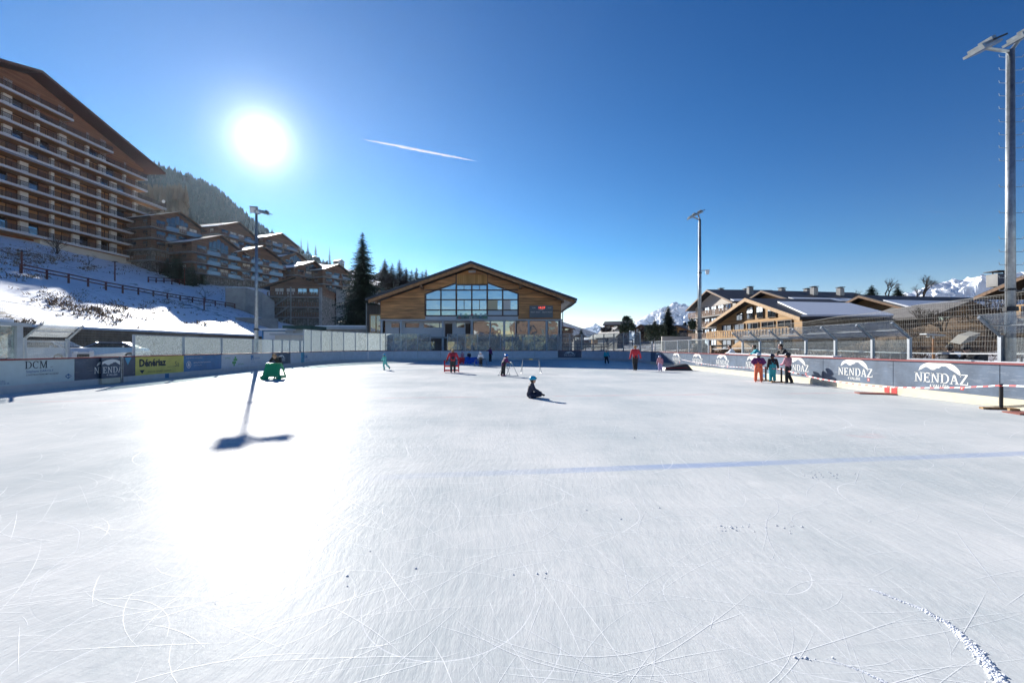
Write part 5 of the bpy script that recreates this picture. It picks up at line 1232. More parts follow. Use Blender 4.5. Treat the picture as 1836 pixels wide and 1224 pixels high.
for i, (px, pt, pb, y) in enumerate(((690, 462, 520, 170), (703, 470, 520, 165), (716, 464, 525, 168), (728, 478, 528, 172), (738, 482, 528, 160), (747, 478, 530, 165), (757, 484, 530, 160), (764, 481, 530, 168))):
    b_ = at_px(px, pb, 0, Y=y); b_.z = min(b_.z, terr(b_.x, b_.y)+6); h = P(px, pt, y).z-b_.z
    spruce(['tallest leafless larch nearest the tall spruce', 'slim leafless larch in the left half of the larch row', 'broad leafless larch above the snowy roofed houses', 'low leafless larch in the middle of the larch row', 'short leafless larch right of the row\'s middle', 'leafless larch third from the right of the row', 'lower leafless larch second from the right of the row', 'rightmost leafless larch of the row above the hall roof'][i], b_, h, 4.2, 30+i, .9, 'larch_tree', 'larches on the skyline behind the timber hall', M_twig, low=.15)
for i, (px, pt, pb) in enumerate(((540, 424, 450), (552, 428, 455), (566, 436, 455), (591, 441, 470))):
    b_ = at_px(px, pb); y = b_.y+8; b_ = P(px, pb, y); b_.z -= 3; spruce(['tallest pine on the ridge between the upper chalets', 'dark pine right beside the tallest ridge pine', 'small pine low on the ridge above the upper chalets', 'slim conifer tip beside the high gabled chalet'][i], b_, P(px, pt, y).z-b_.z, 3.4, 50+i, .7, 'pine_tree', 'pines on the ridge above the upper chalets')
# dark evergreens between apartment block and the first chalets
for i, (px, pb, h, r) in enumerate(((312, 500, 7, 2.0), (322, 508, 8, 2.2), (335, 512, 5, 1.8), (345, 512, 6, 2.0), (362, 510, 5, 1.7), (300, 495, 5, 1.7))):
    spruce(['dark fir at the left of the cluster below the first dark chalets', 'tallest dark fir of the cluster beside the upper rail fence', 'short dark fir behind the upper rail fence', 'dark fir right of the snow gap', 'small dark fir at the right of the cluster below the chalets', 'small fir nearest the apartment block end'][i], at_px(px, pb, -.3), h, r, 70+i, .6, 'fir_tree', 'dark firs between the apartment block and the chalets')
bare_tree('leafless brown shrub between apartment block end and the firs', at_px(285, 493), 6, 5, .5, multi=5, thin=.7, lv=4, name='bare_shrub', cat='shrub')
bare_tree('large leafless shrub on the snowy slope below the apartment block', at_px(102, 455), 5.2, 2, .4, multi=9, thin=.6, lv=4, name='bare_shrub', cat='shrub')
bare_tree('small crooked leafless tree on the slope right of the large shrub', at_px(159, 474), 3.4, 8, .45, lv=5, thin=1.2)
bare_tree('round topped leafless tree behind the long rail fence', at_px(368, 540), 4.2, 9, .55, lv=5, thin=1.4)
# dry grass tufts on the slope
def tufts(name, label, spots, m, seed, hgt=(.15, .45)):
    rnd = random.Random(seed); mb = MB()
    for (px, py, sx, sy, n) in spots:
        for i in range(int(n*.75)):
            x, y = px+rnd.gauss(0, sx), py+rnd.gauss(0, sy); p = hit(x, y, 130)
            if p.y > 128: continue
            for k in range(4):
                d = Vector((rnd.gauss(0, .28), rnd.gauss(0, .28), 0)); h = rnd.uniform(*hgt); w = .05
                c = p+Vector((rnd.gauss(0, .22), rnd.gauss(0, .22), -.06)); mb._add([c+Vector((-w, 0, 0)), c+Vector((w, w, 0)), c+d+Vector((0, 0, h))], [(0, 1, 2)])
    o = mb.build(name, m); o['kind'] = 'stuff'; o['label'] = label; o['category'] = 'dry grass'
tufts('dry_grass', 'tufts of dry brown grass poking through the snow on the left slope', [(60, 455, 35, 8, 160), (100, 465, 25, 5, 120), (35, 470, 25, 10, 90), (160, 480, 10, 4, 50), (120, 535, 28, 9, 170), (175, 555, 30, 8, 220), (225, 565, 40, 8, 160), (60, 497, 30, 3, 40), (285, 540, 35, 8, 60), (230, 480, 20, 6, 60), (330, 550, 40, 8, 50), (380, 580, 30, 4, 60), (400, 525, 20, 5, 40), (20, 580, 30, 4, 60)], M_dry, 5)
# dry bank behind the right terrace
M_bank = snowmat('dry_bank_soil', grass=.3, gcol=(.16, .11, .06), lo=.22, hi=.36)
bx = frange(26, 60, 1.5); by = frange(26, 48, 1.5)
def bank(x, y): return terr(x, y)-.4+2.5*math.exp(-((x-39)/8.5)**2-((y-38)/7.0)**2)+.3*noise.noise(Vector((x*.4, y*.4, 0)))
struct(grid_mesh('bank', bx, by, bank, M_bank))
mb = MB(); rnd = random.Random(9)
for i in range(16000):
    x = rnd.uniform(19, 60); y = rnd.uniform(18, 70)
    if noise.noise(Vector((x*.15, y*.15, 2))) < -.1: continue
    p = Vector((x, y, max(terr(x, y)-.05, bank(x, y)-.03 if 26 < x < 60 and 26 < y < 48 else -9))); d = Vector((rnd.gauss(0, .2), rnd.gauss(0, .2), 0)); mb._add([p+Vector((-.05, 0, 0)), p+Vector((.05, .05, 0)), p+d+Vector((0, 0, rnd.uniform(.2, .7)))], [(0, 1, 2)])
o = mb.build('dry_grass', M_dry); o['kind'] = 'stuff'; o['label'] = 'tall dry brown grass on the bank behind the right boards'; o['category'] = 'dry grass'
bare_tree('leafless shrub on the dry bank behind the net', P(1690, 592, 36), 3.2, 21, .5, multi=4, lv=4, name='bare_shrub', cat='shrub')
bare_tree('leafless bush at the left foot of the dry bank', P(1655, 585, 42), 3.0, 23, .5, multi=5, lv=4, name='bare_shrub', cat='shrub')
bare_tree('pale leafless willow just left of the tall right pole', P(1778, 592, 24), 3.4, 25, .32, multi=8, lv=3, thin=.7, name='bare_shrub', cat='shrub')
bare_tree('bare brown shrub between the snowy roof and the low brown chalet', P(1532, 570, 60), 3, 26, .5, multi=4, lv=4, name='bare_shrub', cat='shrub')
spruce('dark fir left of the bare trees behind the low brown chalet', P(1563, 554, 80), 4.3, 2.3, 91, .8, 'fir_tree')
spruce('dark fir between the two bare trees behind the low brown chalet', P(1610, 554, 80), 4.1, 2.0, 92, .8, 'fir_tree')
bare_tree('taller leafless tree between the two dark firs on the right', P(1592, 552, 82), 7.2, 27, .42, lv=6, thin=1.7)
bare_tree('broad leafless tree right of the second dark fir', P(1655, 552, 78), 7.4, 28, .45, lv=6, thin=1.7)
bare_tree('thin leafless tree above the brown shrubs beside the snowy roof', P(1528, 560, 75), 4.4, 29, .45, lv=5, thin=1.5)
bare_tree('small leafless tree behind the broad one at the white ridge', P(1640, 548, 95), 5.4, 31, .45, lv=6, thin=1.5)
rnd = random.Random(19); mb = MB()
for i in range(1500):
    x = rnd.uniform(22, 50); y = rnd.uniform(20, 52)
    if noise.noise(Vector((x*.3, y*.3, 7))) < .0: continue
    z = max(terr(x, y)-.05, bank(x, y)-.03 if 26 < x < 60 and 26 < y < 48 else -9); p = Vector((x, y, z))
    for k in range(5):
        d = Vector((rnd.gauss(0, .35), rnd.gauss(0, .35), rnd.uniform(.4, 1.2))); q = p+d; mb.tube(p, q, .014, .006, 3, caps=False)
        for _ in range(3): e = Vector((rnd.gauss(0, .2), rnd.gauss(0, .2), rnd.uniform(.05, .3))); s_t = p.lerp(q, rnd.uniform(.4, .95)); mb.tube(s_t, s_t+e, .007, .003, 3, caps=False)
o = mb.build('brushwood', M_twig); o['kind'] = 'stuff'; o['label'] = 'leafless brushwood covering the dry bank on the right'; o['category'] = 'brushwood'
# village vegetation
spruce('tall dark conifer in front of the white mountain', P(1198, 602, 100), P(1198, 547, 100).z-P(1198, 602, 100).z, 2.3, 41, 1.3)
bush('round topped dark pine behind the flat village roof', P(1126, 590, 175), 2.2, 5.6, 43, n=900, leaf=.5, name='pine_tree', cat='tree')
spruce('small conifer left of the tall dark conifer', P(1174, 590, 150), 3.5, 1.4, 44, .6)
spruce('small far conifer tip above the first clear far screens', P(1042, 604, 160), 2.8, 1.3, 45, .6)
spruce('second small far conifer beside the white mountain foot', P(1228, 588, 140), 2.0, 1.4, 46, .6)
bush('dark round bush left of the middle floodlight pole', P(1241, 594, 80), 1.1, 2.3, 47, n=700, leaf=.2)
bush('trimmed dark green hedge in front of the village', P(1176, 612, 92), (2.1, 1.0), 3.3, 48, n=3500, leaf=.16, box=True, name='hedge', cat='hedge')
bush('dark green shrubs below the flat roofed village house', P(1125, 600, 120), (2.6, 1.5), 4.0, 49, n=1600, leaf=.3)
bush('reddish brown bush far left of the village houses', P(1085, 600, 150), (2.6, 1.5), 3.0, 50, n=1500, leaf=.22, m=M_twig)
bush('brown bush left of the trimmed hedge', P(1152, 612, 95), (1.2, 1.0), 2.9, 51, n=1400, leaf=.14, m=M_twig)
for i, (px, pb, h) in enumerate(((1264, 636, .5), (1249, 636, .55))):
    spruce(['tiny potted conifer right of the pair behind the low clear screen', 'tiny potted conifer left of the pair behind the low clear screen'][i], P(px, pb, 37), .95, .3, 60+i, .5, 'potted_conifer', cat='plant')
# ------------------------------------------------------------------ fences, lamps on the slope
M_red_post = mat('red_brown_post', (.14, .05, .035), .7, var=.2)
def rail_fence(label, pxs, h=1.0, n=None):
    pts = [hit(*q) for q in pxs]; root = thing('rail_fence', label, 'fence', pts[0])
    for p in pts:
        m = MB(); m.box(p+Vector((0, 0, h/2-.2)), (.18, .18, h+.4)); m.build('post', M_red_post, root)
    for hh in (h-.12, h*.45):
        m = MB()
        for a, b in zip(pts, pts[1:]): m.tube(a+Vector((.12, -.12, hh)), b+Vector((.12, -.12, hh)), .11, n=4)
        m.build('rail', M_red_post, root)
rail_fence('long red brown wooden rail fence sloping down across the snowy hillside', [(x, 487+(x-37)*.172+10*math.sin((x-37)/385*3.14)*.45) for x in (37, 84, 123, 158, 190, 220, 248, 275, 300, 323, 345, 366, 386, 404, 421)], 1.05)
rail_fence('short wooden rail fence near the apartment block end', [(266, 507), (280, 508), (294, 508), (308, 509), (322, 510), (334, 510)], 1.2)
rail_fence('small dark rail fence on the right of the snowy knoll', [(478, 560), (488, 566), (497, 571)], 1.0)
for px, pb, h, l in ((39, 487, 2.6, 'red brown lamp post at the left start of the long rail fence'), (206, 503, 3.2, 'slim lamp post on the open snow above the long fence'), (331, 512, 4.2, 'lamp post beside the short rail fence'), (366, 556, 2.2, 'short post standing just behind the long fence under the round tree'), (42, 424, 3.5, 'thin lamp post in front of the lowest balconies')):
    p = hit(px, pb); root = thing('lamp_post', l, 'lamp post', p)
    m = MB(); m.tube(p-Vector((0, 0, .4)), p+Vector((0, 0, h)), .11, .09, 6); m.build('post', M_red_post, root)
    m = MB(); m.tube(p+Vector((0, 0, h)), p+Vector((0, 0, h+.12)), .5, .15, 8); m.build('lamp_shade', M_dark, root)
# ------------------------------------------------------------------ parked cars
def car(label, loc, rz, paint, s=1):
    root = thing('parked_car', label, 'car', loc); T = Matrix.Translation(loc) @ Matrix.Rotation(rz, 4, 'Z')
    prof = [(-2.15, .35), (-2.2, .75), (-2.05, 1.0), (-1.55, 1.05), (-.85, 1.48), (.75, 1.5), (1.5, 1.12), (2.1, .95), (2.2, .7), (2.15, .35)]
    def loft(pr, wid, m, name, par, inset=lambda z: 0):
        mb = MB(T); n = len(pr); vs = []
        for s_ in (-1, 1):
            for (x, z) in pr: vs.append((x, s_*(wid-inset(z)), z))
        fs = [(i, i+1, n+i+1, n+i) for i in range(n-1)]+[(n-1, 0, n, 2*n-1), tuple(range(n-1, -1, -1)), tuple(range(n, 2*n))]
        mb._add(vs, fs); return mb.build(name, m, par)
    b = loft(prof, .88, paint, 'body', root, lambda z: max(0, (z-.95))*.42)
    gl = mat('car_glass', (.02, .025, .03), .08, 0)
    m = MB(T); m.prism([(-1.42, -.845, 1.08), (1.38, -.845, 1.08), (.70, -.70, 1.43), (-.82, -.70, 1.42)], (0, -.02, 0)); m.prism([(-1.42, .845, 1.08), (1.38, .845, 1.08), (.70, .70, 1.43), (-.82, .70, 1.42)], (0, .02, 0)); m.build('side_windows', gl, root)
    m = MB(T); m.prism([(-1.53, -.72, 1.09), (-1.53, .72, 1.09), (-.90, .62, 1.45), (-.90, -.62, 1.45)], (-.03, 0, .02)); m.build('windscreen', gl, root)
    m = MB(T); m.prism([(1.47, -.72, 1.15), (1.47, .72, 1.15), (.82, .62, 1.48), (.82, -.62, 1.48)], (.03, 0, .02)); m.build('rear_window', gl, root)
    for x in (-1.4, 1.4):
        for y in (-.82, .82):
            m = MB(T); m.tube((x, y-.1, .33), (x, y+.1, .33), .33, n=16); w = m.build('wheel', M_black, root)
            m = MB(T); m.tube((x, y+(.105 if y > 0 else -.105), .33), (x, y+(.115 if y > 0 else -.115), .33), .2, n=12); m.build('rim', M_steel, w)
    for y in (-.62, .62): m = MB(T); m.box((-2.16, y, .76), (.12, .32, .14)); m.build('headlight', M_white, root)
    for y in (-.98, .98): m = MB(T); m.box((-1.05, y, 1.12), (.12, .16, .12)); m.build('wing_mirror', paint, root)
    m = MB(T); m.box((-2.2, 0, .52), (.05, .9, .2)); m.build('grille', M_black, root)
    return root
c_sil = mat('silver_car_paint', (.45, .46, .48), .22, .7)
car('silver parked car behind the netting right of the left bench shelter', (-32.4, 37, .56), R(200), c_sil)
car('white parked car half hidden behind the left bench shelter', (-30.9, 30.3, .56), R(185), mat('white_car_paint', (.6, .62, .65), .2, .2))
# ------------------------------------------------------------------ hill forest, mountains, contrails
def ridge_mesh(name, prof, Y, depth, m, nx=160, ny=36, rough=.06, base=-40, seed=0, shape=1.0, rid=True, fr=14):
    """range whose crest passes through the given view angles at distance Y, with real depth behind and in front"""
    x0, x1 = prof[0][0], prof[-1][0]
    def crest(px):
        for (a, b), (c, d) in zip(prof, prof[1:]):
            if a <= px <= c: return b+(d-b)*(px-a)/(c-a)
        return prof[-1][1]
    v = []; f = []
    for j in range(ny+1):
        t = j/ny*2-1
        for i in range(nx+1):
            px = x0+(x1-x0)*i/nx; X = (px-CX)/F*Y; yy = Y+t*depth; zc = EYE-(crest(px)-HY)/F*Y
            k = (1-abs(t))**shape; x = X*(1+.0*t); q = Vector((X/Y*fr, t*fr*.35*depth/Y*3, seed))
            nz = 0; amp = 1; q2 = q.copy()
            for o in range(5): nn = noise.noise(q2); nz += amp*((1-2*abs(nn))-.5 if rid else nn); amp *= .5; q2 = q2*2.1
            e = 1-(1-min(1, abs(t)*5))*.75
            z = base+(zc-base)*k+nz*rough*(zc-base)*e*(1 if k > .02 else 0)
            v.append((X+(noise.noise(q*1.3+Vector((5, 0, 0))))*depth*.08*e, yy, z))
    n1 = nx+1
    for j in range(ny):
        for i in range(nx): f.append((j*n1+i, j*n1+i+1, (j+1)*n1+i+1, (j+1)*n1+i))
    me = bpy.data.meshes.new(name); me.from_pydata(v, [], f); me.materials.append(m); o = bpy.data.objects.new(name, me); COL.objects.link(o); struct(o); return o
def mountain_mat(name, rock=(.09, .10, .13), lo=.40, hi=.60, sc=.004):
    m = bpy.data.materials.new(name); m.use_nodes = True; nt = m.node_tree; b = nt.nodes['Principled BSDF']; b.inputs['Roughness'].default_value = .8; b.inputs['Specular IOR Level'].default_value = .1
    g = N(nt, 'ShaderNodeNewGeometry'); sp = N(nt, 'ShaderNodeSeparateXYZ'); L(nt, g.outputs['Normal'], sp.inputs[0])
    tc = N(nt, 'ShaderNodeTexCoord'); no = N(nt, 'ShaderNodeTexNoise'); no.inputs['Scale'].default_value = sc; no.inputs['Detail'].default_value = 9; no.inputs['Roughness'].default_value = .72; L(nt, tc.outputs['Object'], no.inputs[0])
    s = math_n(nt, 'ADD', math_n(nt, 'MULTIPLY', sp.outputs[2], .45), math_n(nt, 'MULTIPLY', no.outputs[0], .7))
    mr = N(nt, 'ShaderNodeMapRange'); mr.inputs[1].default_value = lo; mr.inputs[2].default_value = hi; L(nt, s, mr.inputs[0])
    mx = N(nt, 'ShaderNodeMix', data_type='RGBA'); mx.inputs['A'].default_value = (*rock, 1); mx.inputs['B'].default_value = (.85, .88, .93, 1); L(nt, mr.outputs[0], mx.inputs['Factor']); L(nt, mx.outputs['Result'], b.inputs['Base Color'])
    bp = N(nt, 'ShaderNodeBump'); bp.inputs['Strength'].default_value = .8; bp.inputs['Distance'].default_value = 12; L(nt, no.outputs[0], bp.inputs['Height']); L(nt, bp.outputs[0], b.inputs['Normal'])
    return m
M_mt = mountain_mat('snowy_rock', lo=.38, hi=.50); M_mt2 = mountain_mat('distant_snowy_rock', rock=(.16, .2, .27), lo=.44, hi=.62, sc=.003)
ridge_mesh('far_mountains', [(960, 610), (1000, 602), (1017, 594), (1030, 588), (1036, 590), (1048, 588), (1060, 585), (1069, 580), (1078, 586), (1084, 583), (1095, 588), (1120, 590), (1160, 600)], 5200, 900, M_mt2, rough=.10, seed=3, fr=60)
ridge_mesh('snowy_mountain', [(1080, 604), (1110, 592), (1135, 580), (1148, 573), (1155, 568), (1168, 562), (1180, 556), (1190, 552), (1200, 548), (1205, 543), (1210, 542), (1215, 546), (1222, 547), (1228, 545), (1235, 548), (1245, 552), (1255, 560), (1290, 566), (1330, 575), (1380, 590)], 4200, 1100, M_mt, nx=260, ny=60, rough=.15, seed=7, fr=40)
M_mt3 = mountain_mat('bright_snowy_rock', lo=.26, hi=.36); ridge_mesh('snowy_mountain', [(1440, 590), (1470, 560), (1486, 546), (1492, 545), (1510, 550), (1540, 560), (1590, 552), (1605, 545), (1623, 529), (1640, 524), (1655, 522), (1670, 516), (1690, 510), (1700, 506), (1715, 502), (1733, 500), (1745, 503), (1761, 497), (1780, 500), (1820, 492), (1880, 480), (1960, 500)], 3600, 1000, M_mt3, nx=300, ny=60, rough=.24, seed=21, fr=30)
M_hill = mat('forested_hill', (.035, .035, .03), .95, var=.5, vscale=.02, col2=(.16, .13, .11))
hill_prof = [(-300, 280), (100, 270), (200, 278), (240, 287), (262, 291), (290, 300), (320, 312), (345, 322), (370, 333), (395, 348), (415, 362), (435, 378), (455, 395), (475, 410), (500, 428), (540, 450), (600, 480), (700, 530)]
ridge_mesh('forested_hill', hill_prof, 800, 420, M_hill, nx=120, ny=24, rough=.035, base=0, seed=5, rid=False, fr=8)
hl = bpy.data.objects['forested_hill']; rnd = random.Random(77); mb = MB(); hv = hl.data.vertices; nx1 = 121
for i in range(16000):
    j = rnd.randint(1, 12); k = rnd.randint(30, 115); a = hv[j*nx1+k].co; b = hv[j*nx1+k+1].co; c = hv[(j+1)*nx1+k].co; u, w = rnd.random(), rnd.random()
    p = a+(b-a)*u+(c-a)*w
    if noise.noise(Vector((p.x*.01, p.y*.01, 4))) > .25: continue
    h = rnd.uniform(5, 11); r = h*.24; vs = [p+Vector((r*math.cos(t*1.2566+i), r*math.sin(t*1.2566+i), h*.05)) for t in range(5)]+[p+Vector((0, 0, h))]
    mb._add(vs, [(t, (t+1) % 5, 5) for t in range(5)])
o = mb.build('forest', mat('hill_conifers', (.025, .034, .03), .9)); o['kind'] = 'stuff'; o['label'] = 'conifer forest covering the hazy hill behind the chalets'; o['category'] = 'forest'
# ochre larch wood lower on the hill, just above the apartment block end
rnd = random.Random(78); mb = MB()
for i in range(600):
    px = rnd.uniform(232, 335); py = rnd.uniform(335, 385); y = rnd.uniform(330, 520); p = P(px, py, y); p.z -= 10; h = 14
    vs = [p+Vector((2.2*math.cos(t*1.2566+i), 2.2*math.sin(t*1.2566+i), h*.1)) for t in range(5)]+[p+Vector((0, 0, h))]
    mb._add(vs, [(t, (t+1) % 5, 5) for t in range(5)])
o = mb.build('larch_wood', mat('ochre_larches', (.17, .12, .07), .9)); o['kind'] = 'stuff'; o['label'] = 'ochre brown larch wood above the end of the apartment block'; o['category'] = 'forest'
# contrails: long strings of ice-crystal puffs
M_trail = mat('contrail_ice', (.9, .92, .95), 1)
def trail_mat(d):
    m = bpy.data.materials.new('contrail_vapour'); m.use_nodes = True; nt = m.node_tree; nt.nodes.clear()
    tr = N(nt, 'ShaderNodeBsdfTransparent'); tl = N(nt, 'ShaderNodeBsdfTranslucent'); tl.inputs[0].default_value = (.95, .97, 1, 1); df = N(nt, 'ShaderNodeBsdfDiffuse'); df.inputs[0].default_value = (.95, .97, 1, 1)
    m0 = N(nt, 'ShaderNodeMixShader'); L(nt, tl.outputs[0], m0.inputs[1]); L(nt, df.outputs[0], m0.inputs[2])
    mx = N(nt, 'ShaderNodeMixShader'); mx.inputs[0].default_value = d; L(nt, tr.outputs[0], mx.inputs[1]); L(nt, m0.outputs[0], mx.inputs[2]); o = N(nt, 'ShaderNodeOutputMaterial'); L(nt, mx.outputs[0], o.inputs[0]); return m
def contrail(label, a, b, wmax, n, seed, d=.3):
    rnd = random.Random(seed); Y = 12000; mb = MB()
    for i in range(n):
        t = rnd.random(); k = math.sin(math.pi*min(1, t*1.05))**.6*(.45+.55*rnd.random())
        w = wmax*k; px = a[0]+(b[0]-a[0])*t; py = a[1]+(b[1]-a[1])*t+(t*(1-t))*-6*0+rnd.gauss(0, .45)*w*.5
        r = w*.22/F*Y*rnd.uniform(.4, 1.3); mb.ball(P(px, py, Y), (r*2.0, r, r*.8), 7, 5)
    o = mb.build('contrail', trail_mat(d), smooth=True); o['kind'] = 'stuff'; o['label'] = label; o['category'] = 'contrail'
contrail('long white contrail above the timber hall', (646, 249), (868, 292), 5.6, 1500, 1, .10)
contrail('faint short contrail right of the long one', (790, 257), (890, 266), 1.6, 500, 2, .02)
contrail('thin short contrail high at the right', (1650, 376), (1718, 386), 1.3, 500, 3, .03)
contrail('thin contrail above the bare trees on the right', (1605, 482), (1676, 500), 1.3, 500, 4, .035)
# ------------------------------------------------------------------ terrace furniture behind the right boards
def post_thing(name, label, cat, a, b, r, m): 
    mb = MB(); mb.tube(a, b, r, n=8); return tag(mb.build(name, m), label, cat)
ps = thing('patio_lamp', 'wooden terrace post with a grey tilted lamp panel behind the net', 'terrace lamp', (16.6, 18, 0))
Yp = 18.0
mb = MB(); a = P(1674, 650, Yp); b = P(1674, 607, Yp); mb.tube((a.x, Yp, 0), (b.x, Yp, b.z), .045, n=8); mb.build('post', mat('orange_wood_post', (.42, .2, .08), .6), ps)
mb = MB(); c = P(1672, 600, Yp); mb.box(c, (.75, .3, .04), ry=R(4)); mb.tube(b, c, .03, n=6); mb.build('lamp_panel', M_steelp, ps)
mb = MB(); c = P(1664, 603, Yp); mb.ball(c, .055); mb.build('bulb', M_curt, ps)
pr = thing('awning', 'pale grey tilted sail awning behind the person in the black hat', 'awning', P(1740, 610, 20))
mb = MB(); mb.prism([P(1722, 617, 20), P(1738, 603, 20), P(1759, 597, 20), P(1745, 612, 20)], (0, .5, .1)); mb.build('canvas', mat('grey_canvas', (.32, .31, .27), .9), pr)
mb = MB(); a = P(1768, 604, 20.4); mb.tube((a.x, 20.4, 0), (a.x, 20.4, a.z+.1), .035, n=6); mb.tube((a.x, 20.4, a.z), P(1748, 606, 20.2), .03, n=6); mb.build('mast', M_frame, pr)
for i, (px, y, nm) in enumerate(((1592, 19.5, 'dark stacked terrace chair left of the wooden lamp post'), (1612, 19.0, 'dark terrace chair beside the wooden lamp post'), (1630, 18.6, 'dark terrace chair with red seat pad near the net'), (1770, 17.0, 'terrace chair behind the white post at the right'))):
    p = P(px, 640, y); ch = thing('terrace_chair', nm, 'chair', (p.x, y, .1)); x = p.x
    for dx in (-.2, .2):
        for dy in (-.2, .2): mb = MB(); mb.tube((x+dx, y+dy, .1), (x+dx*.85, y+dy*.85, .56 if dy < 0 else 1.42), .018, n=5); mb.build('leg', M_dark, ch)
    mb = MB(); mb.box((x, y, .57), (.44, .44, .04)); mb.build('seat', mat('red_pad', (.3, .03, .03), .7) if i == 2 else M_dark, ch)
    mb = MB(); mb.box((x, y+.18, 1.2), (.42, .03, .36)); mb.build('backrest', M_dark, ch)
tb = thing('terrace_table', 'long dark wooden terrace table behind the right boards', 'table', (17.3, 19, .1))
mb = MB(); mb.box((17.3, 19.0, .82), (1.0, 3.0, .06)); mb.build('tabletop', M_wood_dk, tb)
for dx in (-.4, .4):
    for dy in (-1.3, 1.3): mb = MB(); mb.box((17.3+dx, 19+dy, .45), (.08, .08, .7)); mb.build('leg', M_wood_dk, tb)
fnn = thing('timber_stake_fence', 'weathered stake fence at the back of the right terrace', 'fence', (19.2, 10, .2))
for i in range(40):
    y = 10+i*.55; mb = MB(); h = .9+.25*math.sin(i*2.1); mb.tube((19.2, y, .1), (19.2, y, .2+h), .035, n=5); mb.build('stake', M_twig if i % 3 else M_beam, fnn)
mb = MB(); mb.box2((19.16, 10, .75), (19.24, 31.5, .85)); mb.build('rail', M_beam, fnn)
sgn = thing('white_notice', 'small white notice board between the two people in black hats', 'sign', P(1717, 640, 17.4))
mb = MB(); c = P(1717, 637, 17.4); mb.box(c, (.24, .02, .3)); mb.build('board', M_white, sgn)
mb = MB(); mb.tube((c.x, 17.42, .1), (c.x, 17.42, c.z), .02, n=5); mb.build('stake', M_beam, sgn)
# ------------------------------------------------------------------ people
COLS = dict(red=(.55, .03, .045), black=(.016, .017, .02), dkgrey=(.035, .037, .042), teal=(.03, .34, .33), navy=(.018, .026, .055), orange=(.80, .17, .08), turq=(.02, .36, .44), white=(.72, .74, .78), pink=(.62, .28, .33), purple=(.13, .02, .12), lilac=(.45, .38, .62), blue=(.02, .18, .6), cyan=(.02, .38, .62), magenta=(.5, .05, .2), blond=(.38, .22, .1), brown=(.06, .035, .02), ltblue=(.25, .45, .7), grey=(.2, .2, .21), mint=(.15, .55, .48), green=(.1, .5, .15))
def cloth(c): return mat('cloth_'+c, COLS[c], .75, var=.12, vscale=9, bump=.4, bscale=14)
def blob(mb, a, b, r0, r1, n=10):
    """tapered limb with round ends"""
    a, b = Vector(a), Vector(b); mb.tube(a, b, r0, r1, n); mb.ball(a, r0, 10, 6); mb.ball(b, r1, 10, 6)
def remesh(o, vox=.014, sm=6, noise_=0):
    m = o.modifiers.new('remesh', 'REMESH'); m.mode = 'VOXEL'; m.voxel_size = vox; m.use_smooth_shade = True
    s = o.modifiers.new('smooth', 'SMOOTH'); s.iterations = sm; s.factor = .5
    return o
STAND = dict(pel=(0, 0, .53), che=(0, 0, .73), nec=(0, .0, .84), hed=(0, .015, .925), shL=(-.115, 0, .80), elL=(-.15, -.01, .645), haL=(-.155, .05, .51), shR=(.115, 0, .80), elR=(.15, -.01, .645), haR=(.155, .05, .51),
             hiL=(-.055, 0, .51), knL=(-.062, .015, .28), anL=(-.065, -.01, .065), hiR=(.055, 0, .51), knR=(.062, .015, .28), anR=(.065, -.01, .065))
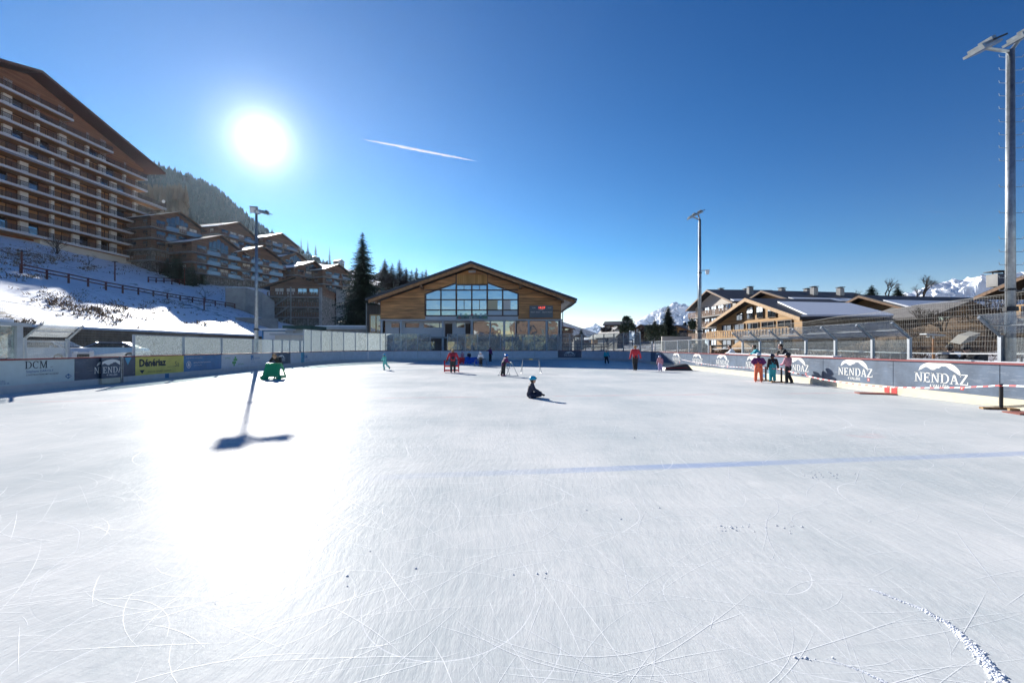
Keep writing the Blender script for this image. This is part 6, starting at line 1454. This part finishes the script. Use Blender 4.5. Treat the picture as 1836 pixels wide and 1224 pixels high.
def person(label, loc, yaw, H, pose=None, jacket='red', trousers='black', hat=('helmet', 'blue'), hair='brown', gloves='black', boots='black', extras=(), child=True, group=None, sleeves=None, look=None, skates=True):
    J = dict(STAND); J.update(pose or {}); hr = .078 if child else .066
    if child: J['hed'] = tuple(Vector(J['hed'])-Vector((0, 0, .012)))
    root = thing('person', label, 'person', loc, group); T = Matrix.Translation(loc) @ Matrix.Rotation(yaw, 4, 'Z') @ Matrix.Scale(H, 4)
    j = {k: Vector(v) for k, v in J.items()}; lk = Vector(look or (0, 1, 0)).normalized()
    def nb(): return MB(T)
    th = 1.12 if child else 1.0
    # body: one continuous surface
    b = nb(); blob(b, j['pel'], j['che'], .075, .075); blob(b, j['che'], j['nec'], .07, .035); blob(b, j['nec'], j['hed'], .032, .035)
    side = lk.cross(Vector((0, 0, 1))).normalized(); upv = side.cross(lk)
    m3 = Matrix((side, lk, upv)).transposed()
    b.ball(j['hed'], (hr*.80, hr*.92, hr*1.08), 16, 12, m3)
    fc = j['hed']+lk*hr*.86
    b.ball(fc+upv*(-hr*.05), (hr*.13, hr*.22, hr*.24), 8, 6, m3); b.ball(j['hed']+lk*hr*.45-upv*hr*.75, (hr*.42, hr*.42, hr*.32), 10, 6, m3)
    for s in (-1, 1): b.ball(j['hed']+side*s*hr*.80-upv*hr*.1, (hr*.12, hr*.2, hr*.28), 8, 6, m3)
    for s in 'LR':
        blob(b, j['sh'+s], j['el'+s], .036, .028); blob(b, j['el'+s], j['ha'+s], .028, .018)
        blob(b, j['hi'+s], j['kn'+s], .055, .04); blob(b, j['kn'+s], j['an'+s], .04, .025); blob(b, j['pel'], j['hi'+s], .07, .055)
        d = (j['ha'+s]-j['el'+s]).normalized(); o_ = d.orthogonal().normalized(); q = d.cross(o_)
        blob(b, j['ha'+s], j['ha'+s]+d*.035, .018, .019)
        for k in range(4): blob(b, j['ha'+s]+d*.04+q*(k-1.5)*.012, j['ha'+s]+d*(.062-.004*abs(k-1.5))+q*(k-1.5)*.014+o_*.010, .0065, .0055, 6); blob(b, j['ha'+s]+d*(.062-.004*abs(k-1.5))+q*(k-1.5)*.014+o_*.010, j['ha'+s]+d*(.074-.005*abs(k-1.5))+q*(k-1.5)*.013+o_*.026, .0055, .0045, 6)
        blob(b, j['ha'+s]+d*.01+q*.016, j['ha'+s]+d*.034+q*.036+o_*.012, .008, .006, 6)
    bo = remesh(b.build('body', M_skin, root), .011*H, 3)
    # trousers
    b = nb(); blob(b, j['pel']+Vector((0, 0, .03)), j['pel'], .088, .09)
    for s in 'LR':
        blob(b, j['pel'], j['hi'+s], .085, .068); blob(b, j['hi'+s], j['kn'+s], .067*th, .05*th); blob(b, j['kn'+s], j['an'+s]+Vector((0, 0, .01)), .05*th, .046*th)
    remesh(b.build('trousers', cloth(trousers), root), .014*H, 4)
    # jacket
    b = nb(); up = (j['che']-j['pel']).normalized()
    wv = (j['shR']-j['shL']).normalized()
    for t, r, w in ((-.02, .082, .028), (.25, .08, .028), (.6, .084, .034), (.95, .08, .045)):
        c = j['pel'].lerp(j['che'], t); blob(b, c-wv*w, c+wv*w, r, r)
    blob(b, j['che'], j['nec']-up*.015, .082, .05); blob(b, j['shL'], j['shR'], .047, .047)
    for s in 'LR': blob(b, j['sh'+s], j['el'+s], .048*th, .04*th); blob(b, j['el'+s], j['el'+s].lerp(j['ha'+s], .88), .04*th, .033*th)
    remesh(b.build('jacket', cloth(jacket), root), .014*H, 4)
    # gloves
    if gloves:
        for s in 'LR':
            d = (j['ha'+s]-j['el'+s]).normalized(); o_ = d.orthogonal().normalized(); q = d.cross(o_); b = nb()
            blob(b, j['ha'+s]-d*.012, j['ha'+s]+d*.04, .026, .027)
            for k in range(4): blob(b, j['ha'+s]+d*.04+q*(k-1.5)*.015, j['ha'+s]+d*(.068-.004*abs(k-1.5))+q*(k-1.5)*.017+o_*.016, .0105, .009, 6)
            blob(b, j['ha'+s]+d*.01+q*.02, j['ha'+s]+d*.04+q*.044+o_*.01, .012, .010, 6); remesh(b.build('glove', cloth(gloves), root), .007*H, 2)
    for s in 'LR':
        a = j['an'+s]; kn = j['kn'+s]; sh = (kn-a).normalized(); f = Vector((0, 1, 0)); f = (f-sh*f.dot(sh)); f = f.normalized() if f.length > .05 else Vector((0, 0, 1))
        b = nb(); blob(b, a+sh*.03, a-sh*.01, .036, .036); blob(b, a-sh*.025-f*.015, a-sh*.03+f*.075, .032, .026); bt = remesh(b.build('skate' if skates else 'boot', cloth(boots), root), .012*H, 2)
        if skates:
            b = nb(); c = a-sh*.058; w = sh.cross(f)*.004; z = sh*.012
            b._add([c-f*.06-w-z, c+f*.10-w-z, c+f*.10+w-z, c-f*.06+w-z, c-f*.05-w+z, c+f*.09-w+z, c+f*.09+w+z, c-f*.05+w+z], [(3, 2, 1, 0), (4, 5, 6, 7), (0, 1, 5, 4), (1, 2, 6, 5), (2, 3, 7, 6), (3, 0, 4, 7)]); b.build('blade', M_steel, bt)
    # face
    b = nb()
    for s in (-1, 1): b.ball(j['hed']+lk*hr*.82+side*s*hr*.33+upv*hr*.12, hr*.09, 8, 6)
    if 'goggles' not in extras: b.build('eyes', M_dark, root)
    b = nb(); b.ball(j['hed']+lk*hr*.84-upv*hr*.45, (hr*.24, hr*.06, hr*.05), 8, 6, m3); b.build('mouth', mat('lips', (.35, .12, .1), .6), root)
    # hair and headgear
    if hair:
        b = nb(); b.ball(j['hed']-lk*hr*.16+upv*hr*.14, (hr*.92, hr*.95, hr*1.08), 14, 10, m3)
        if 'long' in extras: blob(b, j['hed']-lk*hr*.7, j['hed']-lk*hr*1.0-upv*hr*1.9, hr*.5, hr*.3)
        hm = remesh(b.build('hair', mat('hair_'+hair, COLS[hair], .7, var=.3, vscale=30), root), .014*H, 2)
    kind, hc = hat if hat else (None, None)
    if kind:
        k = dict(helmet=(1.14, 1.26, 1.12, .30), hat=(1.0, 1.06, 1.05, .30), beanie=(1.02, 1.08, 1.02, .34))[kind]
        b = nb(); vs = []; c = j['hed']-lk*hr*.06+upv*hr*k[3]; nu, nv = 18, 8
        for a in range(nv+1):
            tt = R(0+ (100 if kind == 'helmet' else 92)*a/nv)
            for i in range(nu):
                ph = 2*math.pi*i/nu; vs.append(c+m3 @ Vector((hr*k[0]*math.sin(tt)*math.cos(ph), hr*k[1]*math.sin(tt)*math.sin(ph), hr*k[2]*math.cos(tt))))
        b._add(vs, [(a*nu+i, (a+1)*nu+i, (a+1)*nu+(i+1) % nu, a*nu+(i+1) % nu) for a in range(nv) for i in range(nu)])
        hm_ = mat('helmet_'+hc, COLS[hc], .25) if kind == 'helmet' else cloth(hc)
        ho = b.build('helmet' if kind == 'helmet' else 'hat', hm_, root, smooth=True)
        so_ = ho.modifiers.new('shell', 'SOLIDIFY'); so_.thickness = hr*.12*H
        if kind == 'helmet':
            b = nb()
            for s in (-1, 1): b.tube(j['hed']+side*s*hr*.95+upv*hr*.2, j['hed']+lk*hr*.35-upv*hr*1.05, .006, n=5)
            b.build('chin_strap', M_black, ho)
        if 'pompom' in extras: b = nb(); b.ball(c+upv*hr*1.15, hr*.35, 10, 8); b.build('pompom', mat('fur_pompom', (.3, .26, .15), 1), ho)
    if 'goggles' in extras or 'goggles_up' in extras:
        b = nb(); lift = .62 if 'goggles_up' in extras else .12
        for i in range(-5, 6):
            a = i*.17; v0 = j['hed']+m3 @ Vector((math.sin(a)*hr*(1.2 if lift > .5 else .98), math.cos(a)*hr*(1.28 if lift > .5 else 1.0), hr*lift)); b.box(v0, (hr*.26, hr*.16, hr*.34), rz=0)
        remesh(b.build('goggles', mat('goggle_lens', (.03, .02, .02), .15), root), .008*H, 2)
    if 'shades' in extras:
        b = nb()
        for s in (-1, 1): b.ball(j['hed']+lk*hr*.90+side*s*hr*.36+upv*hr*.12, (hr*.30, hr*.10, hr*.22), 10, 6, m3)
        b.build('sunglasses', mat('mirror_shades', (.5, .06, .03) if 'redshades' in extras else (.02, .05, .2), .1, .6), root)
    if 'bib' in extras:
        b = nb(); f = (j['che']-j['pel']).normalized().cross(wv).normalized()*-1
        for sg in (-1, 1):
            b.path([j['pel'].lerp(j['che'], .9)+wv*.045*sg+f*.09*q for q in (1,)]+[j['nec']+wv*.05*sg-up*.01]+[j['pel'].lerp(j['che'], .9)+wv*.03*sg-f*.085], .014, 6)
        remesh(b.build('braces', cloth(trousers), root), .012*H, 2)
        b = nb(); c = j['pel'].lerp(j['che'], .35); blob(b, c-wv*.035, c+wv*.035, .092, .092); blob(b, c+up*.07-wv*.01, c+up*.07+wv*.01, .086, .08); remesh(b.build('bib', cloth(trousers), root), .014*H, 3)
    if 'pack' in extras:
        b = nb(); c = j['che']; b.ball(c+Vector((0, .10, .0)), (.06, .03, .07)); b.build('chest_pouch', M_black, root)
    return root, T
def jj(**k): return k
def leg_pose(L=None, Rr=None): return {}
g_sk = 'skaters on the ice'
# adult in red walking away, centre right
person('adult in red jacket and black trousers skating away with arms out, on the open ice', G(1139, 664), R(0), 1.78, jj(shL=(-.125, 0, .80), elL=(-.175, -.02, .66), haL=(-.20, .0, .52), elR=(.175, -.02, .66), haR=(.215, .02, .54), knL=(-.05, .03, .28), anL=(-.045, -.03, .075), knR=(.045, .0, .28), anR=(.03, -.03, .065)), 'red', 'black', None, 'blond', 'red', child=False, group=g_sk)
# teal child skating left, one leg back
person('child in mint suit and blue helmet gliding on one skate at the left', G(690, 663), R(68), 1.18, jj(pel=(0, 0, .52), che=(0, .03, .72), nec=(0, .04, .82), hed=(0, .06, .905), shL=(-.11, .03, .79), shR=(.11, .03, .79), elL=(-.13, .06, .66), haL=(-.1, .18, .60), elR=(.14, .03, .65), haR=(.12, .15, .58), knL=(-.05, .05, .28), anL=(-.05, .0, .065), knR=(.06, -.10, .30), anR=(.07, -.28, .16)), 'mint', 'mint', ('helmet', 'cyan'), 'brown', 'black', extras=('goggles_up', 'pack'), group=g_sk)
# adult bending with red aid, from the back
person('adult in red top with blond hair bending over the red skating aid, seen from behind', G(812, 668), R(8), 1.70, jj(pel=(0, -.06, .50), che=(0, .10, .665), nec=(0, .17, .745), hed=(0, .25, .79), shL=(-.12, .14, .72), shR=(.12, .14, .72), elL=(-.19, .17, .58), haL=(-.235, .16, .44), elR=(.19, .17, .58), haR=(.235, .16, .44), hiL=(-.055, -.06, .49), hiR=(.055, -.06, .49), knL=(-.06, -.01, .27), knR=(.06, -.01, .27)), 'red', 'dkgrey', None, 'blond', 'black', child=False, group=g_sk, look=(0, .8, -.6))
person('child in pink jacket behind a red skating aid at the far boards', G(829, 649), R(180), 1.15, jj(che=(0, .04, .72), haL=(-.12, .2, .55), haR=(.12, .2, .55), elL=(-.14, .06, .64), elR=(.14, .06, .64)), 'pink', 'pink', ('helmet', 'lilac'), 'brown', 'pink', group=g_sk)
person('child in dark suit and teal hat leaning over blue skating aids at the far boards', G(841, 650), R(180), 1.15, jj(che=(0, .05, .71), haL=(-.12, .2, .53), haR=(.12, .2, .53)), 'navy', 'black', ('helmet', 'cyan'), 'brown', 'green', group=g_sk)
person('child in white jacket and white helmet right of the blue aids', G(862, 657), R(175), 1.22, jj(elL=(-.17, 0, .66), haL=(-.19, .07, .54), elR=(.17, 0, .66), haR=(.19, .07, .54)), 'white', 'black', ('helmet', 'white'), 'brown', 'navy', extras=('bib',), group=g_sk)
person('adult in purple jacket standing at the far boards holding the rail', G(879, 648), R(-40), 1.66, jj(elL=(-.2, .03, .74), haL=(-.34, .06, .72)), 'purple', 'black', None, 'brown', 'black', child=False, extras=('long',), group=g_sk)
fw = G(903, 674)
person('child in purple sleeves and blue helmet pushing a thin metal walking frame', fw, R(-62), 1.28, jj(che=(0, .08, .71), nec=(0, .11, .81), hed=(0, .15, .885), shL=(-.11, .09, .775), shR=(.11, .09, .775), elL=(-.14, .13, .65), haL=(-.14, .25, .58), elR=(.14, .13, .65), haR=(.14, .25, .58), pel=(0, -.02, .52), knL=(-.05, -.03, .28), anL=(-.05, -.08, .065), knR=(.05, .0, .28)), 'purple', 'black', ('helmet', 'blue'), 'brown', 'mint', boots='red' if 0 else 'magenta', extras=('bib', 'goggles_up'), group=g_sk)
person('child in teal top and black trousers pushing off at the far right boards', G(1087, 652), R(170), 1.35, jj(che=(0, .05, .72), knL=(-.1, .0, .3), anL=(-.16, -.04, .07), knR=(.05, .03, .28), anR=(.06, -.02, .065), elL=(-.17, .05, .66), haL=(-.2, .1, .56)), 'turq', 'black', None, 'brown', 'black', group=g_sk)
person('small child in pale pink and lilac bending beside the black mat', G(1184, 665), R(150), 1.18, jj(pel=(0, -.04, .46), che=(0, .06, .64), nec=(0, .09, .73), hed=(0, .12, .81), shL=(-.11, .07, .70), shR=(.11, .07, .70), elL=(-.15, .1, .56), haL=(-.14, .16, .44), elR=(.15, .1, .56), haR=(.14, .16, .44), hiL=(-.05, -.04, .45), hiR=(.05, -.04, .45), knL=(-.07, .06, .27), knR=(.07, .06, .27)), 'pink', 'lilac', ('helmet', 'lilac'), 'blond', 'pink', extras=('long',), group=g_sk)
# sitting child, centre
sp_ = G(950, 713)
person('child in dark jacket and bright blue helmet sitting on the ice in the middle', sp_, R(-82), 1.25, jj(pel=(0, 0, .085), che=(0, .035, .29), nec=(0, .06, .395), hed=(0, .085, .475), shL=(-.105, .04, .355), shR=(.105, .04, .355), elL=(-.12, .12, .22), haL=(-.10, .26, .15), elR=(.13, .10, .22), haR=(.13, .30, .10), hiL=(-.06, .02, .08), knL=(-.11, .24, .085), anL=(-.06, .03, .055), hiR=(.06, .02, .08), knR=(.10, .25, .085), anR=(.12, .05, .045)), 'navy', 'navy', ('helmet', 'cyan'), 'brown', 'black', extras=('goggles_up',), group=g_sk)
# child behind the green aid, facing us
ga = G(488, 680)
person('child with fair hair in black jacket with blue flashes bending over the green skating aid', G(497, 678), R(187), 1.48, jj(pel=(-.05, -.14, .50), che=(-.02, .04, .68), nec=(.01, .11, .755), hed=(.03, .17, .80), shL=(-.13, .07, .725), shR=(.12, .07, .725), elL=(-.17, .16, .60), haL=(-.10, .22, .53), elR=(.18, .16, .60), haR=(.14, .22, .53), hiL=(0, -.09, .45), hiR=(.11, -.09, .45), knL=(.0, -.05, .25), anL=(0, -.14, .065), knR=(.13, -.05, .25), anR=(.14, -.14, .065)), 'black', 'black', None, 'blond', 'red', group=g_sk, look=(0, .7, -.7))
# three kids by the right boards
g3 = 'children standing by the right boards'
person('child in purple top and bright orange trousers standing at the right boards', G(1360, 685), R(-28), 1.36, jj(elL=(-.20, -.02, .69), haL=(-.12, .06, .60), elR=(.20, -.02, .69), haR=(.12, .06, .60), shL=(-.12, 0, .80), shR=(.12, 0, .80), knL=(-.08, .01, .28), anL=(-.09, -.01, .065), knR=(.08, .01, .28), anR=(.09, -.01, .065)), 'purple', 'orange', ('helmet', 'white'), 'brown', 'pink', boots='orange', extras=('bib', 'goggles_up'), group=g3)
person('child in black jacket and turquoise bib trousers between the two short black posts', G(1385, 684), R(-15), 1.30, jj(elL=(-.15, -.03, .65), haL=(-.16, .0, .51), elR=(.16, -.02, .65), haR=(.19, .0, .50)), 'black', 'turq', ('helmet', 'navy'), 'brown', 'black', extras=('bib', 'goggles_up'), group=g3, look=(.6, .8, 0))
person('child in pink top and striped black leggings right of the second short black post', G(1413, 687), R(25), 1.38, jj(elL=(-.14, .05, .66), haL=(-.10, .15, .62), elR=(.14, .02, .65), haR=(.13, .08, .53), knL=(-.05, .02, .28), anL=(-.07, .0, .065), knR=(.06, .02, .28), anR=(.12, -.04, .065)), 'pink', 'black', ('helmet', 'black'), 'brown', 'magenta', extras=('goggles_up',), group=g3)
# spectators leaning on the boards
g4 = 'spectators leaning on the right boards'
ln = jj(che=(0, .07, .72), nec=(0, .12, .81), hed=(0, .16, .885), shL=(-.12, .10, .775), shR=(.12, .10, .775), elL=(-.17, .18, .68), haL=(-.03, .26, .67), elR=(.17, .18, .68), haR=(.03, .26, .67), pel=(0, -.02, .53))
def at_z(px, X): y = F*X/(px-CX); return Vector((X, y, .05))
person('spectator in white jacket leaning on the boards left of the bench shelter', at_z(1317, 14.15), R(70), 1.80, ln, 'white', 'black', None, 'brown', None, child=False, extras=('shades',), group=g4, skates=False)
person('man in blue shirt and blue mirror sunglasses leaning on the boards behind the orange trousers', at_z(1362, 14.1), R(70), 1.80, ln, 'ltblue' if 0 else 'turq', 'black', None, 'brown', None, child=False, extras=('shades',), group=g4, skates=False)
person('man in black with red mirror sunglasses leaning on the boards above the pink child', at_z(1410, 14.1), R(85), 1.84, ln, 'black', 'black', None, 'brown', None, child=False, extras=('shades', 'redshades'), group=g4, skates=False)
st2 = jj(che=(0, .04, .72), nec=(0, .07, .82), hed=(0, .10, .90), elL=(-.16, .10, .68), haL=(-.06, .24, .66), elR=(.16, .1, .68), haR=(.06, .24, .66))
person('person in a dark grey top and black pompom hat standing behind the right boards', at_z(1696, 15.6), R(-80), 1.72, st2, 'dkgrey', 'black', ('beanie', 'black'), 'brown', None, child=False, extras=('pompom',), skates=False)
person('person in black jacket and hat bending forward behind the right boards', at_z(1757, 15.7), R(82), 1.80, jj(che=(0, .1, .71), nec=(0, .16, .79), hed=(0, .22, .85), shL=(-.12, .13, .765), shR=(.12, .13, .765), elL=(-.16, .2, .65), haL=(-.08, .32, .62), elR=(.16, .2, .65), haR=(.08, .32, .62)), 'black', 'black', ('beanie', 'black'), 'brown', None, child=False, skates=False, look=(0, .85, -.5))
# ------------------------------------------------------------------ skating aids
def aid(label, loc, yaw, m, W=1.0, Hh=.78, D=.75, name='skating_aid'):
    """moulded push sledge: solid front, side with cut-out, runners"""
    root = thing(name, label, 'skating aid', loc); T = Matrix.Translation(loc) @ Matrix.Rotation(yaw, 4, 'Z')
    m1 = MB(T); m1.prism([(-W*.5, -D*.5, .05), (-W*.20, -D*.5, .05), (-W*.15, -D*.5, .14), (W*.10, -D*.5, .14), (W*.15, -D*.5, .05), (W*.3, -D*.5, .05), (W*.24, -D*.22, Hh), (-W*.33, -D*.22, Hh)], (0, .05, 0)); m1.build('front_shell', m, root)
    for s in (-1, 1):
        x0 = .30*W if s > 0 else -.50*W; x1 = .24*W if s > 0 else -.33*W
        q = MB(T)
        def bar(a, b, r): q.tube(a, b, r, n=6)
        q.prism([(x0, -D*.5, .04), (x0+.03*s, D*.6, .04), (x0+.03*s, D*.6, .22), (x0, -D*.45, .22)], (.05*s, 0, 0))
        q.prism([(x1, -D*.22, Hh), (x1, D*.1, Hh), (x0, D*.55, .22), (x0, D*.38, .22), (x1+.01*s, D*.0, Hh*.84), (x1+.01*s, -D*.2, Hh*.84)], (.05*s, 0, 0)); q.build('side_frame', m, root)
    q = MB(T); q.box((-W*.045, -D*.1, Hh+.012), (W*.60, D*.34, .05)); q.build('top_grip', m, root)
    q = MB(T); q.prism([(-W*.5, -D*.56, .0), (W*.36, -D*.56, .0), (W*.33, -D*.52, .07), (-W*.48, -D*.52, .07)], (0, .06, 0)); q.build('runner', m, root)
    return root
Mg = mat('green_plastic', (.02, .30, .12), .35); Mr = mat('red_plastic', (.65, .02, .03), .35); Mb = mat('blue_plastic', (.01, .09, .50), .35)
aid('green plastic push sledge leaned on by the fair haired child', ga+Vector((.05, .2, 0)), R(12), Mg, 1.12, .80, .8)
def open_aid(label, loc, yaw):
    root = thing('skating_aid', label, 'skating aid', loc); T = Matrix.Translation(loc) @ Matrix.Rotation(yaw, 4, 'Z')
    for s in (-1, 1):
        q = MB(T); x = .42*s; fr_ = [(x, -.35, .06), (x, .35, .06), (x, .18, .72), (x, -.10, .80)]
        for a, b in zip(fr_, fr_[1:]+fr_[:1]): q.prism([a, b, (b[0]*.98, b[1]*.8, b[2]*.86+.03), (a[0]*.98, a[1]*.8, a[2]*.86+.03)], (.07*s, 0, 0)); 
        q.build('side_frame', Mr, root)
    q = MB(T); q.box((0, .33, .40), (.84, .05, .10)); q.box((0, .35, .12), (.84, .05, .10)); q.build('cross_bar', Mr, root)
    q = MB(T); q.tube((-.44, -.1, .80), (.44, -.1, .80), .025, n=6); q.build('handle', M_black, root)
open_aid('open red skating aid held by the bending adult in red', G(812, 668)+Vector((-.12, .28, 0)), R(8))
aid('small red push sledge in front of the child in pink at the far boards', G(829, 652), R(0), Mr, .80, .62, .5)
aid('blue push sledge standing left of the pair at the far boards', G(838, 652), R(5), Mb, .55, .66, .5)
aid('wider blue push sledge standing right of the pair at the far boards', G(850, 652), R(-8), Mb, 1.15, .62, .6)
def frame_aid(label, loc, yaw, Hh=.80, W=.62):
    root = thing('walking_frame', label, 'walking frame', loc); T = Matrix.Translation(loc) @ Matrix.Rotation(yaw, 4, 'Z')
    for s in (-1, 1):
        q = MB(T); q.path([(s*W*.62, -.42, .02), (s*W*.62, .42, .02)], .014, 6); q.path([(s*W*.62, -.38, .02), (s*W*.5, -.02, Hh)], .016, 6); q.path([(s*W*.62, .38, .02), (s*W*.5, .02, Hh)], .016, 6); q.build('side_frame', M_steel, root)
    q = MB(T); q.tube((-W*.5, 0, Hh), (W*.5, 0, Hh), .018, n=6); q.build('handle_bar', M_dark, root)
    q = MB(T); q.tube((-W*.12, 0, Hh), (W*.12, 0, Hh), .026, n=6); q.build('grip', mat('yellow_grip', (.6, .45, .03), .5), root)
    return root
frame_aid('empty thin metal walking frame standing alone in the middle', G(952, 669)+Vector((0, 0, 0)), R(4), .88, 1.0)
frame_aid('thin metal walking frame held by the child in purple sleeves', fw+Vector((.25, .1, 0)), R(-62), .78, .8)
frame_aid('thin metal walking frame held by the child in white', G(862, 656)+Vector((0, -.2, 0)), R(0), .62, .9)
# black mat against the far right boards
mt = thing('folded_mat', 'folded black mat lying against the right boards beside the small child', 'mat', G(1218, 663))
q = MB(); a, b = G(1192, 664), G(1243, 664); q.prism([(a.x, a.y, 0), (b.x, b.y, 0), (b.x-.35, b.y+.1, .42), (b.x-.5, b.y+.1, .46), (a.x+.1, a.y+.1, .2)], (0, .9, 0)); q.build('cover', mat('black_tarpaulin', (.03, .032, .036), .5, bump=.5, bscale=2), mt)
q = MB(); q.tube((a.x+.05, a.y-.01, .17), (b.x-.4, b.y-.01, .2), .012, n=5); q.build('red_strap', M_red, mt)
# short black posts on plank feet with barrier tape
def stub(label, p, h=.70):
    root = thing('barrier_post', label, 'barrier post', p, 'short black barrier posts along the right boards')
    q = MB(); q.tube(p+Vector((0, 0, .05)), p+Vector((0, 0, h)), .042, n=12); q.build('post', M_black, root)
    q = MB(); q.tube(p+Vector((0, 0, h-.07)), p+Vector((0, 0, h-.04)), .044, n=12); q.build('tape_band', M_red, root)
    q = MB(); q.box(p+Vector((-.1, .06, .03)), (.62, .14, .05), rz=R(-12)); q.box(p+Vector((.14, -.1, .03)), (.20, .34, .055), rz=R(-20)); q.build('plank_foot', mat('plank_wood', (.33, .2, .09), .8, var=.3, vscale=6), root)
    return root
p1, p2, p3 = G(1373, 683), G(1401, 686), G(1795, 734)
stub('short black barrier post between the orange and turquoise trousers', p1); stub('short black barrier post left of the child in pink', p2); stub('nearest short black barrier post at the right edge of the ice', p3, .68)
def tape(label, a, b, sag=.12, n=40, tw=Vector((.012, 0, .02))):
    root = thing('barrier_tape', label, 'tape', a); r_, w_ = MB(), MB()
    for i in range(n):
        t0, t1 = i/n, (i+1)/n; f = lambda t: a.lerp(b, t)-Vector((0, 0, sag*4*t*(1-t)))
        p, q = f(t0), f(t1); (r_ if i % 2 else w_)._add([p-tw, q-tw, q+tw, p+tw], [(0, 1, 2, 3)])
    r_.build('red_stripes', M_red, root); w_.build('white_stripes', M_white, root)
up_ = Vector((0, 0, .64))
tape('red and white tape from the second black post sagging to the nearest one', p2+up_, p3+up_, .36, 60)
tape('red and white tape between the first two black posts', p1+up_, p2+up_, .02, 12)
tape('red and white tape running from the nearest black post out of the picture', p3+up_, Vector((12.2, 8.5, .95)), .04, 16)
tape('faint red and white tape from the black mat to the first black post', Vector((12.3, 33, .75)), p1+up_, .15, 60, Vector((.003, 0, .006)))
q = MB(); a = G(1570, 706); q.box(a+Vector((0, 0, .02)), (1.1, .5, .03), rz=R(-20)); tag(q.build('rubber_mat', mat('red_brown_rubber', (.25, .08, .06), .9)), 'red brown rubber mat lying at the foot of the right boards', 'mat')
q = MB(); q.box(G(1836, 742)+Vector((.2, 0, .02)), (.9, .5, .03), rz=R(-10)); tag(q.build('rubber_mat', MATS['red_brown_rubber']), 'red brown rubber mat beside the nearest black post foot', 'mat')
# ------------------------------------------------------------------ haze
def haze_box():
    m = bpy.data.materials.new('mountain_air'); m.use_nodes = True; nt = m.node_tree; nt.nodes.clear()
    v = N(nt, 'ShaderNodeVolumePrincipled'); v.inputs['Color'].default_value = (.56, .78, 1, 1); v.inputs['Density'].default_value = .00003; v.inputs['Anisotropy'].default_value = .6
    o = N(nt, 'ShaderNodeOutputMaterial'); L(nt, v.outputs[0], o.inputs['Volume'])
    mb = MB(); mb.box2((-6600, -600, -60), (6600, 7600, 760)); b = mb.build('haze', m); b['kind'] = 'stuff'; return b
haze_box()
